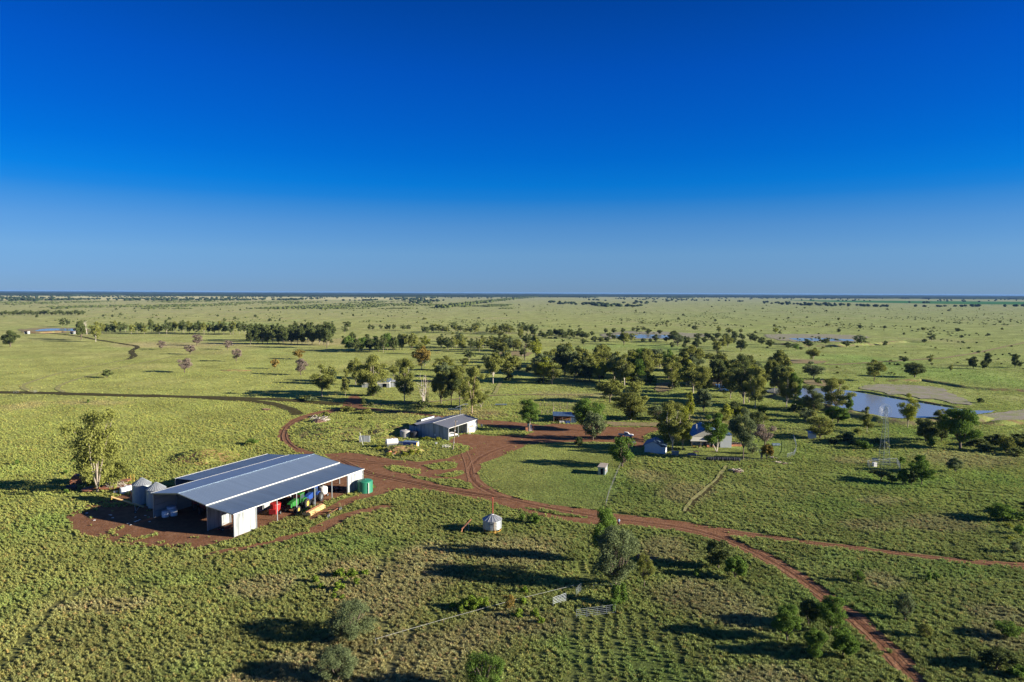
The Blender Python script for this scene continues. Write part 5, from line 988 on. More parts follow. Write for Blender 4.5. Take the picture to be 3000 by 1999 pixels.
T(2370, 1018, 993, 34, 'round', 'dark', 'rounded dark tree before the far right water'); T(2418, 1008, 991, 26, 'round', 'dark', 'small dark tree before the far right water'); T(2480.5, 1017, 997, 28, 'round', 'dark', 'dark tree on the far right dam wall'); T(2521, 1012, 982, 40, 'gum', 'greygreen', 'larger grey green tree at the right end of the far dam'); T(2540, 1010, 1000, 16, 'round', 'dark', 'tiny dark tree on the far dam wall'); T(2594, 1012, 998, 18, 'bush', 'dark', 'small bush on the right end of the far dam wall', cat='bush')
T(2271, 978, 960, 16, 'gum', 'yellow', 'small yellowish tree above the far right dam'); T(2285, 978, 969, 14, 'bush', 'dark', 'small dark bush beside the yellowish tree', cat='bush'); T(2213, 977, 968, 14, 'bush', 'dark', 'small round bush left of the yellowish tree', cat='bush')
for i, (x, b, t, w_, k, lf) in enumerate(((2040, 1025, 992, 30, 'round', 'dark'), (2099, 1033, 998, 32, 'round', 'olive'), (2171, 1030, 996, 36, 'round', 'dark'), (2117, 1023, 988, 24, 'gum', 'olive'), (2132, 1018, 982, 30, 'gum', 'olive'), (2063, 1007, 985, 22, 'round', 'dark'), (2004, 1021, 1005, 16, 'round', 'dark'), (1969, 1020, 1002, 18, 'round', 'dark'), (1985, 1015, 980, 40, 'grey', 'greygreen'), (1828, 1010, 975, 42, 'round', 'olive'),
    (1709, 1011, 991, 18, 'round', 'dark'), (1850, 1003, 977, 26, 'gum', 'olive'), (1885, 1004, 990, 18, 'round', 'dark'), (1905, 1004, 991, 14, 'round', 'dark'), (1920, 1003, 979, 24, 'round', 'dark'), (1953, 1002, 987, 24, 'round', 'dark'), (1975, 1003, 970, 40, 'round', 'dark'), (2010, 1010, 985, 34, 'round', 'dark'), (1900, 979, 963, 21, 'round', 'dark'), (1933, 980, 966, 18, 'round', 'dark'), (1825, 978, 961, 17, 'round', 'dark'),
    (1798, 977, 961, 18, 'round', 'dark'), (1775, 976, 962, 16, 'round', 'dark'), (1855, 971, 959, 14, 'round', 'dark'), (1868, 971, 960, 16, 'round', 'dark'), (1885, 970, 957, 20, 'gum', 'dark'), (2035, 970, 954, 20, 'gum', 'dark'), (2106, 978, 956, 14, 'gum', 'olive'), (2136, 980, 961, 22, 'gum', 'olive'), (2171, 978, 963, 12, 'gum', 'olive'), (1785, 990, 974, 20, 'round', 'dark'), (1740, 1003, 984, 22, 'round', 'dark'), (1760, 1003, 988, 24, 'round', 'dark'), (1778, 1002, 986, 22, 'round', 'dark'),
    (1735, 985, 970, 16, 'round', 'dark'), (1800, 996, 980, 22, 'round', 'dark'), (2045, 995, 976, 26, 'round', 'dark'), (2075, 993, 975, 30, 'round', 'dark'), (2100, 994, 974, 26, 'round', 'dark'), (2125, 996, 976, 22, 'round', 'dark'), (2150, 998, 975, 26, 'round', 'dark'), (2175, 996, 977, 26, 'round', 'dark'), (2200, 1000, 975, 28, 'round', 'dark'), (2212, 1003, 981, 24, 'round', 'dark'), (2090, 1003, 985, 20, 'round', 'dark'), (2150, 1008, 988, 20, 'round', 'dark'))):
    T(x, b, t, w_, k, lf, 'dark rounded tree in the belt around the middle far dam' if lf == 'dark' else 'olive tree standing out in the belt around the middle far dam', 'trees around the middle far dam')
rq = random.Random(5)
for i in range(18): x = 1588+i*7.8+rq.uniform(-3, 3); b = 988+rq.uniform(-5, 5); T(x, b, b-rq.uniform(17, 23), rq.uniform(19, 26), 'round', 'dark', 'dark grey green tree in the dense far clump beyond the flat', 'trees of the dense far clump')
for i in range(30): x = 297+i*14.4+rq.uniform(-4, 4); b = 976+rq.uniform(-4, 3)+i*.1; T(x, b, b-rq.uniform(27, 40), rq.uniform(17, 25), 'gum', 'dark' if i % 3 else 'olive', 'slender gum in the long thin row behind the left paddock', 'gums of the long thin row')
for i in range(30): x = 735+(i % 15)*16.5+rq.uniform(-5, 5); b = (1000 if i < 15 else 1010)+rq.uniform(-3, 3); T(x, b, b-rq.uniform(44, 56), rq.uniform(26, 36), 'gum' if i % 2 else 'round', 'dark', 'dark tree in the dense woodland block behind the lone trees', 'trees of the dense woodland block')
T(957, 1021, 945, 40, 'gum', 'dark', 'tallest tree at the right end of the dense woodland block', bark='barkdark')
for i in range(14): x = 1020+i*12.4+rq.uniform(-4, 4); b = 1030+rq.uniform(-5, 4); T(x, b, b-rq.uniform(34, 58), rq.uniform(26, 38), 'round' if i % 2 else 'gum', 'dark' if i % 3 else 'green', 'tree in the second dark clump left of the light gum', 'trees of the second dark clump')
T(1205, 1026, 976, 42, 'gum', 'olive', 'open gum just right of the second dark clump', bark='barkdark')
for i in range(22): x = rq.choice([5, 18, 30, 48, 58, 70, 82, 92, 103, 113, 124, 135, 145, 158, 180, 191, 200, 214, 224, 234, 243, 12]) if False else 4+i*11.4; b = 923.5+rq.uniform(-1, 1); T(x, b, b-rq.uniform(11, 16), rq.uniform(13, 19), 'round', 'dark', 'dark round tree in the distant left belt', 'trees of the distant left belt')
for x, b, h_, w_ in ((1082, 968, 18, 12), (1092, 968, 16, 12), (1116, 968, 17, 12), (1132, 968, 18, 14), (1140, 968, 17, 12), (1154, 968, 18, 12), (1182, 970, 18, 20), (1196, 969, 17, 16), (1020, 964, 22, 24), (1010, 977, 20, 22), (1004, 993, 10, 10), (1240, 975, 20, 18), (1252, 975, 18, 18), (1270, 975, 20, 16), (1285, 974, 24, 22), (1298, 975, 20, 20), (1309, 976, 18, 16), (1335, 975, 24, 18), (1350, 975, 22, 18), (1365, 978, 18, 18), (1378, 977, 18, 20), (1393, 978, 26, 22),
    (1290, 1018, 38, 26), (1310, 1021, 34, 22), (1325, 1022, 36, 26), (1337, 1020, 34, 22), (1350, 1018, 34, 24), (1380, 1027, 34, 22), (1398, 1026, 34, 24), (1415, 1020, 36, 22), (1443, 1018, 34, 24), (1428, 1022, 28, 18), (1465, 990, 22, 24), (1485, 979, 30, 34), (1470, 975, 24, 26), (1525, 1001, 42, 20), (1546, 978, 26, 24), (1562, 992, 40, 26), (1480, 992, 12, 12), (1426, 975, 10, 10), (1428, 972, 14, 12)):
    T(x, b, b-h_, w_, 'gum' if h_ > 16 else 'round', 'olive' if int(x) % 2 else 'dark', 'small gum scattered on the plain behind the farm', 'small gums scattered behind the farm')
# --- foreground
T(1801, 1724, 1553, 168, 'wil', 'greygreen', 'big grey green feathery tree beside the old steel pens', bark='barkdark'); T(1768, 1650, 1484, 84, 'round', 'green', 'green topped tall tree rising behind the big grey one', bark='barkdark'); T(1887, 1720, 1625, 58, 'grey', 'olive', 'thin small tree right of the big grey one')
T(1806, 1770, 1700, 56, 'bush', 'green', 'green shrubs climbing the foot of the big grey tree', cat='bush', small=False); T(1790, 1790, 1745, 34, 'bush', 'green', 'lower green shrub beside the long steel panels', cat='bush', small=False)
T(2104, 1668, 1585, 94, 'round', 'dark', 'dark green tree right of the burnt log pile'); T(2153, 1696, 1632, 72, 'round', 'green', 'rounded green tree just right of the dark one'); T(2041, 1692, 1664, 30, 'bush', 'green', 'small loose shrub left of the dark green tree', cat='bush')
T(1565, 1535, 1502, 36, 'bush', 'green', 'round green bush right of the silver grain bin', cat='bush', small=False); T(1529, 1527, 1504, 30, 'bush', 'green', 'smaller green bush between the bin and the round one', cat='bush', small=False)
T(1027, 1872, 1768, 168, 'wil', 'greygreen', 'big soft grey green tree in the foreground tussocks'); T(990, 1995, 1902, 150, 'wil', 'greygreen', 'grey green tree cut by the bottom edge below the soft one'); T(1420, 2040, 1905, 132, 'wil', 'green', 'green tree rising from the bottom edge near the centre')
T(2433, 1853, 1754, 86, 'gum', 'green', 'round crowned gum nearest the dirt road', bark='barkdark', var=2); T(2368, 1832, 1758, 62, 'round', 'dark', 'dark tree behind the round crowned roadside gum'); T(2305, 1880, 1776, 92, 'round', 'green', 'left large tree of the roadside group'); T(2389, 1934, 1842, 78, 'round', 'green', 'lowest tree of the roadside group'); T(2470, 1924, 1842, 92, 'round', 'green', 'right spreading tree of the roadside group')
T(2651, 1818, 1737, 60, 'wil', 'greygreen', 'soft grey green tree right of the dirt road'); T(2711, 1872, 1828, 46, 'wil', 'olive', 'low leafy shrub tree right of the soft grey one'); T(2515, 1710, 1672, 38, 'wil', 'green', 'thin feathery sapling between the two roads'); T(2722, 1703, 1674, 22, 'bush', 'green', 'left one of two small dark shrubs right of the sapling', cat='bush'); T(2742, 1697, 1676, 24, 'bush', 'green', 'right one of two small dark shrubs right of the sapling', cat='bush')
T(2953, 1872, 1826, 84, 'wil', 'green', 'wide feathery shrub near the bottom right'); T(2920, 1960, 1902, 104, 'round', 'dark', 'dark clumpy tree at the bottom right corner'); T(2985, 1985, 1945, 60, 'bush', 'green', 'green shrub at the bottom right corner', cat='bush', small=False)
T(2934, 1524, 1480, 92, 'round', 'green', 'broad green tree casting a long shadow at the right edge'); T(2984, 1528, 1500, 56, 'round', 'green', 'green tree beside the broad one at the right edge'); T(3020, 1510, 1470, 70, 'round', 'dark', 'dark tree cut by the right edge'); T(2984, 1567, 1538, 32, 'round', 'green', 'small umbrella tree below the broad one'); T(2973, 1622, 1588, 36, 'wil', 'greygreen', 'soft shrub just above the upper road at the right')
T(2955, 1545, 1533, 28, 'bush', 'yellow', 'bright small bush left of the umbrella tree', cat='bush'); T(2958, 1582, 1570, 28, 'bush', 'yellow', 'bright small bush below the umbrella tree', cat='bush')
for i, (x, b, t, w_) in enumerate(((925, 1710, 1684, 36), (941, 1727, 1708, 28), (995, 1692, 1664, 46), (1030, 1690, 1665, 40), (1069, 1685, 1669, 32), (1044, 1713, 1690, 24), (992, 1731, 1703, 40), (978, 1755, 1736, 22), (1004, 1755, 1740, 20), (1012, 1703, 1690, 18))): T(x, b, t, w_, 'bush', 'bushgreen', 'bright green shrub in the scattered group above the soft grey tree', 'bright shrubs above the soft grey tree', 'bush', small=False)
for i, (x, b, t, w_) in enumerate(((1328, 1784, 1764, 32), (1352, 1794, 1768, 32), (1380, 1788, 1742, 52), (1408, 1777, 1746, 42), (1536, 1740, 1716, 28), (1534, 1770, 1749, 32), (1520, 1812, 1782, 38), (1501, 1808, 1793, 22), (1567, 1810, 1781, 32), (1583, 1829, 1806, 28))): T(x, b, t, w_, 'bush', 'bushgreen', 'green shrub along the white wire in the tussocks', 'green shrubs along the white wire', 'bush', small=False)
T(1491, 1796, 1740, 36, 'grey', 'orange', 'brown thin twigged sapling at the white wire')
for (x, b, t, w_, lb) in ((52, 1362, 1345, 20, 'small bush at the left edge of the near paddock'), (192, 1389, 1375, 20, 'small bush left of the tall junkyard gum'), (213, 1352, 1343, 9, 'tiny bush above the junkyard'), (258, 1180, 1169, 11, 'tiny green tree in the near left paddock'), (195, 1446, 1432, 22, 'little green bush in front of the black drum'), (735, 1302, 1285, 46, 'rough dark shrubs beyond the dirt mound')): T(x, b, t, w_, 'bush', 'green', lb, cat='bush')
for i, (x, b, t, w_) in enumerate(((955, 1224, 1205, 40), (1015, 1205, 1190, 60), (1075, 1212, 1196, 50), (900, 1170, 1158, 50), (1060, 1235, 1222, 34), (730, 1306, 1296, 30))): T(x, b, t, w_, 'bush', 'olive', 'low scrubby bush on the humps inside the looping track', 'scrubby bushes inside the looping track', 'bush')
for i, (x, b, t, w_) in enumerate(((1110, 1318, 1306, 26), (1205, 1332, 1316, 30), (1225, 1330, 1318, 24), (1250, 1288, 1279, 30), (1285, 1291, 1280, 26), (1240, 1289, 1281, 20), (1140, 1336, 1325, 34), (1185, 1337, 1324, 30))): T(x, b, t, w_, 'bush', 'yellow', 'rank yellow green weeds around the workshop mound', 'weeds around the workshop', 'bush')
def fill(n, x0, x1, y0, y1, h0, h1, w0, w1, label, group, lf):
    for k in range(n):
        x = rq.uniform(x0, x1); b = rq.uniform(y0, y1); h_ = rq.uniform(h0, h1); T(x, b, b-h_, rq.uniform(w0, w1), rq.choice(('gum', 'gum', 'round')), rq.choice(lf), label, group)
fill(16, 1570, 2060, 1068, 1098, 42, 70, 42, 62, 'hazy olive gum at the back of the central tree belt', 'gums at the back of the central belt', ('olive', 'dark', 'olive', 'greygreen'))
fill(9, 1600, 2060, 1104, 1130, 50, 80, 46, 64, 'olive gum at the front of the central tree belt', 'gums at the front of the central belt', ('olive', 'olive', 'green'))
fill(10, 2070, 2330, 1115, 1170, 48, 80, 44, 64, 'gum in the tree belt left of the dam', 'gums left of the dam', ('olive', 'dark', 'yellow'))
fill(16, 1225, 1600, 1000, 1075, 26, 40, 24, 36, 'small hazy gum on the flats behind the farm', 'small gums on the flats', ('olive', 'dark', 'greygreen'))
fill(20, 1575, 2070, 1075, 1132, 52, 82, 46, 66, 'overlapping olive gum deep in the central tree belt', 'gums deep in the central belt', ('olive', 'olive', 'greygreen', 'yellow'))
fill(8, 2090, 2330, 1100, 1190, 56, 88, 48, 66, 'overlapping gum above the house trees', 'gums above the house trees', ('olive', 'greygreen', 'dark'))
fill(14, 1215, 1580, 1012, 1032, 28, 40, 24, 34, 'small gum in the broken row left of the dark domed tree', 'gums of the broken middle row', ('olive', 'dark', 'olive'))
fill(12, 1230, 1600, 964, 982, 18, 26, 16, 26, 'tiny gum in the far row behind the flats', 'gums of the far middle row', ('olive', 'dark'))
fill(10, 900, 1480, 1085, 1130, 30, 50, 28, 42, 'soft olive sapling gum on the flats near the hay shed', 'sapling gums near the hay shed', ('olive', 'greygreen'))
fill(7, 2080, 2460, 1200, 1245, 26, 44, 36, 52, 'low leafy tree between the house yard and dam wall', 'low trees behind the house yard', ('olive', 'green', 'dark'))
fill(6, 1880, 2330, 1040, 1110, 18, 30, 20, 30, 'small tree on the green flat behind the gums', 'small trees on the green flat', ('olive', 'dark'))
# --- far plain: scattered bushes, each its own
def band_ok(x, y, rr): return True
rb_ = random.Random(21); nb = 0
while nb < 175:
    x = rb_.uniform(1180, 3000); b = 892+(rb_.random()**1.15)*100
    if x < 1450 and b < 925: continue
    if 2230 < x < 2620 and 975 < b < 1015: continue
    if 1690 < x < 2130 and 966 < b < 1005: continue
    sz = (rb_.random()**2*1.2+.4)*(2.8+(b-890)*.07); T(x, b, b-sz*.85, sz*1.5, 'bush', 'dark' if rb_.random() < .55 else 'olive', 'small dark bush scattered over the far open plain', 'bushes scattered over the far plain', 'bush', small=True); nb += 1
for k in range(60):
    x = rb_.uniform(0, 1250); b = rb_.choice([rb_.uniform(908, 945), rb_.uniform(890, 912)])
    sz = rb_.uniform(.6, 1.4)*(3.5+(b-890)*.08); T(x, b, b-sz, sz*1.3, 'bush', 'dark', 'small dark bush dotted over the far left plain', 'bushes dotted over the far left plain', 'bush', small=True)
for k in range(60):
    x = rb_.uniform(1900, 3050); b = rb_.uniform(1010, 1100)
    if any(abs(x-q) < 20 for q in (2382, 2561, 2680)): continue
    sz = rb_.uniform(4, 9); T(x, b, b-sz*.7, sz*1.5, 'bush', 'dark' if rb_.random() < .5 else 'olive', 'low bush on the right hand plain beyond the dam', 'low bushes on the right hand plain', 'bush', small=True)
# --- masses nobody could count: scrub band, far woods
def masses(name, label, items, leaf, sz_fn, seed):
    rg = np.random.default_rng(seed); ico = []; 
    t = (1+5**.5)/2; base = np.array([(-1, t, 0), (1, t, 0), (-1, -t, 0), (1, -t, 0), (0, -1, t), (0, 1, t), (0, -1, -t), (0, 1, -t), (t, 0, -1), (t, 0, 1), (-t, 0, -1), (-t, 0, 1)])/math.hypot(1, t)
    fc = [(0, 11, 5), (0, 5, 1), (0, 1, 7), (0, 7, 10), (0, 10, 11), (1, 5, 9), (5, 11, 4), (11, 10, 2), (10, 7, 6), (7, 1, 8), (3, 9, 4), (3, 4, 2), (3, 2, 6), (3, 6, 8), (3, 8, 9), (4, 9, 5), (2, 4, 11), (6, 2, 10), (8, 6, 7), (9, 8, 1)]
    n = len(items); X = np.array(items); w3, h3 = sz_fn(rg, X); off = rg.uniform(.65, 1.25, (n, 12, 1)); V = base[None]*off*np.stack([w3/2, w3/2, h3/2], 1)[:, None]+np.stack([X[:, 0], X[:, 1], h3*.42], 1)[:, None]
    Fc = np.array(fc)[None]+(np.arange(n)*12)[:, None, None]; me = bpy.data.meshes.new(name); V = V.reshape(-1, 3); Fc = Fc.reshape(-1, 3)
    me.vertices.add(len(V)); me.vertices.foreach_set('co', V.astype(np.float32).ravel()); me.loops.add(Fc.size); me.loops.foreach_set('vertex_index', Fc.astype(np.int32).ravel()); me.polygons.add(len(Fc)); me.polygons.foreach_set('loop_start', (np.arange(len(Fc))*3).astype(np.int32))
    me.materials.append(LM[leaf]); a_ = me.attributes.new('lv', 'FLOAT', 'POINT'); a_.data.foreach_set('value', rg.random(len(V)).astype(np.float32)); me.update(calc_edges=True)
    o = link(bpy.data.objects.new(name, me)); tag(o, label, kind='stuff'); return o
rg = np.random.default_rng(3)
def pts_px(n, x0, x1, y0, y1, clump=None, pw=1.0):
    """n points spread over the ground between pixel rows y0 and y1, drawn evenly in the picture's rows"""
    out = []
    while len(out) < n:
        x = rg.uniform(x0, x1); y = y0+(y1-y0)*rg.random()**pw; p = at(x, y)
        if clump and float(fbm(p.x/ clump[0], p.y/clump[1], 1.0, clump[3], 3)) < clump[2]: continue
        out.append((p.x, p.y))
    return out
it = pts_px(2600, -200, 1290, 883, 906, (180, 500, .5, 4)); it += pts_px(700, 1290, 1500, 893, 905, (180, 500, .55, 4))
masses('distant_scrub', 'grey green low scrub band on the far left plain', it, 'dark', lambda r_, X: (r_.uniform(6, 16, len(X)), r_.uniform(2, 5, len(X))), 8)
it = []
a, b = at(1284, 903), at(1500, 877)
for k in range(420): t = rg.random(); q = a+(b-a)*t; it.append((q.x+rg.normal(0, 16), q.y+rg.normal(0, 26)))
a, b = at(1500, 877), at(1570, 871.5)
for k in range(160): t = rg.random(); q = a+(b-a)*t; it.append((q.x+rg.normal(0, 20), q.y+rg.normal(0, 40)))
masses('distant_tree_belt', 'long dark belt of trees running away towards the horizon', it, 'dark', lambda r_, X: (r_.uniform(12, 20, len(X)), r_.uniform(9, 15, len(X))), 9)
it = pts_px(1500, -300, 1300, 862, 882, (260, 900, .5, 14), .8); it += pts_px(2200, 1250, 2300, 861, 872.5, (300, 1100, .45, 24)); it += pts_px(1800, 2200, 3300, 866, 876, (300, 1100, .42, 34)); it += pts_px(500, 1200, 3300, 872, 900, (260, 900, .62, 44)); it += pts_px(260, -300, 110, 864, 884)
masses('distant_trees', 'countless small trees speckling the far plain below the horizon', it, 'farblue', lambda r_, X: (r_.uniform(14, 26, len(X)), r_.uniform(9, 15, len(X))), 10)
it = pts_px(1300, 1250, 3100, 888, 960, (90, 260, .60, 64), 1.1)+pts_px(400, 1600, 3100, 905, 1080, (60, 160, .64, 74), 1.2)
masses('distant_shrubs', 'countless low shrubs speckling the right hand plain', it, 'dark', lambda r_, X: (r_.uniform(1.5, 5, len(X)), r_.uniform(.7, 2.2, len(X))), 12)
it = pts_px(380, 0, 1250, 885, 945, (90, 200, .52, 84), 1.2)
masses('distant_shrubs', 'countless low shrubs speckling the left hand plain', it, 'dark', lambda r_, X: (r_.uniform(2.0, 6.0, len(X)), r_.uniform(1, 3.0, len(X))), 13)
# continuous woodland from about seven kilometres to the horizon: rows of rolling canopy
def canopy():
    V = []; Fc = []; rg2 = np.random.default_rng(77)
    for row in np.geomspace(7600, 26000, 46):
        n = 420; th = np.linspace(-.80, .80, n); x = row*np.tan(th*.98); base = row+(fbm(x, x*0+row, 900, 5, 3)-.5)*900
        gap = fbm(x, base*1.0, 1500, 9, 3); thr = np.interp(row, [7600, 10500, 14000], [.52, .32, .0]); hgt = (9+9*fbm(x, base, 90, 3, 3)+4*rg2.random(n)+np.interp(row, [12000, 26000], [0, 16])*fbm(x, x*0, 5200, 71, 3))*np.where(gap > thr, 1, .0)
        dep = row*.012+30; k0 = len(V)
        for i in range(n):
            z = max(0.0, float(hgt[i])); V += [(x[i], base[i]-dep, -.5), (x[i], base[i]-dep*.5, z*.86), (x[i], base[i]+dep*.4, z), (x[i], base[i]+dep, -.5)]
            if i and (hgt[i] > 0 or hgt[i-1] > 0):
                for j in range(3): a = k0+(i-1)*4+j; Fc.append((a, a+4, a+5, a+1))
    me = newmesh('distant_woodland', V, Fc, [LM['farblue']]); a_ = me.attributes.new('lv', 'FLOAT', 'POINT'); a_.data.foreach_set('value', rg2.random(len(V)).astype(np.float32))
    tag(link(bpy.data.objects.new('distant_woodland', me)), 'dark blue woodland along the horizon', kind='stuff')
canopy()

# ================================================================ MACHINERY AND SMALL THINGS
def wheel(par, x, y, rad, wd, rim='steel', name='wheel'):
    w_ = link(bpy.data.objects.new(name, None)); w_.parent = par; w_.location = (x, y, rad)
    MB().lathe([(rad*.55, -wd/2), (rad*.9, -wd/2), (rad, -wd*.3), (rad, wd*.3), (rad*.9, wd/2), (rad*.55, wd/2)], n=18, axis='Y', cap=False).build('tyre', M['tyre'], w_)
    MB().lathe([(rad*.56, -wd*.32), (rad*.3, -wd*.1), (rad*.3, wd*.1), (rad*.56, wd*.32)], n=14, axis='Y').build('rim', M[rim], w_); return w_
def on_shed(x, y): return P0+Matrix.Rotation(SA, 3, 'Z') @ Vector((x, y, 0))
def tractor(loc, rz, col, rim, label, duals=True, s=1.32, roofc=None):
    t = thing('tractor', label, 'tractor', loc, rz); t.scale = (s, s, s)
    MB().prism([(.55, 1.0), (3.1, 1.0), (3.35, 1.2), (3.3, 1.75), (2.9, 1.95), (.55, 2.1)], -.42, .42, 'Y').build('bonnet', M[col], t)
    MB().box(3.36, 3.4, -.32, .32, 1.1, 1.7).build('grille', M['dark'], t)
    MB().box(-.9, 3.0, -.28, .28, .75, 1.02).build('chassis', M['dark'], t)
    c = MB().prism([(-1.0, 1.25), (.5, 1.25), (.42, 2.75), (-.85, 2.75)], -.72, .72, 'Y'); c.build('cab', M['glass'], t)
    fr = MB()
    for x_ in (-.98, .42):
        for y_ in (-.74, .74): fr.tube([(x_, y_, 1.25), (x_*.9, y_, 2.78)], .05, 4)
    fr.build('cab_frame', M[col], t); MB().box(-1.05, .62, -.82, .82, 2.78, 2.95).build('cab_roof', M[roofc or col], t)
    MB().tube([(1.0, -.35, 2.0), (1.0, -.35, 3.0)], .06, 6).build('exhaust', M['dark'], t)
    for y_ in (-1, 1):
        MB().prism([(-1.3, 1.5), (.35, 1.5), (.1, 1.95), (-.9, 2.0)], y_*.95-.3, y_*.95+.3, 'Y').build('mudguard', M[col], t)
        wheel(t, -.5, y_*1.0, .95, .5, rim); wheel(t, 2.5, y_*.95, .66, .4, rim)
        if duals: wheel(t, -.5, y_*1.6, .95, .5, rim); wheel(t, 2.5, y_*1.45, .66, .36, rim)
    MB().box(-1.7, -1.0, -.25, .25, .7, .95).tube([(-1.0, 0, 1.2), (-1.7, 0, .9)], .06, 5).build('hitch', M['steel'], t); return t
tractor(on_shed(22.2, 2.6), SA+R(195), 'green', 'yellow', 'green tractor with yellow wheel centres under the shed edge')
tractor(on_shed(28.0, 3.4), SA+R(200), 'blue', 'steel', 'dark blue tractor with grey wheels behind the green one', roofc='blue')
tractor(on_shed(9.5, 23.0), SA+R(250), 'darkred', 'rust', 'old dark red tractor in the gloom behind the white bags', duals=False)
# red seeder / feed mixer
rs_ = thing('feed_mixer', 'bright red bin shaped farm machine between shed posts', 'farm machine', on_shed(16.2, 4.2), SA+R(20))
MB().lathe([(.5, .9), (1.15, 1.2), (1.35, 2.6), (1.3, 2.75)], n=14).build('bin', M['red'], rs_); MB().box(-1.6, -.7, -.9, .9, .4, 1.6).build('frame', M['red'], rs_); MB().box(-1.3, 1.3, -.5, .5, .55, .8).build('chassis', M['darkred'], rs_)
MB().tube([(.9, .3, .9), (2.2, .4, .6)], .1, 6).tube([(.9, -.5, .9), (2.0, -.6, .5)], .1, 6).build('drawbar', M['red'], rs_); wheel(rs_, 0, 1.2, .4, .3); wheel(rs_, 0, -1.2, .4, .3)
MB().lathe([(.14, 0), (.14, .3)], c=(2.2, .4, .3), n=8).build('jack', M['yellow'], rs_)
# yellow slasher
ys = thing('slasher', 'faded yellow wide slasher implement parked outside the shed posts', 'farm machine', on_shed(20.2, -4.0), SA+R(12)); ys.scale = (1.15, 1.1, 1.2)
for k in range(3):
    MB().prism([(-1.1, .45), (1.0, .45), (1.1, .8), (.5, 1.15), (-.6, 1.2), (-1.1, .9)], k*2.0-2.2, k*2.0-.3, 'X').build('deck', M['paleyellow'], ys)
MB().box(-2.4, 4.0, -.12, .12, 1.15, 1.28).build('beam', M['rust'], ys); MB().tube([(-1.6, -.9, .8), (-.6, -4.4, .6)], .07, 5).tube([(3.2, -.9, .8), (3.4, -4.4, .6)], .07, 5).tube([(-1.0, -4.4, .62), (3.9, -4.4, .62)], .08, 5).tube([(-1.3, -.9, 1.0), (1.5, -4.3, .7)], .06, 5).build('frame', M['rust'], ys)
for x_ in (-1.2, -.75, 3.7, 4.15): wheel(ys, x_, -4.7, .42, .26)
wt = thing('tank_trailer', 'white plastic tank on a small trailer under the shed edge', 'tank trailer', on_shed(33.4, 4.6), SA+R(4)); MB().lathe([(.2, .55), (1.0, .6), (1.12, .9), (1.12, 2.2), (1.0, 2.45), (.3, 2.6), (.28, 2.72)], n=24).build('tank', M['white'], wt)
MB().box(-1.3, 1.3, -1.1, 1.1, .42, .52).tube([(-1.2, 0, .5), (-2.6, 0, .45)], .06, 5).build('frame', M['rust'], wt); wheel(wt, .2, 1.3, .36, .22); wheel(wt, .2, -1.3, .36, .22); MB().box(-1.9, -1.3, -.4, .4, .5, 1.15).build('pump', M['yellow'], wt)
ht_ = thing('hay_trailer', 'dark trailer frame with big wheels deep in the far shed bay', 'trailer', on_shed(38.5, 5.6), SA+R(85)); MB().box(-2, 2, -.9, .9, .7, .85).build('tray', M['rust'], ht_); wheel(ht_, -.8, 1.1, .6, .3, 'white'); wheel(ht_, -.8, -1.1, .6, .3, 'white'); MB().tube([(2, 0, .7), (3.2, 0, .5)], .06, 5).build('drawbar', M['rust'], ht_)
# red grain auger lying in the first lean-to bay
ra_ = thing('grain_auger', 'long red auger on one wheel leaning inside the first bay', 'auger', on_shed(.8, 6.4), SA-R(6)); MB().tube([(0, 0, .45), (4.5, -1.6, .9), (8.2, -2.9, 1.4)], .1, 8).build('tube', M['red'], ra_); MB().tube([(1.2, -.4, .6), (5.6, -2.0, 1.9), (8, -2.8, 1.7)], .05, 5).build('brace', M['steel'], ra_); wheel(ra_, .9, .35, .42, .2); wheel(ra_, .9, -.75, .42, .2); MB().box(1.4, 2.6, -1.0, -.2, .3, .8).build('motor', M['darkred'], ra_)
# yellow auger by the silos
A0 = at(431, 1492); A1 = at(326, 1456.5, 3.4)
ya = thing('grain_auger', 'long pale yellow auger reaching out from the silos', 'auger', A0, 0); dv = A1-A0
MB().tube([(0, 0, .35), (dv.x*.5, dv.y*.5, .35+(dv.z-.35)*.5), (dv.x, dv.y, dv.z)], .23, 8).build('tube', M['paleyellow'], ya); MB().tube([(dv.x*.97, dv.y*.97, dv.z*.97), (dv.x, dv.y, dv.z-.55)], .2, 8).build('spout', M['yellow'], ya)
MB().tube([(dv.x*.35, dv.y*.35, 1.4), (dv.x*.25+1.0, dv.y*.25-3.0, .35)], .05, 5).tube([(dv.x*.35, dv.y*.35, 1.4), (dv.x*.25-.4, dv.y*.25+1.2, .35)], .05, 5).tube([(dv.x*.25+1, dv.y*.25-3, .35), (dv.x*.25-.4, dv.y*.25+1.2, .35)], .05, 5).build('undercarriage', M['steel'], ya)
wheel(ya, dv.x*.25+1, dv.y*.25-3.1, .33, .18); wheel(ya, dv.x*.25-.4, dv.y*.25+1.3, .33, .18); MB().box(-.7, .3, -.4, .4, .15, .8).build('hopper', M['rust'], ya)
# old small auger by the field bin
oa = thing('grain_auger', 'short rusty auger propped on a frame left of the silver bin', 'auger', at(1368, 1559), 0); MB().tube([(-1.2, -.6, .9), (0, 0, 2.0), (.9, .5, 2.9)], .22, 8).build('tube', M['rust'], oa)
for x_, y_ in ((-.3, -.5), (.5, -.5), (.5, .4)): MB().tube([(x_, y_, 0), (x_*.6, y_*.3, 2.1)], .045, 5).build('leg', M['steel'], oa)
MB().tube([(-1.1, -.6, .8), (-1.2, -.6, .25)], .16, 6).build('boot', M['rustorange'], oa)
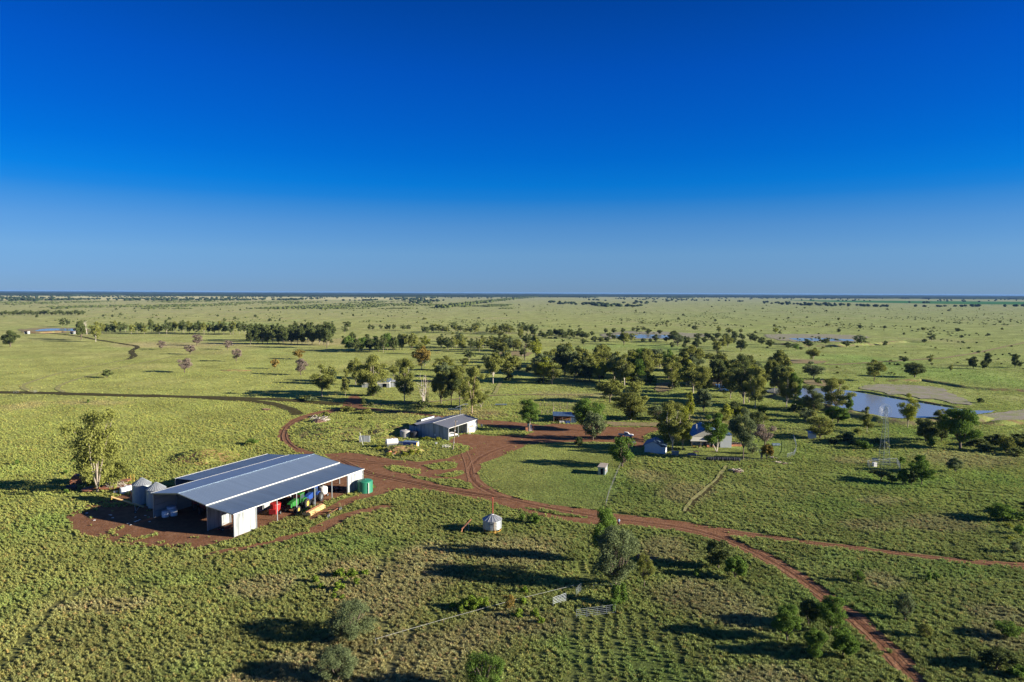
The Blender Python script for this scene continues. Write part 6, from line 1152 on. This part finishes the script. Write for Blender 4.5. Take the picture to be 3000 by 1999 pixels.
# bulk bags
def bag(loc, s, label, grp='white bulk bags'):
    g_ = thing('bulk_bag', label, 'bag', loc, random.uniform(0, 1.5), grp); bm = bmesh.new(); bmesh.ops.create_cube(bm, size=1); bmesh.ops.subdivide_edges(bm, edges=bm.edges[:], cuts=5, use_grid_fill=True)
    for v in bm.verts:
        q = v.co.copy(); k = 1-.35*(abs(q.x*q.y)*4); v.co = Vector((q.x*1.15*k, q.y*1.15*k, (q.z+.5)*1.0))*s; v.co += Vector((random.uniform(-.04, .04), random.uniform(-.04, .04), random.uniform(-.04, .04) if q.z > -.4 else 0))
    me = bpy.data.meshes.new('sack'); bm.to_mesh(me); bm.free(); me.materials.append(M['bag']); me.polygons.foreach_set('use_smooth', [True]*len(me.polygons)); o = link(bpy.data.objects.new('sack', me)); o.parent = g_
    for sx in (-1, 1): MB().tube([(sx*.4*s, -.4*s, .95*s), (sx*.5*s, 0, 1.2*s), (sx*.4*s, .4*s, .95*s)], .03, 4).build('strap', M['white'], g_)
    return g_
bag(on_shed(2.0, 26.2), 1.5, 'front left white bulk bag inside the shed corner'); bag(on_shed(3.6, 25.2), 1.5, 'front right white bulk bag inside the shed corner'); bag(on_shed(4.0, 26.6)+Vector((0, 0, .0)), 2.0, 'taller white bulk bag behind the other two')
bag(at(362, 1446), 1.6, 'left white bag on the grass in front of the rusty tray', 'white bags by the junk pile'); bag(at(376, 1441), 1.6, 'right white bag on the grass in front of the rusty tray', 'white bags by the junk pile')
# junk under the big gum
jb = thing('header_body', 'rusty orange roofed old machine body left of the big gum', 'old machine', at(236, 1417), R(18)); MB().prism([(-2.2, 0.1), (2.0, .1), (2.1, 1.6), (1.2, 2.5), (-1.6, 2.6), (-2.4, 1.4)], -1.3, 1.3, 'Y').build('body', M['rust'], jb); MB().slab([(-2.3, -1.4, 1.55), (-1.6, 1.4, 2.7), (1.2, 1.4, 2.6), (2.1, -1.4, 1.7)], .06).build('panel', M['rustorange'], jb)
def drum(px, py, r_, h_, m_, label, name='tank_drum', ax='X'):
    t_ = thing(name, label, 'drum', at(px, py), random.uniform(-.3, .3)); MB().lathe([(.1, -h_/2), (r_, -h_/2+.12), (r_, h_/2-.12), (.1, h_/2)], c=(0, 0, r_ if ax != 'Z' else h_/2), n=18, axis=ax).build('body', m_, t_)
    MB().lathe([(r_*1.03, -.05), (r_*1.03, .05)], c=(0, 0, r_ if ax != 'Z' else h_/2), n=18, axis=ax, cap=False).build('band', M['rust'], t_); return t_
drum(210, 1437, .75, 2.6, M['black'], 'black drum lying at the far left of the junk'); drum(340, 1446, .45, 1.2, M['steel'], 'grey drum lying before the rusty tray')
rd_ = thing('disc_plough', 'round rusty disc implement in the shadow under the big gum', 'farm machine', at(266, 1440), R(5)); MB().lathe([(.2, .9), (2.2, .85), (2.35, .7), (2.2, .6)], n=20).build('platform', M['rust'], rd_)
for a in range(6): MB().tube([(1.8*math.cos(a), 1.8*math.sin(a), .7), (1.9*math.cos(a), 1.9*math.sin(a), 0)], .08, 5).build('leg', M['rust'], rd_)
tr_ = thing('rusty_tray', 'wide low rusty tray heaped with scrap right of the big gum', 'scrap', at(340, 1432), R(10)); MB().box(-3.4, 3.4, -1.7, 1.7, .35, .75).build('tray', M['rust'], tr_); mb = MB()
for k in range(40): mb.tube([(random.uniform(-2.6, 2.8), random.uniform(-1.4, 1.4), .7), (random.uniform(-2.6, 2.8), random.uniform(-1.4, 1.4), random.uniform(1.2, 2.4))], random.uniform(.04, .1), 4)
mb.build('scrap_bars', M['timber'], tr_)
r2 = thing('rusty_trailer', 'dark brown rusty trailer bed behind the scrap tray', 'trailer', at(352, 1417), R(6)); MB().box(-2.6, 2.6, -1.2, 1.2, .8, 1.1).build('bed', M['rust'], r2); wheel(r2, -1, 1.3, .4, .25); wheel(r2, -1, -1.3, .4, .25)
yf = thing('yellow_frame', 'bright yellow steel grid frame standing behind the white bags', 'frame', at(377, 1413), R(-10)); mb = MB()
for k in range(4): mb.tube([(-1.5, 0, .25+k*.65), (1.6, .25, .25+k*.65)], .06, 5)
for k in range(4): mb.tube([(-1.5+k*1.03, k*.08, 0), (-1.5+k*1.03, k*.08, 2.3)], .07, 5)
mb.build('grid', M['yellow'], yf)
pl_ = thing('plough_frame', 'dark low plough frame between the white bags and silos', 'farm machine', at(393, 1432), R(-20)); mb = MB().box(-2.2, 2.2, -.1, .1, .6, .75).box(-2, 2, .9, 1.05, .6, .75)
for k in range(6): mb.tube([(-2+k*.8, .9, .6), (-1.9+k*.8, .7, 0)], .05, 4)
mb.build('frame', M['steel'], pl_)
# litter flecks in front of the shed: pieces of white plastic
for i, (x, y) in enumerate(((254, 1505), (276, 1526), (326, 1511), (322, 1510), (375, 1536), (383, 1539.5), (396, 1530), (402, 1528), (409, 1525), (426, 1512), (435, 1517), (397, 1517), (438, 1530), (330, 1519))):
    p = at(x, y); o = MB().slab([(-.3, -.15, .12), (.3, -.2, .05), (.28, .2, .14), (-.2, .22, .1)], .03).build('plastic_scrap', M['white'], None, loc=(p.x, p.y, .06), rotz=i); tag(o, 'scrap of white plastic littering the earth before the silos', 'litter', 'plastic scraps before the silos')
# utility truck
ut = thing('utility_truck', 'white tray back utility truck parked on the dirt by the farmyard trees', 'car', at(1834, 1281), R(-14)); ut.scale = (1.05, 1.05, 1.05)
MB().prism([(.75, .55), (2.6, .55), (2.65, .95), (2.3, 1.1), (1.4, 1.15), (.75, 1.2)], -.85, .85, 'Y').build('bonnet', M['white'], ut)
MB().prism([(-.55, .5), (.95, .5), (1.2, 1.15), (.6, 1.8), (-.5, 1.82)], -.83, .83, 'Y').build('cab', M['white'], ut)
MB().prism([(.72, 1.17), (1.14, 1.2), (.66, 1.72), (.5, 1.72)], -.84, .84, 'Y').build('windscreen', M['glass'], ut); MB().prism([(-.35, 1.15), (.65, 1.15), (.35, 1.65), (-.3, 1.66)], -.85, .85, 'Y').build('window', M['glass'], ut)
MB().box(-2.7, -.6, -.95, .95, .8, .88).box(-2.7, -.6, -.95, -.9, .88, 1.12).box(-2.7, -.6, .9, .95, .88, 1.12).box(-2.7, -2.65, -.9, .9, .88, 1.12).build('tray', M['steel'], ut); MB().box(-.62, -.56, -.85, .85, .88, 1.95).build('headboard', M['steel'], ut)
for x_ in (-1.7, 1.75):
    for y_ in (-.82, .82): wheel(ut, x_, y_, .38, .24, 'white')
MB().box(2.62, 2.72, -.8, .8, .45, .7).build('bumper', M['dark'], ut)
for y_ in (-.62, .62): MB().box(2.62, 2.67, y_-.14, y_+.14, .74, .9).build('headlight', M['trim'], ut)
# vehicle and clutter in workshop
def on_ws(x, y): return W0+Matrix.Rotation(WA, 3, 'Z') @ Vector((x, y, 0))
vh = thing('utility_truck', 'white vehicle parked in the shade of the workshop opening', 'car', on_ws(11.2, 6), WA+R(70)); MB().prism([(-2.2, .45), (2.2, .45), (2.2, .95), (1.2, 1.1), (.7, 1.7), (-1.9, 1.75)], -.8, .8, 'Y').build('body', M['white'], vh); MB().prism([(-1.7, 1.1), (1.0, 1.1), (.65, 1.6), (-1.6, 1.62)], -.82, .82, 'Y').build('window', M['glass'], vh)
for x_ in (-1.4, 1.4):
    for y_ in (-.75, .75): wheel(vh, x_, y_, .35, .22)
def smallbox(px, py, sx, sy, sz, m_, label, name, cat, rz=0, lid=True):
    o = thing(name, label, cat, at(px, py), rz); MB().box(-sx/2, sx/2, -sy/2, sy/2, 0, sz).build('body', m_, o)
    if lid: MB().box(-sx/2-.03, sx/2+.03, -sy/2-.03, sy/2+.03, sz+.002, sz+.05).build('lid', M['steel'], o)
    return o
smallbox(1325, 1276, 1.0, .7, .9, M['green'], 'green mower shaped box at the workshop mouth', 'mower', 'mower', .3); smallbox(1355, 1269.5, 1.1, .8, .8, M['blue'], 'blue crate by the workshop door', 'crate', 'crate', .2); smallbox(1351, 1266.5, .5, .5, 1.3, M['red'], 'small red cabinet beside the blue crate', 'cabinet', 'cabinet')
smallbox(1278, 1304, .6, .6, 1.0, M['white'], 'white drum standing alone before the workshop', 'drum', 'drum'); smallbox(1375, 1272, .9, .4, .35, M['white'], 'white scraps at the foot of the cream container', 'scrap', 'scrap'); smallbox(1304, 1286, .5, .2, 1.1, M['white'], 'white board leaning on the workshop wall', 'board', 'board', lid=False); smallbox(1239, 1282, .4, .4, .8, M['white'], 'little white can against the workshop wall', 'can', 'can')
smallbox(1343, 1279, .4, .4, .5, M['white'], 'small white pail on the dirt by the pole', 'pail', 'pail'); smallbox(1326, 1317, .4, .4, .3, M['black'], 'black pail at the foot of the power pole', 'pail', 'pail')
for i, x in enumerate((1301, 1308, 1316)):
    o = thing('scrap_trolley', ('left', 'middle', 'right')[i]+' one of three pale metal frames beside the power pole', 'scrap', at(x, 1312), i); mb = MB()
    for a in (-.5, .5): mb.tube([(a, -.4, 0), (a, -.4, 1.0)], .04, 4).tube([(a, .4, 0), (a, .4, .9)], .04, 4)
    mb.tube([(-.5, -.4, 1), (.5, -.4, 1)], .04, 4).tube([(-.5, .4, .9), (.5, .4, .9)], .04, 4).build('frame', M['trim'], o); MB().box(-.45, .45, -.35, .35, .4, .46).build('shelf', M['cream'], o)
sg = thing('sign_post', 'small white plate on a post beside the back road', 'sign', at(1411.5, 1257)); MB().tube([(0, 0, 0), (0, 0, 1.6)], .06, 5).build('post', M['post'], sg); MB().box(-.35, .35, -.1, -.06, 1.0, 2.0).build('plate', M['white'], sg)
# sheet panel and leaning pole in the paddock
sh_ = thing('sheet_panel', 'grey metal crate panel standing in the grass left of the fuel tank', 'panel', at(1052, 1297), R(2)); MB().box(0, 3.9, 0, .9, .1, 2.4).build('sheet', M['walliron'], sh_); MB().box(2.3, 2.6, .1, .4, 2.42, 2.6).box(3.3, 3.6, .1, .4, 2.42, 2.6).build('lug', M['dark'], sh_)
lp = thing('leaning_pole', 'white pole leaning on the grey metal panel', 'pole', at(1064, 1306)); MB().tube([(0, 0, 0), (-1.2, .6, 4.4)], .07, 6).build('pole', M['trim'], lp); MB().tube([(-1.2, .6, 4.4), (-1.4, .7, 4.5)], .1, 6).build('tip', M['white'], lp)
# sheets against the compact gum
for i, (x, y, w_, h_, m_, lb, tilt) in enumerate(((1548.5, 1263, 1.0, 3.6, 'roofblue', 'blue grey iron sheet leaning on the compact green gum', .12), (1556, 1262, .9, 2.4, 'white', 'white sheet leaning on the compact green gum', -.1), (1561, 1262, .8, 2.0, 'rust', 'rusty sheet right of the compact green gum', .1), (1543.5, 1264, 1.0, 1.4, 'rustorange', 'low rust red drum left of the compact green gum', 0))):
    o = thing('iron_sheet' if i < 3 else 'drum', lb, 'sheet' if i < 3 else 'drum', at(x, y)); MB().box(-w_/2, w_/2, -.06, .06 if i < 3 else .8, 0, h_, tilt=(tilt, 'X')).build('sheet' if i < 3 else 'body', M[m_], o); MB().box(-w_/2, w_/2, -.12, -.08, h_*.45, h_*.5).build('batten', M['post'], o)
# things under the blue roofed shed
for i, (x, m_) in enumerate(((1642, 'white'), (1650, 'white'), (1660, 'blue'), (1667, 'blue'))): smallbox(x, 1240.5, .9, .8, 1.0, M[m_], ('left white', 'right white', 'left blue', 'right blue')[i]+' drum under the blue roofed shed', 'drum', 'drum')
# log piles
def logs(px, py, w_, n, h_, label, m_='deadwood'):
    o = thing('log_pile', label, 'log pile', at(px, py)); mb = MB()
    for k in range(n):
        a = random.uniform(0, 6.28); c = Vector((random.uniform(-w_, w_)*.35, random.uniform(-w_, w_)*.25, random.uniform(.1, h_*.7))); l_ = random.uniform(.25, .5)*w_; dv_ = Vector((math.cos(a), math.sin(a)*.7, random.uniform(-.25, .4)))*l_; r_ = random.uniform(.06, .16)
        p1 = c-dv_*.5; p2 = c+dv_*.5; p1.z = max(.05, p1.z); p2.z = max(.05, p2.z); mb.tube([p1, (p1+p2)/2+Vector((0, 0, .1)), p2], [r_, r_*.8, r_*.4], 6)
    mb.build('log', M[m_], o, smooth=True, label='tangled bleached logs'); MB().lathe([(w_*.35, 0), (w_*.25, h_*.35), (.2, h_*.5)], n=12).build('debris', M['brown'], o); return o
logs(935, 1236, 9.0, 46, 3.0, 'bleached log pile beside the looping red track'); logs(1893, 1642, 4.6, 34, 1.6, 'blackened log heap with a few pale branches', 'barkdark'); logs(2160, 1383, 5.0, 22, 1.2, 'fallen branches at the head of the trodden path', 'timber'); logs(2265, 1342, 3, 12, .6, 'broken timber at the bottom of the house yard', 'timber'); logs(1150, 1331, 3.4, 16, 1.0, 'rubble heap under the white fuel tank', 'rustorange'); logs(2290, 1357, 5.5, 14, .5, 'long pale rails lying below the curved fence', 'timber')
logs(780, 1201, 5.5, 20, .7, 'dark brown scatter of fallen sticks in the left paddock', 'brown'); logs(1388, 1188.5, 3.5, 10, .5, 'flat scrap beyond the back road')
# garden things
tp = thing('trampoline', 'dark round trampoline lying in the house yard shade', 'trampoline', at(2027, 1337)); MB().lathe([(1.5, .75), (1.5, .82)], n=24).build('mat', M['black'], tp); MB().lathe([(1.62, .72), (1.52, .86)], n=24, cap=False).build('rim', M['roofblue'], tp)
for k in range(6): MB().tube([(1.5*math.cos(k*1.047), 1.5*math.sin(k*1.047), .75), (1.55*math.cos(k*1.047), 1.55*math.sin(k*1.047), 0)], .04, 4).build('leg', M['steel'], tp)
tb_ = thing('table', 'small dark table in the house yard', 'table', at(2039, 1332)); MB().box(-.9, .9, -.6, .6, .95, 1.05).build('top', M['brown'], tb_)
for x_ in (-.7, .7):
    for y_ in (-.45, .45): MB().box(x_-.06, x_+.06, y_-.06, y_+.06, 0, .95).build('leg', M['brown'], tb_)
smallbox(1978, 1333, 2.4, 1.3, 1.2, M['timber'], 'grey hutch beside the white garage', 'hutch', 'hutch', -.2); smallbox(1970, 1297, .5, .5, 1.3, M['yellow'], 'upright yellow cylinder behind the garage', 'gas_bottle', 'gas bottle')
hg = thing('low_shade_hedge', 'hedge strip with its shade painted black along the yard fence', 'hedge', at(2074, 1349), R(-5)); mb = MB(); 
for k in range(14): mb.lathe([(.1, 0), (.75, .25), (.8, .8), (.3, 1.15)], c=(k*.75, random.uniform(-.1, .1), 0), n=8)
mb.build('hedge_shade_body', M['black'], hg);  # black colour stands in for shade on and around the hedge
vf = [('rustorange', 2075), ('rust', 2092), ('brown', 2050), ('yellow', 2033)]
for i, (m_, x) in enumerate(vf): o = thing('garden_chair', ('orange', 'rust red', 'brown', 'yellow')[i]+' chair or pot along the front of the verandah', 'chair', at(x, 1313), i); MB().box(-.4, .4, -.4, .4, .4, .5).build('seat', M[m_], o); MB().box(-.4, .4, .36, .42, .52, 1.0).build('backrest', M[m_], o); [MB().box(a-.04, a+.04, b_-.04, b_+.04, 0, .4).build('leg', M['post'], o) for a in (-.34, .34) for b_ in (-.34, .34)]
bt = thing('dinghy', 'bright blue plastic float at the edge of the dam under the trees', 'boat', at(2403, 1176)); MB().lathe([(.5, 0.3), (1.0, .45), (1.1, .9), (.5, 1.2)], n=14).build('hull', M['blue'], bt); MB().box(-.4, .4, -.1, .1, 1.2, 1.35).build('handle', M['white'], bt)
yt = thing('yard_stump', 'pale forked stump at the bottom of the house yard', 'stump', at(2231, 1344)); MB().tube([(0, 0, 0), (0, 0, 1.2)], .35, 8).tube([(0, 0, 1), (-1.0, 0, 2.8)], [.22, .1], 6).tube([(0, 0, 1), (.9, .2, 2.6)], [.22, .1], 6).build('stump', M['bark'], yt); MB().box(-.9, .9, -.5, .5, 2.85, 2.95).build('board', M['roof'], yt)
th = thing('cattle_trough', 'grey round backed trough in the house yard', 'trough', at(2273, 1307)); MB().box(-1.4, 1.4, -.5, .5, .3, .9).build('basin', M['roof'], th); [MB().box(a-.08, a+.08, -.4, .4, 0, .3).build('leg', M['post'], th) for a in (-1, 1)]
tl = thing('small_trailer', 'little grey trailer on the drive beyond the circle tree', 'trailer', at(1853, 1301), R(10)); MB().box(-1.1, 1.1, -.7, .7, .5, .85).build('tray', M['steel'], tl); wheel(tl, 0, .8, .3, .18); wheel(tl, 0, -.8, .3, .18)
# machinery rows beside the back road
mr = thing('machine_frame', 'dark low machine frame lying under the workshop gums', 'farm machine', at(1333, 1203), R(-4)); mb = MB().box(-3.2, 3.2, -.9, -.7, .6, .8).box(-3.2, 3.2, .7, .9, .6, .8)
for k in range(7): mb.box(-3.1+k*1.0, -2.9+k*1.0, -.7, .7, .6, .78)
mb.build('frame', M['roofblue'], mr); [wheel(mr, a, b_, .35, .2) for a in (-2, 2) for b_ in (-1.1, 1.1)]
m2 = thing('machine_frame', 'long pale machine lying in the grass behind the workshop', 'farm machine', at(1468, 1189), R(-3)); MB().box(-2.8, 2.8, -.5, .5, .5, .85).build('frame', M['roof'], m2); wheel(m2, -2, .7, .35, .2); wheel(m2, 2, .7, .35, .2)
rt_ = thing('mast_arm', 'steel mast arm folded behind the workshop ridge', 'steel arm', at(1348, 1222)); MB().tube([(-2, 0, 4.2), (2.2, 2, 5.6)], .12, 5).tube([(0, 1, 0), (0, 1, 5.0)], .1, 5).build('arm', M['steel'], rt_); MB().box(1.8, 3.4, 1.8, 2.2, 5.2, 5.6).build('head', M['steel'], rt_)
# person standing on the road edge
def person(loc, rz, label):
    root = thing('person', label, 'person', loc, rz); V = []; E = []; Rd = []
    def ad(p, r_, par=None): V.append(p); Rd.append(r_); (E.append((par, len(V)-1)) if par is not None else None); return len(V)-1
    pel = ad((0, 0, .95), (.15, .11)); wa = ad((0, 0, 1.10), (.14, .10), pel); ch = ad((0, .0, 1.34), (.17, .11), wa); nk = ad((0, .01, 1.49), (.06, .06), ch); hd = ad((0, .02, 1.60), (.085, .095), nk); ad((0, .02, 1.72), (.07, .08), hd)
    for s in (-1, 1):
        sh = ad((s*.19, 0, 1.41), (.06, .06), ch); elb = ad((s*.24, -.02 if s < 0 else .03, 1.13), (.043, .043), sh); wr = ad((s*.25, .08, .90), (.03, .03), elb); pm = ad((s*.25, .10, .83), (.022, .035), wr)
        for k, l_ in enumerate((.07, .085, .09, .075)): f1 = ad((s*.25-.0*k, .075+k*.018, .79), (.009, .009), pm); ad((s*.245, .085+k*.018, .79-l_*.7), (.008, .008), f1)
        t1 = ad((s*.235, .13, .81), (.01, .01), pm); ad((s*.23, .15, .775), (.009, .009), t1)
        hp = ad((s*.09, 0, .88), (.09, .09), pel); kn = ad((s*.10, .02 if s > 0 else -.01, .48), (.058, .058), hp); an_ = ad((s*.10, -.02, .09), (.04, .04), kn); ad((s*.11, .13, .04), (.04, .03), an_)
    me = bpy.data.meshes.new('body'); me.from_pydata(V, E, []); o = link(bpy.data.objects.new('body', me)); o.parent = root; sk = o.modifiers.new('skin', 'SKIN')
    for v, r_ in zip(me.skin_vertices[0].data, Rd): v.radius = r_
    me.skin_vertices[0].data[0].use_root = True; o.modifiers.new('sub', 'SUBSURF').render_levels = 2; me.materials.append(M['skin'])
    MB().lathe([(.17, .90), (.175, 1.1), (.2, 1.34), (.17, 1.44), (.08, 1.5)], n=14).tube([(-.17, 0, 1.42), (-.235, -.01, 1.2)], [.085, .07], 8).tube([(.17, 0, 1.42), (.235, .01, 1.2)], [.085, .07], 8).build('shirt', M['shirt'], root, smooth=True)
    MB().tube([(-.09, 0, .96), (-.10, 0, .5), (-.10, -.01, .42)], [.12, .095, .09], 10).tube([(.09, 0, .96), (.10, .02, .5), (.10, .01, .42)], [.12, .095, .09], 10).build('shorts', M['navy'], root, smooth=True)
    for s in (-1, 1): MB().tube([(s*.10, -.02, .02), (s*.10, -.02, .2)], [.065, .06], 8).tube([(s*.10, -.06, .05), (s*.11, .16, .04)], [.06, .05], 8).build('boot', M['bootm'], root)
    MB().lathe([(.11, 1.66), (.105, 1.72), (.06, 1.77), (.01, 1.785)], c=(0, .02, 0), n=12).box(-.08, .08, .08, .22, 1.66, 1.675).build('cap', M['navy'], root, smooth=True)
    MB().lathe([(.018, .0), (.02, .02), (.006, .045)], c=(0, .1, 1.6), n=6, axis='Y').build('nose', M['skin'], root); [MB().lathe([(.012, 0), (.008, .01)], c=(s*.03, .108, 1.635), n=6, axis='Y').build('eye', M['dark'], root) for s in (-1, 1)]
    MB().box(-.025, .025, .105, .112, 1.555, 1.563).build('mouth', M['darkred'], root); [MB().lathe([(.03, 0), (.02, .015)], c=(s*.09, .02, 1.61), n=8, axis='X').build('ear', M['skin'], root) for s in (-1, 1)]
    return root
person(at(1813, 1540), R(150), 'person in pale blue shirt, dark shorts and cap standing on the red road')
# ---------------------------------------------------------------- haze: the air itself
hz = MB(); hz.box(-27000, 27000, -2000, 27500, -1.2, 60); ho = hz.build('haze', M['dark'], None); tag(ho, 'thin blue haze over the plain', kind='stuff')
hm = bpy.data.materials.new('haze_air'); hm.use_nodes = True; n = hm.node_tree; n.nodes.clear(); oo = n.nodes.new('ShaderNodeOutputMaterial'); pv = n.nodes.new('ShaderNodeVolumePrincipled')
pv.inputs['Color'].default_value = (.16, .36, .80, 1); pv.inputs['Density'].default_value = 2.2e-5; pv.inputs['Anisotropy'].default_value = 0.0; n.links.new(pv.outputs[0], oo.inputs['Volume']); ho.data.materials.clear(); ho.data.materials.append(hm)
sc.cycles.volume_bounces = 0; sc.cycles.max_bounces = 6; sc.cycles.transparent_max_bounces = 8
